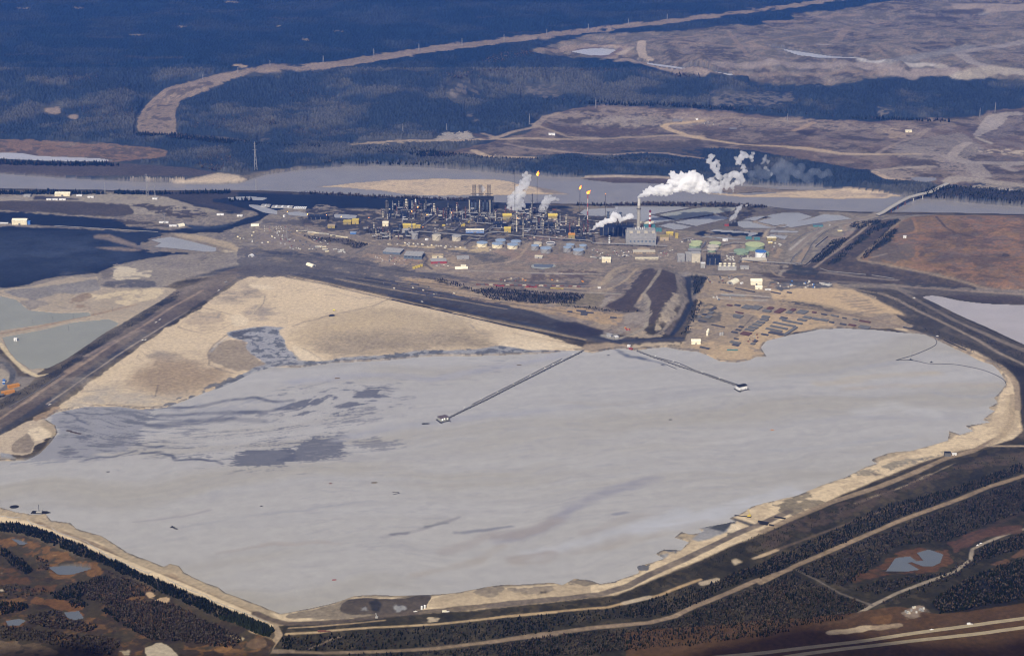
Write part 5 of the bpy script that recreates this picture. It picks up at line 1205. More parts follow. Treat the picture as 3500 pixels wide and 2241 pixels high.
for (x, y) in ((1555, 740), (1565, 720), (1690, 740), (1712, 738)):
    p, s = here('C3', x, y)
    t = thing('silo', {1555: "white silo with a ladder in the pipe yard, nearer of the white pair", 1565: "white silo in the pipe yard, farther of the white pair", 1690: "squat grey silo in the pipe yard, left of the grey pair", 1712: "squat grey silo in the pipe yard, right of the grey pair"}[x], 'silo', p)
    tall = x < 1600
    MB().lathe([(3.5, -1), (3.5, 13 if tall else 8), (.5, 16 if tall else 10)], 14).build('shell', CREAMR if tall else GREYL, t); MB().bar((3.7, 0, 0), (3.7, 0, 12 if tall else 8), .25, 4).build('ladder', MSTEEL, t)

# ------------------------------------------------------------------ buildings
B = building
B('E1', 360, 502, 108, 66, 22, CREAM, CREAMR, "pale yellow block building with a cream roof left of the plant", gable=3)
B('E1', 792, 540, 232, 58, 24, YEL, YELB, "long yellow shed with a bright yellow roof at the plant's left", gable=4)
B('E1', 955, 535, 88, 40, 16, YEL, YELB, "short yellow annex at the right end of the long yellow shed")
B('E1', 1995, 622, 332, 46, 22, BLUE, CREAMR, "long blue building with a white stripe and cream roof", trim=WHITE, win=6)
B('E1', 1860, 440, 70, 26, 62, YELD, YELB, "yellow shed set at a slant behind the blue building", rot=-38)
B('E1', 1775, 505, 80, 26, 16, YEL, YELB, "small yellow hut below the slanted yellow shed")
B('E1', 1425, 500, 52, 18, 10, YEL, YELB, "tiny yellow hut in the open gravel left of the blue building")
B('E1', 470, 1010, 330, 40, 46, SLATE, GREYL, "slate blue warehouse, longer left half of the pair", rot=-14)
B('E1', 860, 1098, 330, 62, 50, SLATE, GREYL, "slate blue warehouse, taller right half of the pair", rot=-8, win=5)
B('E1', 1318, 1075, 200, 42, 18, CREAM, TANM, "cream two storey office with a tan roof and window rows", rot=8, win=8)
B('B2', 2060, 1205, 185, 26, 34, RED, GREYL, "low building with red walls and grey roof near the curved road", rot=6)
B('E1', 1780, 1105, 220, 26, 26, GREYM, GREYL, "low grey green roofed building right of the cream office", rot=6)
for k in range(4):
    B('B2', 1768 + 30 * k, 1268 - 9 * k, 27, 24, 4, YELB, YELB, ["bright yellow container, leftmost of the row of four", "bright yellow container, second from left of four", "bright yellow container, third from left of four", "bright yellow container, rightmost of the row of four"][k], rot=12, name='container', cat='container', door=(k == 0))
B('B3', 630, 692, 104, 48, 24, YELD, YELB, "mustard building with a gabled yellow roof below the tall steam plume", gable=6)
B('B3', 1165, 692, 108, 46, 26, YELD, YELB, "mustard building with a yellow gable right of the second steam plume", gable=6)
B('B3', 634, 842, 80, 46, 22, YEL, YELB, "yellow block building below the gabled mustard building", gable=4)
B('B3', 1388, 912, 76, 44, 20, YELD, ORGM, "mustard building with an orange brown roof by the dark coolers", gable=4)
B('B2', 1080, 742, 78, 44, 24, YEL, YELB, "two level yellow building at the plant's left edge")
B('B2', 985, 748, 90, 34, 22, YELD, YELB, "lower mustard building joined left of the two level yellow one")
B('B2', 798, 792, 86, 30, 20, YELD, TANM, "tan yellow shed left of the mustard building")
B('B2', 1055, 860, 70, 16, 14, BLUE, BLUER, "low blue roofed shelter in the tan yard", door=False)
B('B4', 585, 1105, 100, 44, 26, TANM, YELD, "tan block building right of the powerhouse")
B('B4', 648, 1046, 80, 30, 20, YEL, YELB, "yellow building behind the tan block by the powerhouse", gable=3)
B('B4', 730, 1078, 34, 50, 14, YEL, YEL, "narrow tall yellow building at the right of the powerhouse group")
B('B4', 1840, 1106, 108, 34, 16, YELD, CREAMR, "long mustard building with a cream roof near the settling ponds")
B('B4', 1825, 1138, 48, 12, 10, YELB, CREAMR, "small yellow hut in front of the long mustard building")
B('B4', 1572, 1090, 66, 18, 14, TEAL, TEAL, "teal shed, left of the pair below the black pond"); B('B4', 1672, 1098, 62, 20, 14, TEAL, TEAL, "teal shed, right of the pair below the black pond")
B('B4', 412, 975, 130, 36, 30, TEAL, TEAL, "green block building between the two chimneys"); B('B4', 520, 1000, 66, 22, 24, TEAL, TEAL, "small green building right of the striped chimney"); B('B4', 385, 930, 160, 24, 30, TANM, CREAM, "tan building behind the green block")
B('B5', 290, 828, 100, 18, 16, TEAL, SLATE, "teal shed on the pond bank beside the bridge road"); B('B5', 515, 876, 46, 8, 6, YELB, CREAMR, "small yellow portable beside the bridge approach", door=False); B('B5', 1180, 945, 30, 22, 6, WHITE, WHITE, "small white hut alone on the brown plateau")
B('B1', 512, 410, 124, 20, 26, CREAM, CREAMR, "long cream shed among spruces by the river bend", gable=4); B('B1', 222, 417, 55, 14, 14, GREYL, GREYL, "grey shed left of the long cream shed"); B('B1', 160, 645, 122, 34, 26, CREAM, CREAMR, "big cream shed beside the black coke field", gable=5); B('B1', 238, 645, 22, 26, 10, BLUE, BLUE, "blue container at the end of the big cream shed", name='container', cat='container')
B('B1', 30, 640, 70, 8, 8, GREYL, WHITE, "low pale shed left of the big cream shed", door=False)
for k, (x, y, w) in enumerate(((402, 444, 40), (452, 444, 42), (512, 444, 54), (650, 412, 44), (745, 424, 50), (1272, 438, 40), (1810, 568, 56), (1345, 632, 76), (1420, 660, 60), (1970, 578, 44))):
    B('B1', x, y, w, 9, 8, WHITE, WHITE, ["white trailer, first from left in the riverside row", "white trailer, second in the riverside row", "white trailer, longest of the riverside row", "white trailer right of the long cream shed", "white trailer nearest the grey sand flat", "white trailer alone on the grey sand flat", "white trailer beside the inner bend of the coke road", "white trailer at the coke loading yard, back row", "white trailer next to the domed tent", "white trailer at the right end of the inner bend"][k], name='site_trailer', cat='trailer')
B('B3', 1795, 1194, 104, 46, 20, CREAM, CREAMR, "cream corrugated shed by the road under the powerhouse", gable=3); B('B3', 998, 1145, 90, 22, 14, GREYL, CREAM, "low pale shed below the grey tanks", rot=-6)
B('B3', 2240, 1090, 260, 20, 24, TANM, BEIGE, "long tan office building with stepped roof below the powerhouse", win=8); B('B3', 2235, 1060, 140, 14, 20, BEIGE, TANM, "upper tan office block behind the long tan office", win=5); B('B3', 2270, 1160, 270, 14, 14, BEIGE, CREAM, "long low cream roofed office by the perimeter road", win=6)
B('B4', 955, 1362, 100, 106, 26, BEIGE, GREYL, "tall beige block of the southern process unit"); B('B4', 870, 1350, 72, 88, 26, GREYM, GREYL, "grey block left of the tall beige block"); B('B4', 780, 1352, 84, 72, 26, GREYM, GREYL, "leftmost grey block of the southern process unit"); B('B4', 1036, 1424, 52, 54, 12, GREYL, WHITE, "pale block in front of the blue lattice unit"); B('B4', 940, 1240, 150, 22, 24, GREYD, STEEL, "flat pipe deck building behind the tall beige block", door=False)
B('B4', 1525, 1440, 98, 26, 16, GREYL, GREYL, "plain grey building right of the cooling tower"); B('A2', 1375, 928, 44, 10, 14, WHITE, WHITE, "small white shed on the far river flat"); B('A3', 1615, 908, 44, 12, 14, CREAM, CREAMR, "cream shed on the far river flat at right"); B('A3', 165, 822, 16, 6, 8, WHITE, WHITE, "tiny white cabin by the far yard", door=False)
B('E2', 1340, 560, 410, 30, 30, TANM, BEIGE, "long low tan bund shed in front of the blue roofed tank", door=False)
B('C3', 2062, 222, 118, 38, 22, CREAMR, CREAMR, "largest cream fabric building in the pipe yard", gable=6); B('C3', 2086, 268, 72, 22, 14, CREAMR, CREAMR, "smaller cream fabric building in front of the largest", gable=4); B('C3', 1440, 832, 94, 32, 14, CREAMR, CREAMR, "cream fabric building on the sand by the pond shore", gable=5)
B('C3', 2180, 275, 62, 7, 5, WHITE, WHITE, "long white trailer right of the cream fabric buildings", name='site_trailer', cat='trailer'); B('C3', 445, 258, 30, 9, 5, WHITE, WHITE, "white trailer at the foot of the dark mound", name='site_trailer', cat='trailer'); B('C3', 1915, 212, 30, 12, 5, WHITE, WHITE, "white trailer between the arched hangar and the cream building", name='site_trailer', cat='trailer', rot=35)
B('C3', 545, 755, 50, 20, 12, GREYL, GREYL, "grey shed by the road junction above the pond", rot=-20); B('C3', 605, 770, 36, 18, 10, GREYL, WHITE, "pale shed right of the grey junction shed", rot=-70)
B('C3', 745, 860, 28, 18, 6, WHITE, WHITE, "white cabin with a red side at the right pipeline's landing", rot=-35); B('C3', 765, 882, 40, 8, 5, RED, RED, "red skid beside the white landing cabin", rot=-35, door=False)
B('C3', 1815, 895, 110, 6, 4, TEAL, TEAL, "long pale green trailer frame on the sand spit", name='site_trailer', cat='trailer', door=False)
B('D4', 1105, 362, 36, 22, 9, GREYD, BLACKM, "black shed on the right shore"); B('D4', 1145, 354, 26, 8, 5, WHITE, WHITE, "white trailer next to the black shore shed", name='site_trailer', cat='trailer')
B('C1', 108, 542, 22, 14, 8, WHITE, WHITE, "white pump house on the green pond")
B('C1', 28, 832, 18, 16, 4, BLUE, BLUE, "blue portable by the left access road, nearer one"); B('C1', 26, 848, 16, 14, 4, BLUE, WHITE, "blue portable by the left access road, farther one"); B('C1', 62, 915, 90, 16, 12, ORGM, ORGM, "orange stockpile shed, nearer of two at the left edge", rot=32, door=False); B('C1', 100, 872, 80, 16, 12, ORGM, ORGM, "orange stockpile shed, farther of two at the left edge", rot=32, door=False); B('C1', 14, 938, 34, 14, 9, BLACKM, GREYD, "black shed at the left edge by the orange sheds", rot=20)
hangar('N', 1063, 908, 34, 17, -48, CREAMR, "cream arched hangar alone beside the south haul road")
hangar('N', 1577, 917, 42, 16, 4, CREAMR, "cream arched hangar with a raised middle bay", flat=.8); B('B3', 117, 1258, 60, 24, 14, CREAMR, CREAMR, "cream raised bay rising behind the arched hangar", door=False)
hangar('N', 2506, 966, 40, 24, 55, CREAMR, "cream ribbed arched hangar with an open end in the pipe yard")
hangar('B1', 2065, 905, 14, 17, 70, WHITE, "small white arched tent with a black mouth at the junction"); hangar('B1', 1485, 655, 24, 20, 40, CREAMR, "domed cream tent at the coke loading yard"); hangar('B1', 2097, 652, 28, 15, 4, CREAMR, "cream domed tent at the left edge of the plant", dark=False)
# pale covered beds left of the plant
for k, (x, y, w) in enumerate(((20, 540, 110), (215, 555, 250), (425, 568, 150))):
    p, s = here('B2', x, y)
    t = thing('covered_bed', ["long pale covered bed, leftmost of three by the coke", "longest pale covered bed of three by the coke", "whitest covered bed, rightmost of three by the coke"][k], 'shed', p, math.radians(-4))
    W = w * s
    MB().box(-W / 2, W / 2, 0, 30, -1, 2.5).build('wall', GREYL, t)
    for q in range(7 if k else 3):
        xx = -W / 2 + W * (q + .5) / (7 if k else 3)
        MB().box(xx - W * .045, xx + W * .045, 3, 27, 2.6, 3.6).build('cover', WHITE if k == 2 or q % 2 else GREYL, t)

# powerhouse
p, s = here('B4', 318, 1165); mm = s
t = thing('powerhouse', "large grey powerhouse under the two chimneys", 'power plant', p)
W = 335 * s
MB().box(-W / 2, W / 2, 0, 34, -1, 23).build('turbine_hall', GREYM, t); MB().box(-W / 2 - 4, W / 2 + 2, 16, 60, 0, 40).build('boiler_house', GREYM, t)
for k in range(4):
    xx = -W / 2 + 8 + k * W * .26
    MB().box(xx, xx + 11, 17, 30, 40.1, 44.5).build('roof_unit', BEIGE, t)
    MB().box(xx + 3, xx + 5.5, 15.5, 15.95, 32, 35).build('louvre', GREYD, t)
MB().box(-W / 2, W / 2, 32, 58, 40.2, 47).build('penthouse', GREYM, t)
MB().box(-W / 2 + 20, W / 2 - 30, -5, -.05, 0, 11).build('annex', GREYM, t)
for k in range(7):
    xx = -W / 2 + 8 + k * W * .135
    MB().box(xx, xx + 6, -.3, -.03, 13, 19).build('window', SLATE, t)
mb = MB()
for k in range(6):
    mb.bar((-20 + k * 6, 36 + 3 * (k % 2), 47), (-20 + k * 6, 36, 54 + 2 * (k % 3)), 1.3, 6)
mb.build('vent', WHITE, t)

# chimneys
x0, y0, s0 = CR['B4']


def chimney(x, ytop, ybase, w0, w1, label, bands, rings=()):
    g = gp(*px('B4', (x, ybase))[0]); s = mpp(*g) * .2921
    Hh = (ybase - ytop) * s * 1.045
    t = thing('chimney', label, 'chimney', g)
    R = lambda z: (w0 + (w1 - w0) * z / Hh) * s / 2
    for a, b, m_, nm in bands:
        MB().lathe([(R(a * Hh), a * Hh - (1 if a == 0 else 0)), (R(b * Hh), b * Hh - .004)], 24).build(nm, m_, t)
    MB().lathe([(R(Hh) * .75, Hh), (R(Hh) * .7, Hh + .1)], 24).build('flue', BLACKM, t)
    for z in rings:
        MB().lathe([(R(z * Hh) + .3, z * Hh), (R(z * Hh) + 2.6, z * Hh + .2), (R(z * Hh) + 2.6, z * Hh + 2.2), (R(z * Hh) + .3, z * Hh + 2.4)], 20).build('platform', MSTEEL, t)
    return t, g, Hh


ch, CHP, CHH = chimney(281, 612, 985, 46, 32, "tall pale concrete chimney trailing a long white plume", [(0, .78, CONC, 'shaft'), (.78, 1, M("pale_concrete", (.55, .53, .48)), 'shaft_top')], (.67,))
_r = [(0, .16, WHITE), (.16, .33, RED), (.33, .45, WHITE), (.45, .57, RED), (.57, .68, WHITE), (.68, .77, RED), (.77, .88, WHITE), (.88, 1, M("dark_red_paint", (.16, .03, .04)))]
chimney(413, 750, 985, 30, 25, "shorter chimney banded in red and white", [(a, b, m_, 'red_band' if m_ is not WHITE else 'white_band') for a, b, m_ in _r])

# flare stacks
_ico = None


def flame_mesh(r, h, lean, seed, name, material, parent):
    n, m_ = 12, 9
    v = []; f = []
    for j in range(m_ + 1):
        t = j / m_
        rr = r * (math.sin(math.pi * min(1, .12 + t * .88)) ** .8 * (1 - .35 * t) + .03)
        for k in range(n):
            a = 2 * math.pi * k / n
            q = rr * (1 + .45 * (random.random() - .5))
            v.append((q * math.cos(a) + lean * h * t * t + r * .4 * math.sin(3.2 * t + seed), q * math.sin(a), h * t))
    for j in range(m_):
        f += [(j * n + k, j * n + (k + 1) % n, (j + 1) * n + (k + 1) % n, (j + 1) * n + k) for k in range(n)]
    f += [tuple(range(n - 1, -1, -1)), tuple(m_ * n + k for k in range(n))]
    return MB().add(v, f).build(name, material, parent)


for x, yt, yb, wd, fl, lab, band in ((720, 150, 610, 6, 0, "thin dark flare stack without a flame left of the tall steam", 0), (981, 190, 600, 6, (44, 60, .35), "thin flare stack with the highest flame, behind the steam", 0), (1482, 345, 600, 8, (34, 50, .2), "flare stack with an upright flame, left of the burning pair", 0), (1573, 400, 780, 12, (62, 44, .9), "red banded flare stack with a wide leaning flame", 1), (1778, 408, 860, 8, (8, 12, .1), "slender flare stack with only a pilot flame", 0), (925, 400, 650, 14, 0, "stout capped stack between the two steam plumes", 0), (742, 630, 830, 18, 0, "pale stack in front of the gabled mustard building", 2), (817, 690, 900, 10, 0, "pale stack right of the yellow block building", 2)):
    g = gp(*px('B3', (x, yb))[0]); s = mpp(*g) * .2911
    Hh = (yb - yt) * s * 1.045; r = wd * s / 2
    t = thing('flare_stack' if fl else 'vent_stack', lab, 'stack', g)
    if band == 1:
        for k in range(8):
            MB().bar((0, 0, Hh * k / 8), (0, 0, Hh * (k + 1) / 8 - .01), r, 8).build('band', RED if k % 2 else M("faded_white", (.5, .45, .4)), t)
        lat = MB()
        for sx in (-1, 1):
            lat.bar((sx * r * 2.2, 0, 0), (sx * r * 1.3, 0, Hh * .8), .4, 4)
        lat.build('brace', DSTEEL, t)
    else:
        MB().bar((0, 0, -1), (0, 0, Hh), r, 8, r * .8).build('riser', MSTEEL if band != 2 else BEIGE, t)
        for z in (.35, .7):
            MB().lathe([(r + .2, Hh * z), (r + 1.3, Hh * z + .1), (r + 1.3, Hh * z + 1), (r + .2, Hh * z + 1.1)], 10).build('platform', DSTEEL, t)
    MB().lathe([(r * 1.05, Hh + .01), (r * 1.5, Hh + 1.5), (r * 1.4, Hh + 3)], 10).build('tip', MSTEEL, t)
    if fl:
        fm = flame_mesh(fl[0] * s * .36, fl[1] * s, fl[2], x, 'flame', FLAME, t); fm.location = (0, 0, Hh + 2.6)
        fc = flame_mesh(fl[0] * s * .2, fl[1] * s * .62, fl[2] * .8, x + 1, 'flame_core', FLAMEC, fm); fc.location = (-.4, -fl[0] * s * .22, .6)

# coker: tall drum structure with three derricks
g = gp(*px('E4', (1240, 960))[0]); s = mpp(*g) * .1331
t = thing('coker_structure', "coker block with three lattice derricks on a drum frame", 'coker', g)
Wc = 610 * s; Hc = 345 * s * 1.045
fr = MB()
for x in np.linspace(-Wc / 2, Wc / 2, 7):
    for y in (0, 16, 32):
        fr.box(x - .8, x + .8, y - .8, y + .8, 0, Hc)
for z in np.linspace(Hc * .15, Hc, 5):
    for y in (0, 16, 32):
        fr.box(-Wc / 2, Wc / 2, y - .5, y + .5, z - .6, z + .6)
fr.box(-Wc / 2 - 2, Wc / 2 + 2, -2, 34, Hc - 1.2, Hc + 2.0)
fr.build('frame', DSTEEL, t)
for k, x in enumerate(np.linspace(-Wc / 2 + 8, Wc / 2 - 8, 6)):
    MB().lathe([(1, 4), (4.6, 12), (4.6, Hc - 7), (2, Hc - 2)], 14, (x, 16)).build('coke_drum', SLATE, t)
for x in (-Wc / 2, -Wc / 2 + Wc * .435, Wc / 2 - Wc * .13):
    MB().bar((x, -1.8, 0), (x, -1.8, Hc - 2), 1.7, 8).build('riser', BEIGE, t)
for xc in (1060, 1222, 1437):
    x = (xc - 1240) * s; hd = 335 * s * 1.045; w = 42 * s
    d = MB()
    for sx in (-1, 1):
        for sy in (-1, 1):
            d.bar((x + sx * w, 16 + sy * w, Hc + 2), (x + sx * w, 16 + sy * w, Hc + hd), .55, 4)
    for q in range(12):
        z = Hc + 2 + (hd - 2) * (q + .5) / 12
        for sy in (-1, 1):
            d.box(x - w, x + w, 16 + sy * w - .3, 16 + sy * w + .3, z - .55, z + .55)
            d.box(x + sy * w - .3, x + sy * w + .3, 16 - w, 16 + w, z - .55, z + .55)
    d.build('derrick', DSTEEL, t)
for x0_, x1_ in ((965, 1310), (1335, 1535)):
    z = Hc + 130 * s
    MB().box((x0_ - 1240) * s, (x1_ - 1240) * s, 11, 13, z - .9, z + .9).build('catwalk', DSTEEL, t)

# blue lattice furnace unit beside the powerhouse and the southern lattice unit
for c, x, y, w, h, lab in (('B3', 1920, 880, 400, 160, "long dark blue lattice unit under the low steam plume"), ('B4', 1160, 1392, 165, 135, "dark blue lattice unit right of the tall beige block"), ('B3', 1495, 945, 110, 36, "dark flat cooler unit by the orange roofed building"), ('B2', 640, 690, 230, 50, "dark lattice unit at the far left of the plant"), ('E1', 440, 335, 120, 120, "dark lattice unit at the left end of the rear process row"), ('E1', 690, 330, 130, 100, "dark lattice unit second from the left of the rear process row"), ('E1', 1130, 300, 170, 90, "dark lattice unit just below the rear pipe rack"), ('E1', 1560, 275, 180, 90, "dark lattice unit left of the coker's foot"), ('E1', 1640, 420, 130, 60, "low dark lattice unit between the yellow huts and the coker"), ('E1', 2080, 430, 190, 80, "dark lattice unit behind the long blue building"), ('B3', 540, 780, 150, 60, "dark lattice unit left of the yellow block building"), ('B3', 850, 760, 150, 60, "dark lattice unit right of the two pale stacks"), ('B3', 1080, 800, 180, 70, "dark lattice unit under the second steam plume"), ('B3', 1400, 850, 150, 70, "dark lattice unit under the red banded flare"), ('E1', 520, 620, 150, 70, "dark lattice unit in the smoky units at the left")):
    p, s = here(c, x, y); W = w * s; Hh = h * s * 1.04
    t = thing('furnace_unit', lab, 'process unit', p)
    fr = MB(); nb = max(4, int(W / 9))
    for xx in np.linspace(-W / 2, W / 2, nb):
        for yy_ in (0, 14, 28):
            top = Hh * (.8 + .2 * random.random())
            fr.bar((xx, yy_, 0), (xx, yy_, top), .55, 4)
    for z in (Hh * .3, Hh * .55, Hh * .78):
        for yy_ in (0, 14, 28):
            fr.box(-W / 2, W / 2, yy_ - .35, yy_ + .35, z - .4, z + .4)
    fr.build('frame', DSTEEL, t)
    MB().box(-W / 2 + 1, W / 2 - 1, 3, 26, 0, Hh * .74).build('casing', M("navy_casing", (.015, .025, .055)), t)
    for k in range(max(2, int(W / 18))):
        xx = -W / 2 + 6 + k * 17
        MB().bar((xx, 6, Hh * .74), (xx, 6, Hh * 1.02), 1.2, 8).build('vent_stack', MSTEEL, t)
        MB().bar((xx + 5, -.8, 0), (xx + 5, -.8, Hh * .6), .9, 6).build('pipe', STEEL, t)

# cooling tower with four cream fan cells
p, s = here('B4', 1320, 1452)
t = thing('cooling_tower', "white cooling tower carrying four cream fan cells", 'cooling tower', p)
W = 216 * s; MB().box(-W / 2, W / 2, 0, 16, -1, 13).build('basin_wall', GREYL, t)
for k in range(4):
    xx = -W / 2 + 8 + k * W * .245
    c_ = MB().lathe([(4.6, 13.01), (5.0, 18), (5.2, 22)], 16, (xx, 8)).build('fan_cell', CREAMR, t); MB().lathe([(5.3, 17), (5.35, 18.6)], 16, (xx, 8)).build('band', GREYD, c_)


# ------------------------------------------------------------------ crowded process area: columns, vessels, modules
def column(p, h, r, material, label, group=None):
    t = thing('process_column', label, 'column', p, 0, group)
    MB().lathe([(r, -1), (r, h * .6), (r * .8, h * .64), (r * .8, h * .95), (r * .3, h)], 12).build('vessel', material, t)
    pl = MB()
    for z in (.3, .58, .9):
        pl.lathe([(r + .2, h * z), (r + 1.6, h * z), (r + 1.6, h * z + 1.1), (r + .2, h * z + 1.1)], 10)
    pl.build('platform', DSTEEL, t)
    MB().bar((r + .6, 0, h * .93), (r + .6, 0, 1), .45, 5).build('downpipe', STEEL, t)
    return t


for c, x, yb, yt, r, m_, lab in (('E1', 390, 330, 25, 6, MSTEEL, "wide dark column with a flat cap at the plant's far left"), ('E1', 745, 190, 5, 6, BEIGE, "stout beige topped column behind the left units"), ('E1', 850, 235, 35, 3.4, STEEL, "pale column, left of the shiny pair"), ('E1', 912, 170, 5, 3.2, WHITE, "white slender column, right of the shiny pair"), ('E1', 1095, 180, 10, 3, MSTEEL, "dark green column left of the coker"), ('E1', 1250, 250, 85, 5, BEIGE, "beige column with a round head left of the coker"), ('E1', 1505, 150, 70, 2.2, STEEL, "short pale column near the coker"), ('E1', 1670, 240, 70, 4.6, RUST, "rust coloured column just left of the coker"), ('E1', 625, 90, 40, 5, MSTEEL, "dark capped column at the upper left of the plant"), ('E1', 140, 610, 540, 3.4, GREYD, "short dark stack at the left of the smoky units"), ('E1', 745, 660, 580, 5, SLATE, "dark stack in front of the low pale tank"), ('E1', 630, 545, 470, 7, SLATE, "dark stack at the left end of the long yellow shed"),
                                    ('B3', 1815, 700, 592, 4, SLATE, "dark column rising out of the lattice unit, left"), ('B3', 1960, 700, 600, 4, SLATE, "dark column rising out of the lattice unit, right"), ('B3', 1645, 960, 880, 3.4, MSTEEL, "dark stack venting the low steam plume"), ('B3', 930, 890, 760, 3.5, MSTEEL, "dark column by the pipe rack"), ('B3', 1030, 800, 700, 3, STEEL, "pale column among the central racks"), ('B3', 1498, 880, 740, 2.6, MSTEEL, "dark thin column left of the red banded flare"), ('B3', 1830, 960, 880, 3.4, WHITE, "white column in front of the dark lattice unit")):
    g = gp(*px(c, (x, yb))[0]); s = mpp(*g) * CR[c][2]
    column(g, (yb - yt) * s * 1.045, r, m_, lab)

ZONES = [("left process block", px('E1', "300,240 600,120 1200,150 1250,300 1000,420 700,420 460,380 320,420")), ("block below the coker", px('E1', "1250,260 1900,250 2380,320 2380,460 1900,470 1750,370 1400,420 1250,350")),
         ("central process block", px('B3', "420,640 1000,620 1250,720 1300,820 900,850 700,820 480,830 420,760")), ("block under the steam", px('B3', "540,590 900,600 1200,640 1250,700 1000,730 560,680")), ("block right of centre", px('B3', "1000,740 1540,760 1700,860 1680,930 1560,900 1300,870 1050,870")), ("smoky left block", px('E1', "0,560 500,560 950,620 950,740 600,760 100,740"))]
fillers = []
for zi, (zn, zp) in enumerate(ZONES):
    A = np.array(zp); cnt = [50, 60, 55, 32, 48, 28][zi]; got = 0
    while got < cnt:
        u = rng.uniform(A[:, 0].min(), A[:, 0].max()); v = rng.uniform(A[:, 1].min(), A[:, 1].max())
        if not pip(np.array([u]), np.array([v]), zp)[0]:
            continue
        g = gp(u, v)
        if any((g[0] - q[0]) ** 2 + (g[1] - q[1]) ** 2 < 11.5 ** 2 for q in fillers):
            continue
        fillers.append(g); got += 1
        kind = rng.integers(0, 4)
        rot = math.radians(float(rng.choice([0, 8, -8, 90])))
        if kind == 0:
            t = thing('process_module', "steel frame with pipes and drums in the " + zn, 'process unit', g, rot, "steel frames in the " + zn)
            w, d, h = rng.uniform(10, 20), rng.uniform(9, 15), rng.uniform(12, 30)
            fr = MB()
            for xx in np.linspace(-w / 2, w / 2, 4):
                for y_ in (-d / 2, d / 2):
                    fr.box(xx - .35, xx + .35, y_ - .35, y_ + .35, 0, h * rng.uniform(.8, 1))
            for z in (h * .35, h * .7):
                fr.box(-w / 2, w / 2, -d / 2, d / 2, z - .25, z + .25)
            fr.build('frame', [MSTEEL, DSTEEL, M('tan_steel', (.21, .18, .14), rough=.8)][int(rng.integers(0, 3))], t)
            for q in range(3):
                xx = rng.uniform(-w / 2 + 2, w / 2 - 2)
                MB().bar((xx, -d / 2 + 1, h * .7 + 1.8), (xx, d / 2 - 1, h * .7 + 1.8), 1.4, 8).build('drum', [STEEL, BEIGE, RUST][int(rng.integers(0, 3))], t)
            MB().tube([(-w / 2, -d / 2 - .7, 1.5), (w / 2, -d / 2 - .7, 1.5), (w / 2, -d / 2 - .7, h * .7)], .5, 5).build('pipe', STEEL, t)
        elif kind == 1:
            t = thing('horizontal_vessel', "pale horizontal vessel on saddles in the " + zn, 'vessel', g, rot, "horizontal vessels in the " + zn)
            L = rng.uniform(9, 18); r = rng.uniform(1.6, 2.8)
            MB().bar((-L / 2, 0, r + 3), (L / 2, 0, r + 3), r, 12).build('vessel', [GREYL, STEEL, BEIGE][int(rng.integers(0, 3))], t)
            for xx in (-L / 3, L / 3):
                MB().box(xx - .6, xx + .6, -r, r, 0, 3.6).build('saddle', DSTEEL, t)
        elif kind == 2:
            column(g, rng.uniform(18, 42), rng.uniform(1.6, 2.8), [STEEL, MSTEEL, BEIGE, RUST][int(rng.integers(0, 4))], "slim process column with platforms in the " + zn, "slim columns in the " + zn)
        else:
            t = thing('air_cooler', "raised air cooler deck with fan boxes in the " + zn, 'air cooler', g, rot, "air coolers in the " + zn)
            w = rng.uniform(14, 26); h = rng.uniform(7, 12)
            fr = MB()
            for xx in np.linspace(-w / 2, w / 2, 4):
                for y_ in (-4, 4):
                    fr.box(xx - .3, xx + .3, y_ - .3, y_ + .3, 0, h)
            fr.build('leg_frame', DSTEEL, t)
            MB().box(-w / 2, w / 2, -4.5, 4.5, h + .01, h + 2.2).build('deck', GREYM if rng.random() < .5 else GREYL, t)
            for q in range(3):
                MB().lathe([(2, h + 2.21), (2.2, h + 3)], 10, ((q - 1) * w / 3.2, 0)).build('fan', GREYD, t)


def rack(c, s_, label, hgt=7, n=3, r=.75, material=None, name='pipe_rack', sup=True):
    P = [Vector(gp(*q)) for q in px(c, s_)]
    t = thing(name, label, 'pipe rack' if name == 'pipe_rack' else 'pipeline', P[0])
    L = [q - P[0] for q in P]
    for k in range(n):
        pts = []
        for i, q in enumerate(L):
            a = L[max(i - 1, 0)]; b = L[min(i + 1, len(L) - 1)]
            d = (b - a); d.z = 0; d.normalize()
            pts.append(q + Vector((-d.y, d.x, 0)) * (k - (n - 1) / 2) * r * 2.6 + Vector((0, 0, hgt)))
        MB().tube(pts, r, 6).build('pipe', material or (STEEL if k != 1 else MSTEEL), t)
    if sup:
        for a, b in zip(L[:-1], L[1:]):
            for q in range(max(1, int((b - a).length / 22))):
                c_ = a.lerp(b, (q + .5) / max(1, int((b - a).length / 22)))
                MB().box(c_.x - .45, c_.x + .45, c_.y - .45, c_.y + .45, c_.z - 2, c_.z + hgt - r).build('support', DSTEEL, t)
    return t


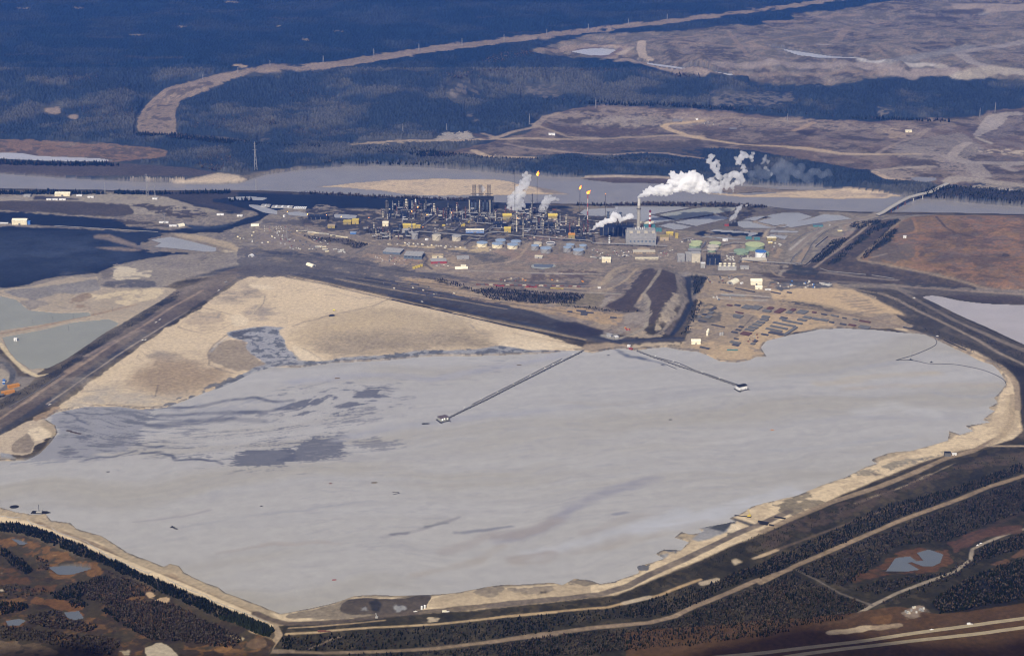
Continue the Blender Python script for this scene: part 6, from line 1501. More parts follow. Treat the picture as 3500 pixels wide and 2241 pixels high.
for a in (('B3', "-260,598 0,625 540,642", "long pipe rack passing in front of the coker"), ('B3', "420,848 640,862", "short white pipe rack left of the stepped rack"), ('B3', "640,886 780,906 840,890 1100,916 1540,952 1600,956 1640,986 2050,1002 2405,1014", "longest stepped white pipe rack behind the tanks"), ('E1', "960,622 1800,690 2160,712 2225,650 2405,640", "dark stepped rack behind the two beige tanks"), ('E1', "640,236 1260,246 1740,276 2400,302", "rear pipe rack across the left half of the plant"), ('E1', "1000,545 1150,430 1285,320", "slanting rack right of the long yellow shed"), ('E1', "2000,462 2290,482 2380,480", "rack behind the blue building"), ('E1', "2180,622 2405,470", "slanting rack right of the blue building"), ('B3', "60,782 310,652", "slanting rack rising toward the coker"), ('B3', "420,840 525,740", "short slanting rack at the plant's centre"), ('B3', "820,642 940,622 900,562", "bent rack below the stout capped stack"), ('B3', "1478,655 1562,660 1522,710 1700,726", "zigzag white rack at the red banded flare"), ('B3', "450,808 900,818 1350,834", "rack along the centre of the plant"), ('B3', "470,690 900,692", "upper rack by the gabled mustard building"), ('B3', "660,744 1200,738", "middle rack between the two mustard buildings"), ('B3', "900,790 1240,802 1290,780", "kinked rack left of the dark cooler"), ('E2', "800,302 1000,262 1190,266", "white pipe run between the green tanks"), ('E2', "490,396 720,392", "white pipe run under the smallest green tank"), ('E2', "1110,552 1400,572 1800,602 1990,612 2100,592", "long white pipe run below the blue roofed tank"), ('E2', "1080,592 1140,502", "short slanting pipe run by the cooling tower"), ('E2', "470,345 530,270 540,240", "pipe run between the left and right green tanks"), ('E2', "920,436 1040,436", "short white pipe run by the low green tank"), ('B4', "800,1106 892,1094", "bright short pipe run right of the powerhouse"), ('B4', "0,1160 300,1168 620,1188", "white pipe run along the foot of the powerhouse"), ('E1', "1480,590 1620,600 1680,545", "kinked pale pipe run left of the blue building"), ('E1', "180,400 220,385 310,390", "raised pipe left of the pale yellow block"), ('E1', "1930,755 2060,765 2100,735", "pale pipe run left of the white tanks"), ('E1', "1790,860 1920,765", "slanting pale pipe run left of the white tanks")):
    rack(*a)
for a in (('B5', "0,1000 60,960 160,900 260,870 330,836", "white pipeline along the upper edge of the bridge road"), ('B5', "10,1195 30,1150 70,1110 118,1085", "looped white pipeline, leftmost on the yard slope"), ('B5', "50,1222 115,1210 170,1110 230,1000 330,910 410,860", "white pipeline beside the sandy ramp"), ('B5', "310,1255 400,1285 580,1302 780,1320", "white pipeline at the foot of the terraces, left part"), ('B5', "840,1325 950,1342 1075,1362", "white pipeline at the foot of the terraces, right part"), ('B5', "150,1230 240,1160 290,1120 400,1020", "pale pipeline up the dark slope"), ('B5', "260,1035 390,930", "pale pipeline above the dark slope"), ('C2', "690,255 1000,325 1400,415 1800,502 2050,550", "dark pipeline along the beach below the south haul road"), ('B1', "450,655 1040,690 1300,705", "pipeline on the bank between the coke strips"), ('C4', "1580,790 1700,845 1810,893", "dark pipeline on the right shore dyke"), ('C1', "60,1010 200,930 420,790", "pipeline down the left haul road dyke")):
    rack(*a, hgt=1.2, n=2, r=.8, name='pipeline', sup=False, material=(BLACKM if 'dark' in a[2] else None))

# ------------------------------------------------------------------ bridge
ZD = 7.0
dk = [Vector((*unproj(u, v, ZD), ZD)) for u, v in px('B5', "905,700 950,682 1040,625 1150,560 1230,522 1330,495 1450,468 1540,420 1625,378")]
t = thing('bridge', "long river bridge on five twin legged piers with a pipeline on its side", 'bridge', dk[0])
L = [q - dk[0] for q in dk]


def strip(off0, off1, z0, z1, name, material, parent):
    v = []
    for i, q in enumerate(L):
        d = L[min(i + 1, len(L) - 1)] - L[max(i - 1, 0)]; d.normalize(); n = Vector((-d.y, d.x, 0))
        for o_, z in ((off0, z0), (off1, z0), (off1, z1), (off0, z1)):
            a = q + n * o_; v.append((a.x, a.y, a.z + z))
    f = []
    for i in range(len(L) - 1):
        for k in range(4):
            f.append((i * 4 + k, (i + 1) * 4 + k, (i + 1) * 4 + (k + 1) % 4, i * 4 + (k + 1) % 4))
    f += [(0, 1, 2, 3), tuple(4 * (len(L) - 1) + k for k in (3, 2, 1, 0))]
    return MB().add(v, f).build(name, material, parent)


strip(-8, 8, -1.6, 0, 'deck', M("deck_concrete", (.40, .37, .32)), t); strip(-7, 7, -5, -1.62, 'girder', MSTEEL, t); strip(8.1, 9.6, -.4, 1.6, 'pipeline', STEEL, t); strip(-8.0, -7.4, .01, 1.2, 'parapet', CONC, t); strip(7.4, 8.0, .01, 1.2, 'parapet', CONC, t)
tot = sum((b - a).length for a, b in zip(L[:-1], L[1:]))
for fr_ in (.185, .30, .42, .535, .63):
    dist = fr_ * tot
    for a, b in zip(L[:-1], L[1:]):
        if dist <= (b - a).length:
            q = a.lerp(b, dist / (b - a).length); d = (b - a).normalized(); break
        dist -= (b - a).length
    n = Vector((-d.y, d.x, 0)); m = MB()
    for sgn in (-1, 1):
        e = q + n * sgn * 6
        m.bar((e.x, e.y, -ZD - 14), (e.x, e.y, -5.1), 2.2, 10)
    a_, b_ = q - n * 7, q + n * 7
    m.bar((a_.x, a_.y, -6.4), (b_.x, b_.y, -6.4), 1.3, 6)
    m.build('pier', RUST if fr_ < .5 else CONC, t)

# ------------------------------------------------------------------ pylons and poles
def pylon(c, x, yb, yt, label, group=None, wk=.085):
    g = gp(*px(c, (x, yb))[0]); s = mpp(*g) * CR[c][2]
    h = (yb - yt) * s * 1.045; w = h * wk
    t = thing('transmission_tower', label, 'pylon', g, math.radians(15), group)
    m = MB(); k = max(.28, h * .006)
    for sx in (-1, 1):
        for sy in (-1, 1):
            m.bar((sx * w, sy * w, 0), (sx * w * .3, sy * w * .3, h * .7), k, 4); m.bar((sx * w * .3, sy * w * .3, h * .7), (0, 0, h), k, 4)
    for q in range(5):
        z0_, z1_ = h * .14 * q, h * .14 * (q + 1)
        a_, b_ = w * (1 - .7 * z0_ / (h * .7)), w * (1 - .7 * z1_ / (h * .7))
        for sy in (-1, 1):
            m.bar((-a_, sy * a_, z0_), (b_, sy * b_, z1_), k * .6, 4); m.bar((a_, sy * a_, z0_), (-b_, sy * b_, z1_), k * .6, 4)
    m.build('lattice', STEEL, t)
    a = MB()
    for z, ww in ((.72, 1.6), (.84, 1.3), (.94, 1.0)):
        a.bar((-w * ww, 0, h * z), (w * ww, 0, h * z), k, 4)
    a.build('crossarm', STEEL, t)


for k, (c, x, yb, yt) in enumerate((('A1', 1390, 545, 508), ('A1', 1630, 500, 462), ('A1', 1850, 452, 415), ('A1', 2215, 428, 382), ('A2', 155, 388, 335), ('A2', 465, 348, 300), ('A2', 760, 318, 265), ('A2', 1048, 285, 235), ('A2', 1340, 245, 200), ('A2', 1625, 208, 165), ('A2', 1900, 170, 130), ('A2', 2165, 135, 98))):
    pylon(c, x, yb, yt, "lattice pylon in the line along the far pink cut", "pylons along the far cut line")
for c, x, yb, yt, lab in (('A1', 1752, 1162, 975, "very tall river crossing pylon on the far bank"), ('B1', 1212, 405, 225, "tall river crossing pylon among near bank spruces"), ('B1', 865, 398, 300, "pylon left of the near bank crossing pylon"), ('B1', 1275, 435, 310, "pylon just right of the near bank crossing pylon"), ('A2', 355, 918, 848, "pylon at the left end of the far substation road"), ('A2', 655, 893, 845, "pylon beside the far substation"), ('A2', 1675, 745, 670, "pylon at the top edge of the far brown works"), ('A2', 1222, 852, 780, "pylon above the far road fork"), ('A3', 2100, 812, 740, "pylon above the far right road, left one"), ('A3', 2206, 772, 700, "pylon above the far right road, right one"), ('A3', 785, 832, 778, "pylon on the upper edge of the far flat"), ('B1', 1355, 635, 550, "dark pole tower at the coke loading yard"), ('B2', 275, 925, 755, "tall pole in the contractor yard, left"), ('B2', 520, 885, 770, "tall pole in the contractor yard, right"), ('B1', 2105, 365, 270, "faint pylon by the sandbar's right tip")):
    pylon(c, x, yb, yt, lab, None, .05)
for k, (x, y) in enumerate(((515, 385), (372, 405), (232, 425), (655, 365), (790, 335), (482, 470))):
    g = put('C1', x, y)
    t = thing('utility_pole', ["wooden pole on the causeway between the green ponds"][0], 'pole', g, 0, "poles along the green pond causeway")
    MB().bar((0, 0, -1), (0, 0, 14), .3, 5).build('mast', MSTEEL, t); MB().bar((-1.5, 0, 13), (1.5, 0, 13), .2, 4).build('crossarm', MSTEEL, t)

# ------------------------------------------------------------------ floating pump stations and their pipe walkways
def wp(c, x, y, dz=0):
    q = px(c, (x, y))[0]
    return Vector((*unproj(q[0], q[1], WZ), WZ + dz))


def pump_barge(c, x, y, w, d, h, rot, wall, label, rusty):
    t = thing('pump_barge', label, 'barge', wp(c, x, y), math.radians(rot))
    MB().box(-w * .62, w * .62, -d * .7, d * .7, -.5, 1.4).build('hull', BLACKM, t)
    MB().box(-w / 2, w / 2, -d / 2, d / 2, 1.41, h).build('house', wall, t)
    MB().prismx([(-d / 2 - .7, h + .01), (d / 2 + .7, h + .01), (d / 2 + .7, h + .5), (0, h + 2.2), (-d / 2 - .7, h + .5)], -w / 2 - .7, w / 2 + .7).build('roof', rusty, t)
    for k in (-1, 1):
        MB().box(k * w * .25 - 1.2, k * w * .25 + 1.2, -d / 2 - .2, -d / 2 - .02, 2, 5).build('doorway', GREYD, t)
        MB().bar((k * w * .66, -d * .55, .5), (k * w * .5, -d * 1.05, .5), .9, 6).build('fender', BLACKM, t)
    rl = MB()
    for k in np.linspace(-w * .6, w * .6, 9):
        rl.bar((k, -d * .68, 1.4), (k, -d * .68, 2.8), .15, 4)
    rl.bar((-w * .6, -d * .68, 2.8), (w * .6, -d * .68, 2.8), .15, 4); rl.build('railing', STEEL, t)
    return t


LROOF = M("dull_purple_roof", (.11, .085, .09), rough=.8)
bl = pump_barge('N', 1514, 1436, 23, 19, 10, 30, M("grey_green_cladding", (.33, .33, .29)), "floating pump station with grey walls and a dull purple roof", LROOF)
for a, b, z in ((-7, -9.7, 8.5), (-1, -9.7, 8.5), (-7, -9.7, 5), (9, -9.7, 6.5)):
    MB().sph((a, b, z), .75, 8, 5).build('lamp', LAMPW, bl)
pump_barge('N', 2534, 1330, 27, 17, 11, 28, WHITE, "floating pump station with white walls and a black roof", BLACKM)


def floating_line(c, s1, s2, label, lamps):
    P = [wp(c, *[float(q) for q in a.split(',')]) for a in s1.split()]
    t = thing('floating_pipeline', label, 'pipeline', P[0])
    L1 = [q - P[0] for q in P]
    for off in (-1.3, 1.3):
        MB().tube([q + Vector((0, off, 2.2)) for q in L1], .9, 6).build('pipe', STEEL if off < 0 else MSTEEL, t)
    MB().tube([q + Vector((0, -3.4, 1.4)) for q in L1], .55, 5).build('walkway', DSTEEL, t)
    for a, b in zip(L1[:-1], L1[1:]):
        n = max(1, int((b - a).length / 13)); d = (b - a).normalized(); nn = Vector((-d.y, d.x, 0))
        for q in range(n):
            e = a.lerp(b, (q + .5) / n)
            MB().bar(e - nn * 5.2 + Vector((0, 0, .5)), e + nn * 5.2 + Vector((0, 0, .5)), 1.3, 6).build('pontoon', BLACKM, t)
    Q = [wp(c, *[float(q) for q in a.split(',')]) - P[0] for a in s2.split()]
    MB().tube([q + Vector((0, 0, .9)) for q in Q], .9, 5).build('cable', DSTEEL, t)
    for a in lamps.split():
        q = wp(c, *[float(k) for k in a.split(',')]) - P[0]
        MB().box(q.x - 1.3, q.x + 1.3, q.y - 1.3, q.y + 1.3, 3.2, 6).build('lamp', WHITE, t)
    return t


floating_line('C2', "1092,1086 1205,1030 1370,952 1540,864 1690,790 1850,708 2010,630 2053,606", "1260,990 1430,905 1580,830 1750,742 1890,672", "long floating pipe walkway from the left pump station to the shore", "1205,1022 1325,962 1437,912 1548,855 1668,797 1770,745 1828,718 1890,690 1968,648")
floating_line('C3', "1850,1253 1680,1195 1500,1130 1300,1068 1150,1015 1000,963 830,897", "1868,1247 1700,1190 1560,1140 1430,1100 1330,1055 1250,1022 1100,985 980,950 880,912", "floating pipe walkway from the white pump station to the shore", "1680,1192 1500,1128 1265,1050 1205,1020 1022,966")
# oil boom, mast, rafts, boats, buoys
P = [wp('C4', *q) for q in ((1490, 776), (1508, 800), (1505, 825), (1480, 850), (1400, 890), (1250, 950), (1090, 995), (1170, 993), (1250, 995), (1330, 1010), (1420, 1030), (1560, 1033), (1700, 1040), (1850, 1065), (1980, 1095), (2100, 1140), (2190, 1190), (2220, 1235), (2226, 1280))]
Pm = []
for i in range(len(P) - 1):
    a0, a1, a2, a3 = P[max(i - 1, 0)], P[i], P[i + 1], P[min(i + 2, len(P) - 1)]
    for tt in np.linspace(0, 1, 5)[:-1]:
        Pm.append(.5 * ((2 * a1) + (a2 - a0) * tt + (2 * a0 - 5 * a1 + 4 * a2 - a3) * tt * tt + (3 * a1 - a0 - 3 * a2 + a3) * tt ** 3) if i not in (5, 6) else a1.lerp(a2, tt))
Pm.append(P[-1])
bo = MB().tube([q - P[0] + Vector((0, 0, .5)) for q in Pm], .85, 5).build('floating_boom', DSTEEL); bo.location = P[0]
tag(bo, "thin dark floating boom looping across the pond's right corner", 'boom')
t = thing('mast', "thin pale mast standing in the right of the pond", 'mast', wp('C4', 1236, 990)); MB().bar((0, 0, -1), (.6, 0, 66), .42, 5, .25).build('pole', M("pale_grey_green", (.36, .38, .35)), t); MB().box(-2, 2, -2, 2, -.3, .9).build('float', BLACKM, t)


def boat(c, x, y, L_, rot, material, label, cabin=None, name='work_boat', cat='boat', mast=0, group=None):
    t = thing(name, label, cat, wp(c, x, y), math.radians(rot), group)
    w = L_ * .3
    v = [(-L_ / 2, -w / 2, -.4), (L_ * .25, -w / 2, -.4), (L_ / 2, 0, -.4), (L_ * .25, w / 2, -.4), (-L_ / 2, w / 2, -.4)]
    MB().add(v + [(a * 1.04, b * 1.1, 1.2) for a, b, _ in v], [(4, 3, 2, 1, 0), (5, 6, 7, 8, 9)] + [(k, (k + 1) % 5, 5 + (k + 1) % 5, 5 + k) for k in range(5)]).build('hull', material, t)
    if cabin:
        MB().box(-L_ * .25, L_ * .05, -w * .36, w * .36, 1.21, 3.8).build('cabin', cabin, t)
    if mast:
        MB().bar((-L_ * .12, 0, 1.2), (-L_ * .12, 0, mast), .5, 5).build('mast', DSTEEL, t)


boat('D1', 340, 243, 44, -4, BLACKM, "black dredge with an upright spud mast by the left shore", GREYL, 'dredge', 'dredge', 20)
boat('D1', 1420, 364, 11, 20, BLACKM, "black raft in the lower left pond, nearer left of a pair", DSTEEL, 'work_raft', 'raft'); boat('D1', 1445, 376, 11, -20, BLACKM, "black raft in the lower left pond, right of a pair", None, 'work_raft', 'raft')
boat('C4', 1245, 993, 12, 0, BLACKM, "small black work boat at the boom's left corner", DSTEEL); boat('C4', 1455, 1018, 9, 0, BLACKM, "small black work boat beside the middle of the boom", DSTEEL)
boat('C2', 935, 1125, 20, 2, BLACKM, "low black raft left of the grey pump station", None, 'work_raft', 'raft')
for c, x, y, l_, m_, lab in (('C2', 315, 806, 14, M("dark_mustard", (.16, .10, .02)), "mustard pontoon floating near the upper dark slick"), ('C2', 1590, 713, 13, M("olive_drab", (.14, .11, .06)), "olive pontoon floating near the beach shore"), ('C2', 575, 1538, 15, M("olive_drab"), "olive pontoon floating alone in mid pond"), ('N', 1143, 1981, 9, RED, "red float in the bottom of the pond"), ('N', 2640, 1469, 9, ORGM, "orange red float in the right of the pond"), ('N', 2292, 1434, 9, DSTEEL, "dark buoy float right of centre in the pond"), ('D1', 2150, 190, 6, DSTEEL, "tiny dark float above the pale smudge"), ('N', 1130, 1652, 8, RUST, "rusty float left of the olive pontoon"), ('N', 370, 1612, 8, DSTEEL, "dark float near the left edge of the pond"), ('C3', 540, 945, 7, DSTEEL, "dark float between the two landings"), ('N', 2795, 1845, 1, DSTEEL, "")):
    if lab:
        boat(c, x, y, l_, 3, m_, lab, None, 'float', 'float')
lp = [wp('F', x, y) for x, y in ((922, 1156), (928, 1155), (936, 1155.5), (938, 1157.5), (932, 1159), (924, 1161))]
o = MB().tube([q - lp[0] + Vector((0, 0, .5)) for q in lp], .7, 5).build('loose_boom', DSTEEL); o.location = lp[0]; tag(o, "short hook shaped piece of loose boom in mid pond", 'boom')
lp = [wp('C3', x, y) for x, y in ((1080, 1045), (1130, 1038), (1180, 1060), (1240, 1085))]
o = MB().tube([q - lp[0] + Vector((0, 0, .5)) for q in lp], .9, 5).build('loose_boom', DSTEEL); o.location = lp[0]; tag(o, "dark loose boom lying beside the right pipe walkway", 'boom')
for k, (x, y) in enumerate(((485, 1175), (515, 1185), (550, 1193))):
    q = wp('C1', x, y); o = MB().box(-8, 8, -3, 3, -.3, 1).build('raft', M("brown_timber", (.07, .05, .04))); o.location = q; o.rotation_euler = (0, 0, -.35); tag(o, ["brown raft on the grey mud fan, leftmost of three", "brown raft on the grey mud fan, middle of three", "brown raft on the grey mud fan, rightmost of three"][k], 'raft')
q = wp('D1', 118, 195); o = MB().lathe([(8, -.2), (7.5, .5)], 16).build('oil_mat', BLACKM); o.location = q; o.scale = (1.4, 1.2, 1); tag(o, "black round mat floating at the pond's left edge", 'mat')

# ------------------------------------------------------------------ pipe stacks in the yards
STK = {}


def pipe_stack(c, x, y, la, lb, key, a0=-33, label=None, grp="pipe stacks in the yard"):
    p, s = here(c, x, y)
    k = (round(la), round(lb), key)
    if k not in STK:
        m = MB(); n = max(2, int(lb / 1.9)); bl_ = .25
        for q in range(n):
            yy_ = -lb / 2 + lb * (q + .5) / n
            for lay in (0, 1):
                m.bar((-la / 2 + rng.uniform(-.6, .6), yy_ + lay * .9, .95 + lay * 1.5), (la / 2 + rng.uniform(-.6, .6), yy_ + lay * .9, .95 + lay * 1.5), .93, 6)
        STK[k] = m
        o = m.build('pipe_stack', dict(g=M("grey_pipe_steel", (.10, .10, .10)), r=M("red_pipe_steel", (.085, .042, .036)), d=M("dark_pipe_steel", (.05, .05, .06)))[key])
        STK[k] = o.data
    else:
        o = bpy.data.objects.new('pipe_stack', STK[k]); COL.link(o)
    o.location = p; o.rotation_euler = (0, 0, math.radians(a0))
    colr = dict(g='grey', r='rust red', d='dark')[key]
    tag(o, label or f"{colr} pipe stack", 'pipe stack', grp)


E3S = [(980, 630, 26, 34, 'g'), (1135, 640, 26, 34, 'g'), (1305, 695, 24, 18, 'g'), (1362, 648, 16, 22, 'r'), (1520, 690, 20, 46, 'r'), (1725, 680, 14, 26, 'r'), (1675, 712, 16, 22, 'g'), (1890, 710, 28, 32, 'g'), (1285, 790, 24, 16, 'g'), (1260, 835, 24, 18, 'g'), (1200, 880, 26, 16, 'g'), (1140, 922, 28, 16, 'g'), (1080, 965, 28, 16, 'g'), (1020, 1005, 28, 14, 'g'), (960, 1065, 28, 26, 'r'), (830, 772, 30, 16, 'g'), (850, 722, 26, 6, 'r'), (810, 803, 26, 5, 'g'), (690, 600, 18, 8, 'r'), (820, 600, 18, 10, 'd'), (1585, 805, 22, 8, 'd'), (1560, 822, 20, 8, 'g'), (1970, 800, 26, 16, 'g'), (1885, 842, 28, 14, 'g'), (2115, 825, 22, 14, 'g'), (2245, 845, 26, 16, 'g'), (2370, 880, 14, 8, 'd'), (1720, 875, 66, 10, 'g'), (1590, 915, 72, 10, 'g'), (1500, 965, 56, 12, 'g'), (1420, 1005, 52, 10, 'g'), (1460, 1060, 46, 18, 'd'), (1690, 1025, 10, 88, 'g'), (1270, 1082, 22, 9, 'd'), (785, 1215, 32, 14, 'g'), (790, 1255, 20, 10, 'd'), (415, 660, 10, 34, 'd'), (385, 720, 14, 18, 'g'), (345, 792, 16, 24, 'g'), (195, 790, 12, 14, 'g'), (275, 750, 12, 14, 'd'), (240, 860, 26, 8, 'd'), (500, 940, 44, 5, 'd'), (280, 1300, 30, 8, 'd'), (1115, 1190, 10, 16, 'd'), (1075, 1232, 12, 12, 'g'), (800, 1150, 14, 6, 'd'), (1670, 392, 16, 6, 'd'), (940, 350, 70, 4, 'd'), (1450, 395, 34, 4, 'd'), (640, 360, 46, 4, 'd'), (880, 955, 14, 12, 'd'), (835, 1005, 16, 8, 'd'), (770, 1045, 20, 9, 'd')]
_row = lambda x, y: ("in the back row by the track" if y < 730 and x > 880 else "in the slanting middle column" if 940 < x < 1340 and 740 < y < 1100 else "in the block of long stacks by the pond" if x > 1340 and 860 < y < 1110 else "near the pond shore" if y > 1080 else "on the left of the pipe yard" if x < 500 else "on the right of the pipe yard" if x > 1750 else "in the middle of the pipe yard")
for x, y, la, lb, k in E3S:
    sz = "long narrow" if max(la, lb) > 40 else "large square" if la * lb > 700 else "small" if la * lb < 160 else "middle sized"
    pipe_stack('E3', x, y, la, lb, k, label=f"{sz} {dict(g='grey', r='rust red', d='dark')[k]} pipe stack {_row(x, y)}")
for x, y, la, lb, k in ((125, 505, 26, 30, 'g'), (180, 560, 24, 14, 'g'), (120, 585, 26, 12, 'g'), (265, 577, 22, 13, 'g'), (355, 588, 24, 16, 'g'), (430, 608, 14, 7, 'd'), (545, 630, 20, 8, 'd'), (640, 640, 22, 12, 'r'), (765, 660, 32, 22, 'g'), (770, 602, 34, 8, 'r'), (460, 545, 26, 7, 'g'), (350, 530, 18, 7, 'd'), (250, 508, 14, 8, 'r'), (670, 580, 16, 5, 'g'), (560, 567, 14, 4, 'd'), (1210, 668, 30, 5, 'd')):
    pipe_stack('C4', x, y, la, lb, k, label=f"{dict(g='grey', r='rust red', d='dark')[k]} pipe stack {'beside' if y < 600 else 'near the shore below'} the sandy track at the yard's right end")
for x, y, la, lb in ((880, 207, 30, 8), (1000, 230, 34, 8), (1100, 222, 40, 5), (1160, 238, 40, 10), (1210, 248, 26, 6), (1010, 206, 16, 6), (900, 182, 22, 5), (715, 148, 22, 6), (860, 150, 24, 8), (910, 216, 30, 6), (960, 232, 24, 5), (1945, 343, 16, 5), (2020, 338, 20, 8), (700, 128, 16, 5)):
    pipe_stack('C2', x, y, la, lb, 'd', -24, "dark pipe stack on the sandy yard along the south haul road", "pipe stacks along the south haul road")
for x, y, la, lb in ((145, 500, 14, 6), (260, 492, 30, 7), (320, 510, 40, 7), (290, 528, 20, 14), (590, 562, 20, 7)):
    pipe_stack('C3', x, y, la, lb, 'd', -10, "dark pipe stack on the tan yard left of the ramp", "pipe stacks left of the ramp")
for k, (x, y, w, d) in enumerate(((2190, 450, 20, 16), (2320, 405, 26, 6), (2250, 466, 12, 5), (2160, 438, 12, 8))):
    p, s = here('D3', x, y); o = MB().box(-w / 2, w / 2, -d / 2, d / 2, -.2, 1.2).build('liner_roll', BLACKM); o.location = p; o.rotation_euler = (0, 0, math.radians(-22)); tag(o, ["square black liner pile on the lower right beach", "long black liner roll right of the square pile", "small black liner strip below the square pile", "small black liner piece left of the square pile"][k], 'liner')
for k, (x, y) in enumerate(((115, 724), (140, 732))):
    pass

# crane on the near shore
p, s = here('D3', 2068, 398)
t = thing('crawler_crane', "yellow crawler crane with its boom over the near shore", 'crane', p, math.radians(-15))
for sy in (-1, 1):
    MB().box(-4.5, 4.5, sy * 2.6 - .8, sy * 2.6 + .8, 0, 1.8).build('track', TIRE, t)
MB().box(-4.2, 3.4, -2.6, 2.6, 1.81, 5).build('body', YELB, t); MB().box(1.6, 4.2, -2.8, -.8, 5.01, 7.2).build('cab', YELB, t)
m = MB()
for sy in (-.7, .7):
    m.bar((2, sy, 4.5), (-4, sy * .5, 19), .4, 4)
m.build('boom', YELB, t); MB().box(-34, -5, -1.5, 1.5, 0, 1).build('mat', BLACKM, t)


# ------------------------------------------------------------------ vehicles
def truck_proto(name, label, cat, paint, L_, box=None):
    t = thing(name, label, cat, (0, 0, 0))
    MB().prism([(-L_ / 2, .7), (L_ / 2, .7), (L_ / 2, 1.5), (L_ * .22, 1.6), (L_ * .12, 2.6), (-L_ * .08, 2.6), (-L_ * .1, 1.5), (-L_ / 2, 1.5)], -1.2, 1.2).build('body', paint, t)
    if box:
        MB().box(-L_ / 2, L_ * .1, -1.45, 1.45, 1.51, 4.3).build('cargo_box', box, t)
    for sx in (-.3, .32):
        for sy in (-1, 1):
            MB().bar((sx * L_, sy * 1.0, .55), (sx * L_, sy * 1.35, .55), .55, 10).build('wheel', TIRE, t)
    return t


pk = truck_proto('pickup_truck', "x", 'truck', WHITE, 8)
first = True
for c, x, y, r, lab in (('C1', 1535, 192, 50, "white pickup near the top of the left haul road"), ('C1', 1000, 541, 50, "white pickup halfway along the left haul road, left of two"), ('C1', 1022, 538, 50, "white pickup halfway along the left haul road, right of two"), ('C1', 1095, 416, 50, "white pickup on the upper lane of the haul road"), ('C1', 1122, 396, 50, "white pickup just ahead on the haul road's upper lane"), ('C1', 350, 992, 50, "white pickup at the foot of the left haul road"), ('C2', 908, 270, -30, "white pickup on the south haul road"), ('D2', 1250, 938, 8, "white pickup beside the bottom mud flats"), ('D4', 1282, 888, 40, "white pickup by the lower right track"), ('D4', 1010, 1386, 12, "pale pickup on the highway, left one"), ('D4', 1300, 878, 30, "second pale pickup by the lower right track"), ('C4', 1515, 750, -30, "white pickup at the top of the right dyke"), ('C4', 1275, 357, -30, "white pickup on the dyke between the ponds"), ('B5', 410, 815, 40, "white pickup on the bridge approach")):
    if first:
        o = pk; o.location = put(c, x, y); o.rotation_euler = (0, 0, math.radians(r)); o['label'] = lab; o['group'] = "white pickups on the site roads"; first = False
    else:
        copy_tree(pk, put(c, x, y), math.radians(r), lab)
t = truck_proto('box_truck', "white box truck on the right highway lane", 'truck', WHITE, 12, WHITE); t.location = put('D4', 1235, 1354); t.rotation_euler = (0, 0, .2)
t = truck_proto('box_truck', "white bus like truck on the bottom dyke road", 'truck', WHITE, 15, CREAMR); t.location = put('D2', 1500, 940); t.rotation_euler = (0, 0, .12)
t = truck_proto('tank_truck', "dark red truck on the bottom sand track", 'truck', RUST, 26, RUST); t.location = put('D2', 500, 1102); t.rotation_euler = (0, 0, .1)
t = truck_proto('haul_truck', "grey haul truck near the top of the left haul road", 'truck', GREYL, 14, GREYL); t.location = put('C1', 1590, 134); t.rotation_euler = (0, 0, .9)
t = truck_proto('bulldozer', "black bulldozer at a dark heap on the beach", 'bulldozer', BLACKM, 10, BLACKM); t.location = put('C2', 285, 366)
t = truck_proto('loader', "bright yellow loader standing on the beach above the dark heap", 'loader', YELB, 8, M("lime_yellow", (.75, .75, .08))); t.location = put('C2', 293, 332)
p = put('C2', 275, 372); o = MB().lathe([(11, -1), (7, 2.2), (2, 3.6)], 12).build('heap', M("black_earth", (.025, .025, .028), rough=1)); o.location = p + Vector((0, 8, 0)); tag(o, "dark earth heap on the beach behind the bulldozer", 'heap')
for k, (x, y) in enumerate(((1328, 908), (1303, 916))):
    t = thing('upright_tank', ["white upright tank by the bottom dyke road, right of two", "white upright tank by the bottom dyke road, left of two"][k], 'tank', put('D2', x, y)); MB().lathe([(2.2, 0), (2.2, 7), (.6, 8.2)], 12).build('shell', WHITE, t); MB().bar((2.3, -1, 0), (2.3, -1, 7), .2, 4).build('ladder', GREYD, t)
t = thing('outfall_pipe', "pale outfall pipe spilling onto the black mud flat", 'pipe', put('D2', 935, 968)); MB().tube([(0, -8, 1.5), (-2, 2, 1.5), (-3, 8, .8)], 1.3, 8).build('pipe', GREYL, t); MB().box(-3, 3, -12, -8, 0, 3).build('headwall', GREYL, t)

SMALL = {}


def small(kind, p, rot, label, group, colr=None):
    """cars, trailers and crates only a pixel or two wide: one mesh each"""
    if colr is WHITE and kind != 'car':
        colr = M('chalky_white', (.50, .48, .43), rough=.8)
    if kind == 'car':
        mk = lambda: MB().box(-2.4, 2.4, -1, 1, .4, 1.1).box(-1.3, 1.1, -.9, .9, 1.1, 1.7)
        key = ('car', colr); nm = 'parked_car'; cat = 'car'
    elif kind == 'trailer':
        mk = lambda: MB().box(-7, 7, -1.9, 1.9, .6, 3.6).box(-7.2, 7.2, -2.1, 2.1, 3.601, 3.9)
        key = ('trailer', colr); nm = 'site_trailer'; cat = 'trailer'
    elif kind == 'wagon':
        mk = lambda: MB().box(-8, 8, -1.6, 1.6, 1, 4).box(-6.5, -4, -1.2, 1.2, 0, 1).box(4, 6.5, -1.2, 1.2, 0, 1)
        key = ('wagon', colr); nm = 'rail_wagon'; cat = 'rail wagon'
    else:
        mk = lambda: MB().box(-3, 3, -2, 2, 0, 2.4).box(-2.8, 1, -1.8, 1.8, 2.401, 3.6)
        key = ('crate', colr); nm = 'equipment_skid'; cat = 'equipment'
    if key not in SMALL:
        o = mk().build(nm, colr); SMALL[key] = o.data
    else:
        o = bpy.data.objects.new(nm, SMALL[key]); COL.link(o)
    o.location = p; o.rotation_euler = (0, 0, rot); tag(o, label, cat, group)


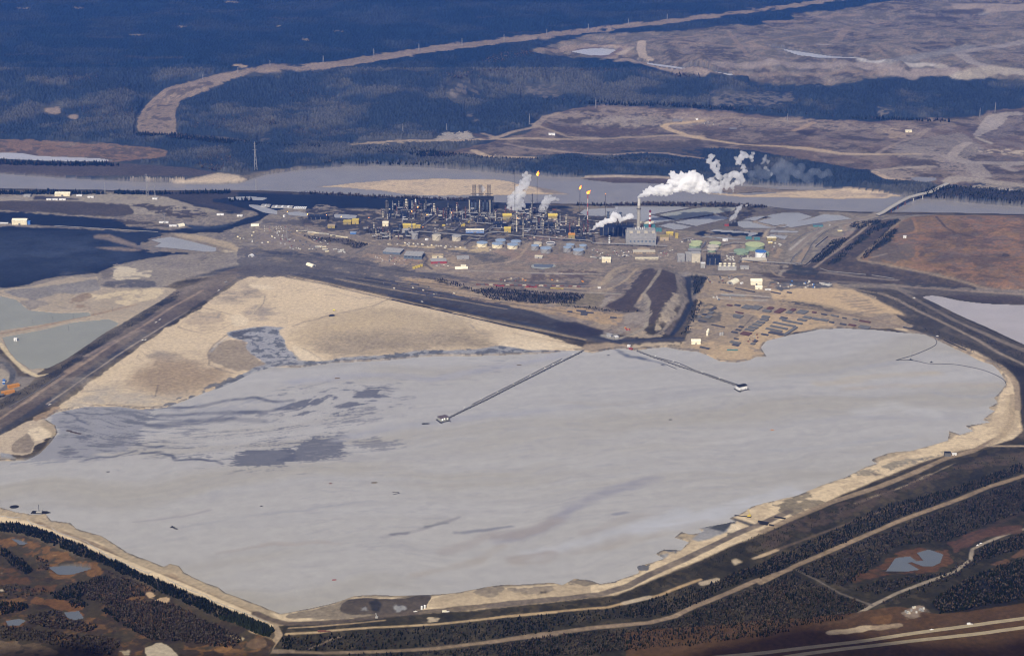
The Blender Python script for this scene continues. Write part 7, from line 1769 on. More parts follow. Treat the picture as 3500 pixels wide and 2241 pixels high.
def scatter(poly_c, poly_s, n, kind, cols, label, group, rot=None):
    zp = px(poly_c, poly_s); A = np.array(zp); k = 0
    while k < n:
        u = rng.uniform(A[:, 0].min(), A[:, 0].max()); v = rng.uniform(A[:, 1].min(), A[:, 1].max())
        if pip(np.array([u]), np.array([v]), zp)[0]:
            g = gp(u, v); c_ = cols[int(rng.integers(0, len(cols)))]
            small(kind, g, math.radians(float(rng.choice(rot or [0, 10, 80, 90, -15]))), label, group, c_); k += 1


def rowof(c, s_, n, kind, cols, label, group, dr=0):
    P = [gp(*q)[:2] for q in px(c, s_)]
    for k in range(n):
        a = np.array(P[0]) + (np.array(P[1]) - np.array(P[0])) * (k + .5) / n
        r = math.atan2(P[1][1] - P[0][1], P[1][0] - P[0][0]) + math.radians(dr)
        small(kind, (a[0], a[1], float(H(*a))), r, label, group, cols[k % len(cols)])


CARS = [WHITE, GREYL, RED, SLATE, BLACKM, WHITE, BEIGE]
rowof('B2', "400,828 600,846", 9, 'trailer', [CREAM, WHITE], "cream site trailer in the long row left of the plant", "trailers in the long contractor row"); rowof('B2', "620,852 760,866", 6, 'trailer', [CREAM, WHITE], "cream site trailer in the long row left of the plant", "trailers in the long contractor row"); rowof('B2', "800,880 980,905", 9, 'trailer', [CREAM], "cream site trailer in the right part of the contractor row", "trailers right in the contractor row")
rowof('B2', "1640,965 1890,985", 5, 'crate', [CREAM, WHITE], "pale skid parked along the sandy road left of the tanks", "skids along the sandy road"); rowof('B2', "1950,990 2400,1025", 8, 'crate', [CREAM, GREYL, WHITE], "pale skid parked along the sandy road below the beige tanks", "skids below the beige tanks")
for a, n in (("0,770 330,775", 12), ("0,795 340,802", 12), ("0,820 320,828", 10)):
    rowof('B2', a, n, 'car', CARS, "car in the parking lot at the plant's left edge", "cars in the left parking lot", 90)
for a, n in (("590,925 690,965", 7), ("620,905 740,945", 8), ("570,1040 640,1000", 6), ("750,980 800,960", 4)):
    rowof('B2', a, n, 'car', CARS, "car parked on the tan lot of the contractor yard", "cars on the contractor lot", 80)
scatter('B2', "150,900 450,920 560,960 650,1060 400,1060 250,1000", 22, 'crate', [WHITE, GREYD, BEIGE, GREYL, RUST], "small skid in the cluttered contractor yard", "skids in the contractor yard"); scatter('B2', "600,1000 850,1010 1000,1080 760,1090 640,1060", 16, 'trailer', [GREYL, WHITE, CREAM], "site trailer in the lower contractor yard", "trailers in the lower contractor yard", [25, 28, 118])
scatter('B2', "1250,1100 1700,1130 1850,1200 1650,1230 1400,1190", 34, 'car', CARS, "car on the lot below the slate warehouses", "cars below the slate warehouses"); scatter('B2', "1900,1180 2250,1240 2150,1260 1950,1230", 12, 'car', CARS, "car beside the red walled building", "cars by the red walled building")
scatter('B3', "1600,1030 2000,1040 2010,1120 1650,1150", 45, 'car', CARS, "car on the grey lot below the long pipe rack", "cars on the grey lot"); scatter('B3', "1880,1060 2100,1040 2150,1110 1960,1140", 26, 'car', CARS, "car on the office lot below the powerhouse", "cars on the office lot"); scatter('B4', "500,1230 700,1210 640,1290 520,1310", 24, 'car', CARS, "car on the lot right of the tan offices", "cars right of the offices"); rowof('B3', "1620,1135 1760,1155", 7, 'trailer', [WHITE, GREYL], "white trailer left of the cream corrugated shed", "trailers by the cream corrugated shed")
scatter('E2', "800,440 1320,450 1330,540 830,530", 22, 'crate', [GREYL, MSTEEL, WHITE, BEIGE], "small equipment skid below the low green tank", "skids below the low green tank"); scatter('E2', "1640,230 1850,230 1780,300 1640,310", 5, 'crate', [WHITE, GREYL], "pale skid right of the largest tank", "skids right of the largest tank"); scatter('E2', "200,100 400,200 250,260 100,220", 11, 'crate', [GREYL, MSTEEL, WHITE], "skid in the yard right of the powerhouse", "skids right of the powerhouse")
scatter('E1', "330,780 2300,920 2300,950 330,830", 14, 'crate', [WHITE, GREYL, BEIGE], "pale skid on the strip road in front of the tanks", "skids on the strip road"); scatter('E1', "1200,420 1750,430 1700,600 1150,600", 14, 'crate', [MSTEEL, GREYL, STEEL], "equipment skid on the open gravel left of the blue building", "skids on the open gravel")
scatter('B3', "860,890 1340,885 1350,930 870,930", 11, 'crate', [MSTEEL, GREYL, BEIGE], "equipment skid on the brown lot behind the stepped rack", "skids on the brown lot")
scatter('E3', "1480,190 2100,200 2380,290 2300,310 1700,300 1450,290", 18, 'crate', [WHITE, GREYL, WHITE, BLUE], "pale junk skid on the dark strip above the pipe yard", "junk skids on the dark strip"); scatter('E3', "330,100 850,110 620,230 340,240", 18, 'crate', [GREYD, RUST, GREYL, MSTEEL], "dark skid in the yard around the arched hangar", "skids by the arched hangar"); scatter('E3', "400,370 700,440 720,520 420,500", 5, 'crate', [SLATE, WHITE, GREYL], "skid at the left gate of the pipe yard", "skids at the pipe yard gate")
scatter('E3', "880,1240 1130,1180 1200,1080 1160,1060 900,1220", 9, 'crate', [GREYD, GREYL, RUST], "small skid among the stacks near the pond shore", "skids near the pond shore"); scatter('C2', "560,120 900,150 1250,240 1200,250 800,210", 16, 'crate', [GREYD, MSTEEL, BEIGE], "dark skid along the south haul road's yard", "skids along the south haul road"); scatter('C2', "1430,105 2050,110 2050,140 1450,140", 18, 'crate', [ORGM, GREYD, BEIGE, RUST], "rusty skid in the row beyond the dark wood", "skids beyond the dark wood")
for a, n, cl in (("1290,152 2050,168", 26, [RUST, GREYD, RUST, BEIGE]), ("1430,160 1480,163", 2, [RED]), ("1640,168 1710,170", 3, [RED]), ("1820,178 1890,182", 5, [YEL])):
    rowof('C2', a, n, 'wagon', cl, {26: "dull rail wagon in the long siding below the plant", 2: "red rail wagon at the left of the siding", 3: "red rail wagon in the middle of the siding", 5: "yellow rail wagon at the right of the siding"}[n], {26: "dull wagons in the siding", 2: "left red wagons", 3: "middle red wagons", 5: "yellow wagons"}[n])
scatter('D4', "840,1260 900,1245 970,1255 960,1285 860,1290", 12, 'crate', [WHITE, GREYL, BEIGE, GREYM], "pale scrap piece in the heap beside the highway", "scrap heap beside the highway"); scatter('C4', "310,200 430,210 400,240 330,225", 12, 'trailer', [WHITE, GREYL], "white scrap trailer above the sand trenches", "scrap trailers above the sand trenches"); scatter('A2', "620,905 830,900 850,955 640,965", 12, 'crate', [GREYL, STEEL, GREYM], "grey transformer skid in the far substation", "transformers in the far substation"); scatter('A3', "100,840 320,830 340,870 120,865", 11, 'crate', [GREYD, GREYL, MSTEEL], "dark skid in the far yard", "skids in the far yard"); scatter('C3', "700,660 760,680 740,700", 5, 'crate', [ORGM, RED], "orange skid at the foot of the ramp", "orange skids by the ramp"); scatter('B1', "1900,740 2250,680 2405,700 2405,800 2100,800", 24, 'crate', [WHITE, GREYL, CREAM, GREYD], "pale skid in the yard at the haul road's bend", "skids at the haul road's bend")
# lit lamps on the plant
for k, (c, x, y) in enumerate((('E1', 842, 300), ('E1', 1122, 365), ('E1', 952, 225), ('E1', 60, 415), ('E1', 1565, 320), ('E1', 1048, 592), ('B2', 522, 690), ('B2', 918, 720), ('B2', 745, 700), ('B3', 755, 720), ('B2', 285, 660))):
    g = put(c, x, y)
    t = thing('lamp_mast', "lit orange lamp on a mast in the left half of the plant", 'lamp', g, 0, "orange lamp masts"); MB().bar((0, 0, -1), (0, 0, 14 if c != 'B2' else 19), .4, 5).build('mast', MSTEEL, t); MB().sph((0, 0, 15 if c != 'B2' else 20), 1.9 if k < 3 or k in (6, 7) else 1.2, 8, 5).build('lamp', LAMPO, t)

# ------------------------------------------------------------------ trees
def area_points(c, s_, sp, jit=1.1):
    sp = sp * .74
    P = px(c, s_); W = np.array([gp(*q)[:2] for q in P])
    x = np.arange(W[:, 0].min() - 30, W[:, 0].max() + 30, sp); y = np.arange(W[:, 1].min() - 30, W[:, 1].max() + 30, sp)
    X_, Y_ = np.meshgrid(x, y); X_ = (X_ + (rng.random(X_.shape) - .5) * sp * jit).ravel(); Y_ = (Y_ + (rng.random(Y_.shape) - .5) * sp * jit).ravel()
    nx_ = (fbm(X_ / 40, Y_ / 40, 3, 5) - .5) * 24; ny_ = (fbm(X_ / 40, Y_ / 40, 3, 9) - .5) * 24
    z = H(X_, Y_); u, v = proj(X_ + nx_ * .6, Y_ + ny_ * .6, z)
    m = pip(u, v, P) & (rng.random(u.shape) < sstep(.18, .5, fbm(X_ / 34, Y_ / 34, 4, 41)) * .75 + .3)
    return np.stack([X_[m], Y_[m], z[m]], 1)


def tree_template(kind, var):
    r = np.random.default_rng(100 + var + (50 if kind == 'd' else 0))
    m = MB()
    if kind == 'c':      # spruce: ragged tiers on a short stem
        n = 7
        for z0, z1, rr in ((.06, .50, .26), (.28, .76, .21), (.55, 1.0, .14)):
            v = [(rr * (.65 + .6 * r.random()) * math.cos(2 * math.pi * k / n), rr * (.65 + .6 * r.random()) * math.sin(2 * math.pi * k / n), z0 + .07 * r.random()) for k in range(n)] + [(0, 0, z1), (0, 0, z0 + .1)]
            m.add(v, [(k, (k + 1) % n, n) for k in range(n)] + [((k + 1) % n, k, n + 1) for k in range(n)])
        m.bar((0, 0, -.05), (0, 0, .2), .03, 3, cap=False)
    else:                # bare poplar: a sheaf of upright limbs
        for q in range(5):
            a = r.random() * 6.28; d = .03 + .13 * r.random(); h = .7 + .3 * r.random(); w = .06 + .05 * r.random()
            bx, by = d * math.cos(a), d * math.sin(a)
            v = [(bx * .3, by * .3, .02)] + [(bx + w * math.cos(2 * math.pi * k / 4 + a), by + w * math.sin(2 * math.pi * k / 4 + a), .45 + .2 * r.random()) for k in range(4)] + [(bx * 1.5, by * 1.5, h)]
            m.add(v, [(0, (k + 1) % 4 + 1, k + 1) for k in range(4)] + [(5, k + 1, (k + 1) % 4 + 1) for k in range(4)])
    v = np.concatenate(m.v); f = []
    for q in m.f:
        f += [(q[0], q[i], q[i + 1]) for i in range(1, len(q) - 1)]
    return v, np.array(f)


TPL = {k: [tree_template(k, i) for i in range(6)] for k in 'cd'}
M_TREE = mat("foliage", (1, 1, 1), .95, .3, .35, spec=.04, attr="Col")
CONC_ = np.array((.014, .018, .009)); DECC_ = np.array((.058, .048, .036)); REDC_ = np.array((.05, .034, .022))


def forest(name, label, pts, h0, h1, conf):
    """one mass of trees nobody could count"""
    if len(pts) == 0:
        return
    V, F, K, n = [], [], [], 0
    kinds = rng.random(len(pts)) < conf
    for isc, kind in ((True, 'c'), (False, 'd')):
        for t_ in range(6):
            sel = pts[(kinds == isc) & (np.arange(len(pts)) % 6 == t_)]
            if len(sel) == 0:
                continue
            v, f = TPL[kind][t_]
            h = h0 * .7 + (h1 - h0 * .7) * rng.random(len(sel)) ** 1.5; a = rng.random(len(sel)) * 6.28; wd = h * (.85 + .4 * rng.random(len(sel)))
            ca, sa = np.cos(a), np.sin(a)
            x = sel[:, 0, None] + (v[None, :, 0] * ca[:, None] - v[None, :, 1] * sa[:, None]) * wd[:, None]
            y = sel[:, 1, None] + (v[None, :, 0] * sa[:, None] + v[None, :, 1] * ca[:, None]) * wd[:, None]
            z = sel[:, 2, None] + v[None, :, 2] * h[:, None]
            V.append(np.stack([x, y, z], -1).reshape(-1, 3))
            F.append((f[None] + (np.arange(len(sel)) * len(v))[:, None, None]).reshape(-1, 3) + n)
            base = CONC_ if isc else DECC_
            col = base[None] * (.6 + .9 * rng.random((len(sel), 1)))
            if not isc:
                rd = (rng.random((len(sel), 1)) < .3); col = np.where(rd, REDC_[None] * (.6 + .8 * rng.random((len(sel), 1))), col)
            K.append(np.repeat(col, len(v), 0)); n += len(sel) * len(v)
    o = raw_mesh(name, np.concatenate(V), np.concatenate(F), M_TREE, np.concatenate(K))
    o['kind'] = 'stuff'; o['label'] = label; o['category'] = 'trees'


belt = area_points('D1', "0,335 130,325 300,370 460,430 640,500 760,570 880,625 1050,690 1250,780 1400,840 1600,920 1800,1010 2000,1090 2200,1180 2260,1205 2200,1265 2050,1215 1850,1125 1600,1015 1350,915 1150,805 900,695 700,615 500,535 300,455 150,420 0,395", 4.6)
belt = belt[np.argsort(belt[:, 1])]
solo, rest = belt[:300], belt[300:]
TM = []
for i in range(6):
    v, f = TPL['c'][i]
    me = bpy.data.meshes.new("conifer_tree"); me.from_pydata(v.tolist(), [], f.tolist()); me.update()
    a = me.color_attributes.new("Col", 'FLOAT_COLOR', 'POINT'); a.data.foreach_set("color", np.tile(np.append(CONC_ * (.7 + .15 * i), 1), len(v)).astype(np.float32)); me.materials.append(M_TREE); TM.append(me)
for i, q in enumerate(solo):
    o = bpy.data.objects.new("conifer_tree", TM[i % 6]); COL.link(o)
    h = rng.uniform(6.5, 10.5); o.location = q; o.scale = (h * 1.15, h * 1.15, h); o.rotation_euler = (0, 0, rng.uniform(0, 6))
    tag(o, "dark spruce at the lower end of the belt along the sandy dyke", 'tree', "spruces at the lower end of the dyke belt")
forest("spruce_belt", "dense dark spruce belt along the foot of the lower left sandy dyke", rest, 6, 10.5, .96)
A_ = lambda *a: np.concatenate([area_points(c, s_, sp) for c, s_, sp in a])
forest("spruce_wood", "dark spruce stands in the lower left marsh", A_(('D1', "0,540 100,570 200,640 280,720 220,750 100,670 0,590", 4.6), ('D1', "410,910 500,900 620,940 540,965 430,955", 5), ('D1', "0,975 200,985 260,1020 150,1060 0,1080", 5), ('D1', "560,990 640,950 740,1000 700,1020 600,1030", 6), ('D1', "480,885 600,830 830,770 900,775 700,850 650,960 560,920", 5), ('D1', "830,1050 900,1100 1050,1200 1250,1280 1350,1300 1150,1200 1000,1130 880,1030", 5), ('D1', "2290,1290 2405,1240 2405,1380 2320,1370", 6)), 5, 9, .85)
forest("poplar_wood", "grey leafless poplar woods in the lower left marsh", A_(('D1', "640,860 760,780 950,785 1100,855 1180,930 1000,960 850,1000 720,960", 5), ('D1', "850,1010 900,975 1150,960 1400,1000 1600,1080 1800,1180 1980,1290 1900,1350 1700,1340 1450,1300 1250,1290 1050,1180", 4.8), ('D1', "240,1090 450,1050 560,1130 800,1180 700,1230 500,1200 250,1160", 6), ('D1', "0,1180 240,1200 420,1220 640,1260 900,1250 1000,1330 900,1421 600,1380 300,1300 0,1280", 7), ('D1', "0,840 300,860 420,900 300,930 0,960", 11), ('D1', "300,620 420,640 400,720 330,740", 8), ('D1', "850,720 1150,830 1300,900 1200,890 1000,800", 7)), 6, 10, .18)
forest("roadside_wood", "dark mixed wood between the lower right sand road and the dyke", A_(('D4', "0,1000 60,960 300,860 560,740 760,650 1000,590 1200,530 1400,450 1556,400 1556,450 1350,525 1100,620 800,735 500,865 200,995 0,1085", 5.5), ('D3', "1050,1170 1500,1060 1650,1000 2100,800 2400,690 2400,790 2000,925 1650,1110 1450,1195 1050,1240", 5.5), ('D2', "140,1180 220,1140 560,1120 900,1095 1400,1070 1900,1010 2400,960 2400,1100 1900,1160 1400,1220 900,1250 560,1255 300,1262 130,1240", 8.5), ('D3', "0,1250 900,1160 1300,1070 1600,960 1650,1000 1400,1130 1000,1230 300,1340 0,1385", 9)), 4.5, 9, .62)
forest("highway_wood", "mixed brown and dark wood between the sand road and the highway", A_(('D4', "0,1125 300,1000 700,825 1100,670 1556,500 1556,690 1300,790 1100,860 1000,870 800,900 700,980 560,1090 480,1140 330,1080 210,1040", 6.5), ('D4', "0,1140 200,1060 460,1185 640,1250 480,1330 380,1340 0,1420", 6.5), ('D2', "720,1292 1400,1275 1900,1215 2405,1155 2405,1301 700,1301", 6.5), ('D3', "0,1455 300,1405 800,1340 1250,1300 1500,1240 1800,1105 2400,880 2400,1350 1700,1440 1300,1470 700,1540 0,1540", 6.5), ('D4', "680,1180 1000,1090 1150,1030 1230,960 1090,1050 700,1100 520,1150", 7), ('D4', "680,1240 1000,1110 1250,960 1330,890 1556,815 1556,880 1330,960 1000,1160", 9)), 5, 9.5, .38)
forest("spruce_copse", "black spruce copse by the highway at the right edge", A_(('D4', "1000,1230 1100,1150 1300,1050 1556,970 1556,1200 1200,1270 1060,1290", 5), ('D4', "1250,960 1330,895 1556,820 1556,900 1330,980", 6)), 6, 11, .6)
forest("dyke_scrub", "low dark scrub on the slopes of the dykes", A_(('D3', "400,1140 850,1098 1060,1045 1250,950 1500,840 1750,725 2000,605 2400,440 2400,610 2000,735 1650,875 1300,1010 900,1100 400,1150", 10), ('D4', "0,850 300,720 560,630 700,570 900,500 1300,380 1556,330 1556,390 1200,440 900,540 600,650 300,780 0,920", 11), ('C4', "1320,600 1500,690 1850,820 2100,940 2405,1050 2405,1180 2200,1080 1900,930 1600,790 1400,690", 8), ('C4', "1000,330 1300,470 1600,600 1900,750 2150,900 2405,1010 2405,930 2100,800 1700,620 1350,450 1100,330", 9), ('C4', "700,260 900,290 1200,430 1330,520 1250,520 1000,420 800,330", 9), ('C1', "0,970 300,810 700,530 1100,300 1260,195 1270,215 1120,315 900,450 560,670 300,850 0,1020", 8)), 2.5, 4.5, .45)
forest("terrace_spruces", "dark spruce strips on the terraces of the right plateau", A_(('B5', "600,820 660,780 900,755 960,760 900,800 700,850", 7), ('B5', "190,1200 430,970 600,930 560,1000 320,1190", 6.5), ('B5', "360,1225 560,1050 850,830 960,790 1040,790 760,960 480,1200", 8), ('B5', "720,1150 1000,850 1110,850 1050,960 850,1080 780,1160", 7), ('B5', "950,790 1100,745 1130,760 1060,820 950,840", 7)), 3.5, 7, .8)
forest("yard_wood", "dark wood strip between the sandy yards below the plant", A_(('C2', "1260,190 1400,165 1600,190 1900,210 2053,220 2020,250 2000,290 1700,280 1400,250 1280,210", 7), ('C3', "0,300 200,310 280,350 210,385 0,375", 7), ('C2', "900,95 1050,110 1260,170 1280,195 1100,150", 9), ('C3', "0,420 300,450 600,480 900,498 600,500 200,465", 8), ('C3', "1400,140 1520,130 1560,150 1480,240 1480,300 1420,330", 8), ('C3', "1430,380 1520,400 1440,560 1380,700 1290,735 1340,640", 10), ('B2', "450,870 700,900 1000,920 1250,980 1100,1030 900,960 560,930", 9)), 4, 8, .6)
forest("near_bank_trees", "row of trees on the near bank of the river", A_(('B1', "-200,380 380,380 400,362 440,372 470,384 850,388 880,395 -200,398", 8), ('B1', "920,388 980,376 1060,384 1600,392 1640,378 1890,376 1900,392 1000,400", 9), ('B1', "1900,440 2000,436 2100,446 2000,462 1880,456", 12)), 12, 19, .95)
forest("near_bank_poplars", "bare poplars on the near bank behind the plant", A_(('B2', "300,388 620,384 1400,428 2405,466 2405,474 1400,440 620,396", 8), ('B4', "0,686 700,678 1300,680 1400,690 1800,710 1800,716 0,694", 7), ('B3', "0,466 250,466 250,474 0,474", 8), ('B3', "1400,522 2405,516 2405,524 1400,532", 8)), 9, 17, .12)
forest("far_bank_spruces", "dark spruces along the far bank of the river", A_(('B5', "1330,490 1480,440 1700,425 2405,480 2600,510 2600,640 2405,606 2100,566 1700,542 1450,532", 10), ('A2', "0,1020 300,1020 600,1040 800,1070 1000,1090 1300,1095 1500,1090 1900,1095 2300,1110 2300,1130 1400,1115 900,1100 0,1045", 11), ('B2', "700,20 1100,12 1700,26 2405,44 2405,60 1700,48 1100,34 760,42", 10), ('A1', "930,915 1200,925 1600,962 1800,990 2200,1005 2200,1020 1700,1000 1200,955 930,935", 9), ('B1', "-200,110 380,135 560,140 750,135 980,150 980,165 560,165 -200,150", 10), ('B4', "0,150 400,130 1000,180 1400,200 1400,230 600,230 0,200", 14), ('A2', "1340,680 1700,690 2405,720 2405,745 1700,720 1340,705", 14), ('A3', "0,735 600,770 1300,820 1900,840 1900,825 1200,800 600,750 0,715", 14)), 11, 18, .85)
forest("slope_poplars", "grey poplar stands on the far valley side", A_(('A1', "1500,800 1850,795 1900,850 1700,900 1300,890 1260,850", 14), ('A1', "1340,1080 1480,1010 1600,1010 1580,1150 1480,1180 1330,1140", 12), ('A1', "1900,940 2100,870 2405,900 2405,950", 14), ('A1', "1850,640 2150,610 2405,640 2405,670 2000,680", 16), ('A1', "500,720 900,720 930,820 600,840", 15), ('A2', "480,520 800,500 1000,480 1380,540 1380,560 900,540 500,550", 15), ('A2', "900,430 1000,370 1240,350 1260,380 980,440", 15), ('A1', "220,560 480,520 700,520 640,560 260,600", 16), ('A2', "1400,480 1700,470 2000,500 2405,510 2405,540 1700,510", 16)), 10, 17, .05)

# ------------------------------------------------------------------ steam and smoke
def at_depth(q, y):
    u, v = q
    rx = (u - CX) / FPX; ru = (CY - v) / FPX
    t = y / (CA + ru * SA)
    return Vector((rx * t, y, CAMH + (-SA + ru * CA) * t))


def ico():
    import bmesh
    bm = bmesh.new(); bmesh.ops.create_icosphere(bm, subdivisions=2, radius=1)
    v = np.array([x.co[:] for x in bm.verts]); f = [[x.index for x in q.verts] for q in bm.faces]; bm.free()
    return v, f


ICO = ico()


def steam_mat(name, den, col, emptiness=0.0, scale=.05):
    m = bpy.data.materials.new(name); m.use_nodes = True
    nt = m.node_tree; nt.nodes.remove(nt.nodes["Principled BSDF"])
    v = nt.nodes.new("ShaderNodeVolumePrincipled")
    v.inputs["Color"].default_value = (*col, 1); v.inputs["Density"].default_value = den
    nt.links.new(v.outputs[0], nt.nodes["Material Output"].inputs["Volume"])
    if emptiness:
        geo = nt.nodes.new("ShaderNodeNewGeometry"); nz = nt.nodes.new("ShaderNodeTexNoise"); nz.inputs["Scale"].default_value = scale; nz.inputs["Detail"].default_value = 4
        mr = nt.nodes.new("ShaderNodeMapRange"); mr.inputs["From Min"].default_value = emptiness; mr.inputs["From Max"].default_value = emptiness + .22; mr.inputs["To Max"].default_value = den
        nt.links.new(geo.outputs["Position"], nz.inputs["Vector"]); nt.links.new(nz.outputs["Fac"], mr.inputs["Value"]); nt.links.new(mr.outputs[0], v.inputs["Density"])
    return m


def plume(name, label, c, puffs, ysrc, material, vox=2.2, lumps=9, rough=.42, cat='steam plume'):
    s = mpp(*[0, ysrc, 60]) * CR[c][2]
    V, F, n = [], [], 0
    r_ = np.random.default_rng(len(puffs) * 7 + int(ysrc))
    for x, y, r in puffs:
        o = at_depth(px(c, (x, y))[0], ysrc); R0 = r * s
        o = np.array(o) + np.array((0, (r_.random() - .5) * R0 * .8, 0))
        balls = [(o, R0 * .86)]
        for _ in range(lumps):
            d = r_.normal(size=3); d /= np.linalg.norm(d)
            k = rough * (.45 + .75 * r_.random())
            balls.append((o + d * R0 * (.80 + .25 * r_.random()), R0 * k))
            for _ in range(2):
                e = r_.normal(size=3); e /= np.linalg.norm(e)
                balls.append((balls[-1][0] + e * R0 * k * .8, max(R0 * k * .5, vox * .9)))
        for b, br in balls:
            V.append(ICO[0] * br + b); F += [[i + n for i in q] for q in ICO[1]]; n += len(ICO[0])
    me = bpy.data.meshes.new(name); v = np.concatenate(V); ctr = v.mean(0)
    me.from_pydata((v - ctr).tolist(), [], F); me.update()
    o = bpy.data.objects.new(name, me); COL.link(o); o.location = ctr
    md = o.modifiers.new("union", 'REMESH'); md.mode = 'VOXEL'; md.voxel_size = vox
    ev = o.evaluated_get(bpy.context.evaluated_depsgraph_get()); me2 = bpy.data.meshes.new_from_object(ev)
    o.modifiers.clear(); o.data = me2; bpy.data.meshes.remove(me); me2.name = name
    me2.materials.clear(); me2.materials.append(material)
    tag(o, label, cat)
    return o


ST = steam_mat("dense_steam", .24, (.995, .995, .995)); STM = steam_mat("soft_steam", .08, (.99, .99, .99)); STL = steam_mat("thin_steam", .04, (.97, .975, .985))
SMK = steam_mat("blue_smoke", .0055, (.80, .88, 1.0))
YC = CHP[1]
plume("steam_plume", "long dense white plume trailing right from the tall concrete chimney", 'B4', [(278, 600, 9), (296, 586, 18), (325, 572, 26), (360, 556, 34), (400, 535, 42), (445, 520, 46), (425, 490, 26), (500, 515, 54), (555, 495, 54), (560, 540, 40), (610, 510, 56), (660, 485, 58), (655, 545, 30), (685, 320, 36), (680, 355, 36), (660, 415, 26), (700, 420, 56), (740, 365, 44), (792, 330, 34), (800, 420, 70), (760, 495, 62), (842, 380, 55), (880, 325, 30), (920, 310, 40), (955, 360, 54), (900, 430, 74), (880, 510, 46), (1010, 390, 52), (1040, 430, 46), (980, 490, 58), (1060, 510, 42)], YC, ST)
plume("steam_plume", "two white billows rising at the right end of the long plume", 'B4', [(1120, 500, 52), (1190, 500, 50), (1235, 535, 30), (1170, 430, 44), (1130, 390, 34), (1215, 350, 42), (1185, 285, 46), (1150, 225, 44), (1108, 175, 40), (1140, 125, 34), (1125, 115, 28), (1195, 185, 34), (1225, 230, 22), (1085, 440, 36), (1260, 430, 30), (1290, 400, 28), (1330, 400, 28), (1250, 480, 34), (1320, 445, 36), (1310, 480, 28), (1375, 470, 28), (1350, 375, 30), (1295, 345, 28), (1355, 335, 40), (1420, 325, 52), (1480, 360, 44), (1495, 400, 34), (1440, 420, 40), (1392, 440, 28), (1382, 495, 18), (1390, 530, 9), (1492, 445, 18), (1520, 290, 32), (1508, 240, 30), (1450, 180, 38), (1485, 130, 48), (1500, 80, 28), (1545, 115, 36), (1600, 130, 28), (1622, 88, 20), (1615, 170, 18), (1418, 140, 20)], YC, STM)
plume("steam_wisp", "ragged white wisp beyond the billows of the long plume", 'B4', [(1770, 115, 20), (1756, 155, 28), (1800, 180, 22), (1738, 190, 18), (1762, 250, 24), (1802, 282, 14), (1840, 325, 18), (1720, 200, 10)], YC, STL)
plume("smoke_plume", "thin blue smoke drifting on from the end of the white plume", 'B4', [(1600, 330, 60), (1690, 300, 66), (1780, 330, 70), (1880, 280, 70), (1950, 220, 60), (2050, 270, 90), (2150, 320, 80), (2250, 370, 70), (2330, 300, 56), (2420, 330, 60), (2500, 300, 50), (2460, 170, 30), (1990, 370, 80)], YC, SMK, 4.5, 3, .6, 'smoke')
y1 = put('B3', 700, 606)[1]
plume("steam_plume", "tall leaning white plume over the quench bed right of the coker", 'B3', [(640, 585, 26), (690, 590, 26), (740, 588, 26), (655, 545, 36), (710, 540, 44), (770, 550, 36), (820, 520, 34), (670, 490, 42), (740, 480, 52), (800, 470, 34), (690, 430, 44), (760, 420, 52), (810, 390, 44), (730, 370, 40), (780, 330, 50), (840, 300, 46), (810, 260, 36), (870, 260, 34), (850, 210, 34), (890, 180, 28), (850, 145, 26), (820, 170, 22), (900, 220, 18)], y1, STM)
plume("steam_plume", "shorter white plume right of the tall leaning one", 'B3', [(1020, 590, 24), (1060, 590, 26), (1030, 550, 32), (1080, 545, 38), (1060, 495, 40), (1110, 480, 40), (1085, 440, 34), (1150, 450, 30), (1190, 440, 22), (1225, 455, 20), (1130, 410, 18)], put('B3', 1060, 610)[1], STM)
plume("steam_plume", "low white plume streaming over the dark lattice unit", 'B3', [(1643, 800, 12), (1660, 785, 18), (1690, 760, 28), (1730, 735, 36), (1780, 720, 36), (1830, 700, 38), (1870, 660, 40), (1900, 630, 34), (1940, 650, 34), (1890, 700, 32), (1960, 690, 28), (2010, 680, 30), (2060, 650, 32), (2085, 630, 20), (2100, 660, 20)], put('B3', 1643, 958)[1] - 6, ST)
plume("steam_wisp", "thin wisp of steam above the low plume", 'B3', [(1905, 590, 14), (1915, 560, 14), (1925, 540, 9), (1990, 500, 10), (2005, 480, 9), (2125, 740, 12), (2115, 770, 9)], put('B3', 1643, 958)[1], STL, 1.5)
plume("steam_plume", "grey white steam over the settling pond plant", 'B4', [(1360, 850, 22), (1385, 830, 26), (1420, 815, 26), (1430, 770, 30), (1450, 730, 30), (1475, 710, 22), (1490, 690, 14), (1550, 690, 16)], put('B4', 1390, 900)[1], STM, 1.8)
p, s = here('B4', 1390, 935); t = thing('steam_unit', "dark slanted unit venting steam beside the settling ponds", 'process unit', p); MB().prism([(-14, 0), (16, 0), (16, 10), (10, 14), (-14, 7)], 0, 12).build('casing', BLACKM, t); MB().box(-9, -4, 2, 9, 7, 17).build('vent', GREYD, t); MB().box(4, 9, 2, 9, 11, 19).build('vent', GREYD, t); MB().box(-30, -15, 0, 8, 0, 6).build('annex', RED, t)
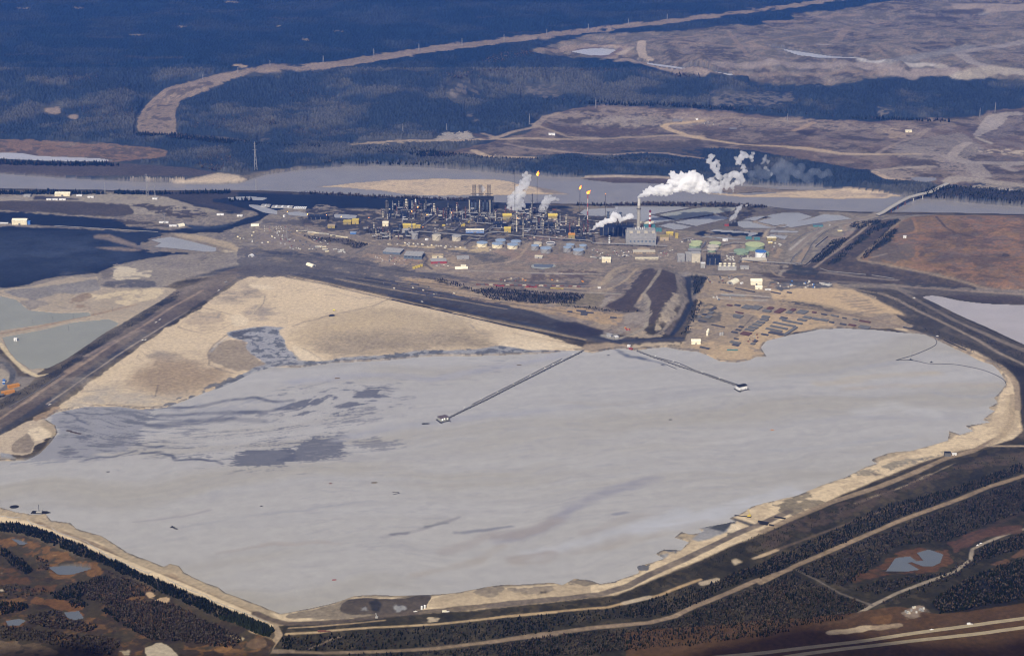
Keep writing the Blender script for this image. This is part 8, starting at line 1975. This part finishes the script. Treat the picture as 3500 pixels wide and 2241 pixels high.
for lab, c, pf in (("small steam puff at the left units", 'E1', [(450, 295, 10), (475, 275, 16), (505, 258, 20)]), ("second small steam puff at the left units", 'E1', [(565, 270, 16), (568, 240, 20)]), ("upright steam jet above the long yellow shed", 'E1', [(668, 425, 10), (672, 395, 16), (676, 360, 22), (690, 335, 16)]), ("bright steam jet left of the coker's foot", 'E1', [(1475, 372, 12), (1505, 360, 14), (1540, 340, 24), (1560, 312, 18)]), ("low rounded steam puff below the coker", 'E1', [(2250, 360, 16), (2285, 350, 22), (2320, 350, 18)]), ("steam puff by the pale stack at the centre", 'B3', [(870, 830, 10), (885, 812, 14), (905, 798, 12)]), ("thin steam behind the coker derricks", 'B3', [(275, 430, 14), (285, 395, 18), (340, 310, 22), (350, 340, 24), (325, 290, 12)])):
    plume("steam_puff", lab, c, pf, put(c, pf[0][0], pf[0][1] + 22)[1], STM, 1.2)

# ------------------------------------------------------------------ the air
def haze_box():
    me = bpy.data.meshes.new("haze")
    x, y0, y1, z0, z1 = 13000, -1500, 21500, -75, 1900
    co = [(-x, y0, z0), (x, y0, z0), (x, y1, z0), (-x, y1, z0), (-x, y0, z1), (x, y0, z1), (x, y1, z1), (-x, y1, z1)]
    me.from_pydata(co, [], [(0, 3, 2, 1), (4, 5, 6, 7), (0, 1, 5, 4), (1, 2, 6, 5), (2, 3, 7, 6), (3, 0, 4, 7)])
    m = bpy.data.materials.new("haze_air"); m.use_nodes = True
    nt = m.node_tree; nt.nodes.remove(nt.nodes["Principled BSDF"])
    v = nt.nodes.new("ShaderNodeVolumePrincipled")
    v.inputs["Color"].default_value = (.085, .275, 1.0, 1)
    v.inputs["Density"].default_value = .30 / 9000
    nt.links.new(v.outputs[0], nt.nodes["Material Output"].inputs["Volume"])
    me.materials.append(m)
    o = bpy.data.objects.new("haze", me); COL.link(o); o['kind'] = 'stuff'
    o['label'] = 'thin blue haze in the air over the whole valley'; o['category'] = 'haze'


haze_box()


def added_shade_cloud():
    """a cumulus-shaped slab added out of view above the camera to shade the nearest air"""
    nx, ny = 150, 26
    x = np.linspace(-7000, 7000, nx); y = np.linspace(-1900, 240, ny)
    X_, Y_ = np.meshgrid(x, y)
    e = np.clip(np.minimum((X_ + 7000) / 900, (7000 - X_) / 900), 0, 1) * np.clip(np.minimum((Y_ + 1900) / 350, (240 - Y_) / 260), 0, 1)
    b = fbm(X_ / 520, Y_ / 520, 4, 311)
    Y2 = Y_ + (fbm(X_ / 300, Y_ / 300, 3, 317) - .5) * 260
    top = 2480 + np.sqrt(e) * (260 + 420 * b); bot = 2480 - e * 60 * b
    co = np.concatenate([np.stack([X_, Y2, top], -1).reshape(-1, 3), np.stack([X_, Y2, bot - 5], -1).reshape(-1, 3)])
    q = grid_quads(ny, nx); n = nx * ny
    i = np.arange(n).reshape(ny, nx)
    loop = np.concatenate([i[0, :-1], i[:-1, -1], i[-1, :0:-1], i[:0:-1, 0]])
    side = np.stack([loop, loop + n, np.roll(loop, -1) + n, np.roll(loop, -1)], -1)
    o = raw_mesh("unseen_shade_cloud", co, np.concatenate([q, q[:, ::-1] + n, side]), mat("shade_cloud_white", (.85, .85, .86), 1, .03, .002, spec=0), None, True)  # unseen blocker, added only for the shade it throws on the near air
    o['kind'] = 'structure'


added_shade_cloud()
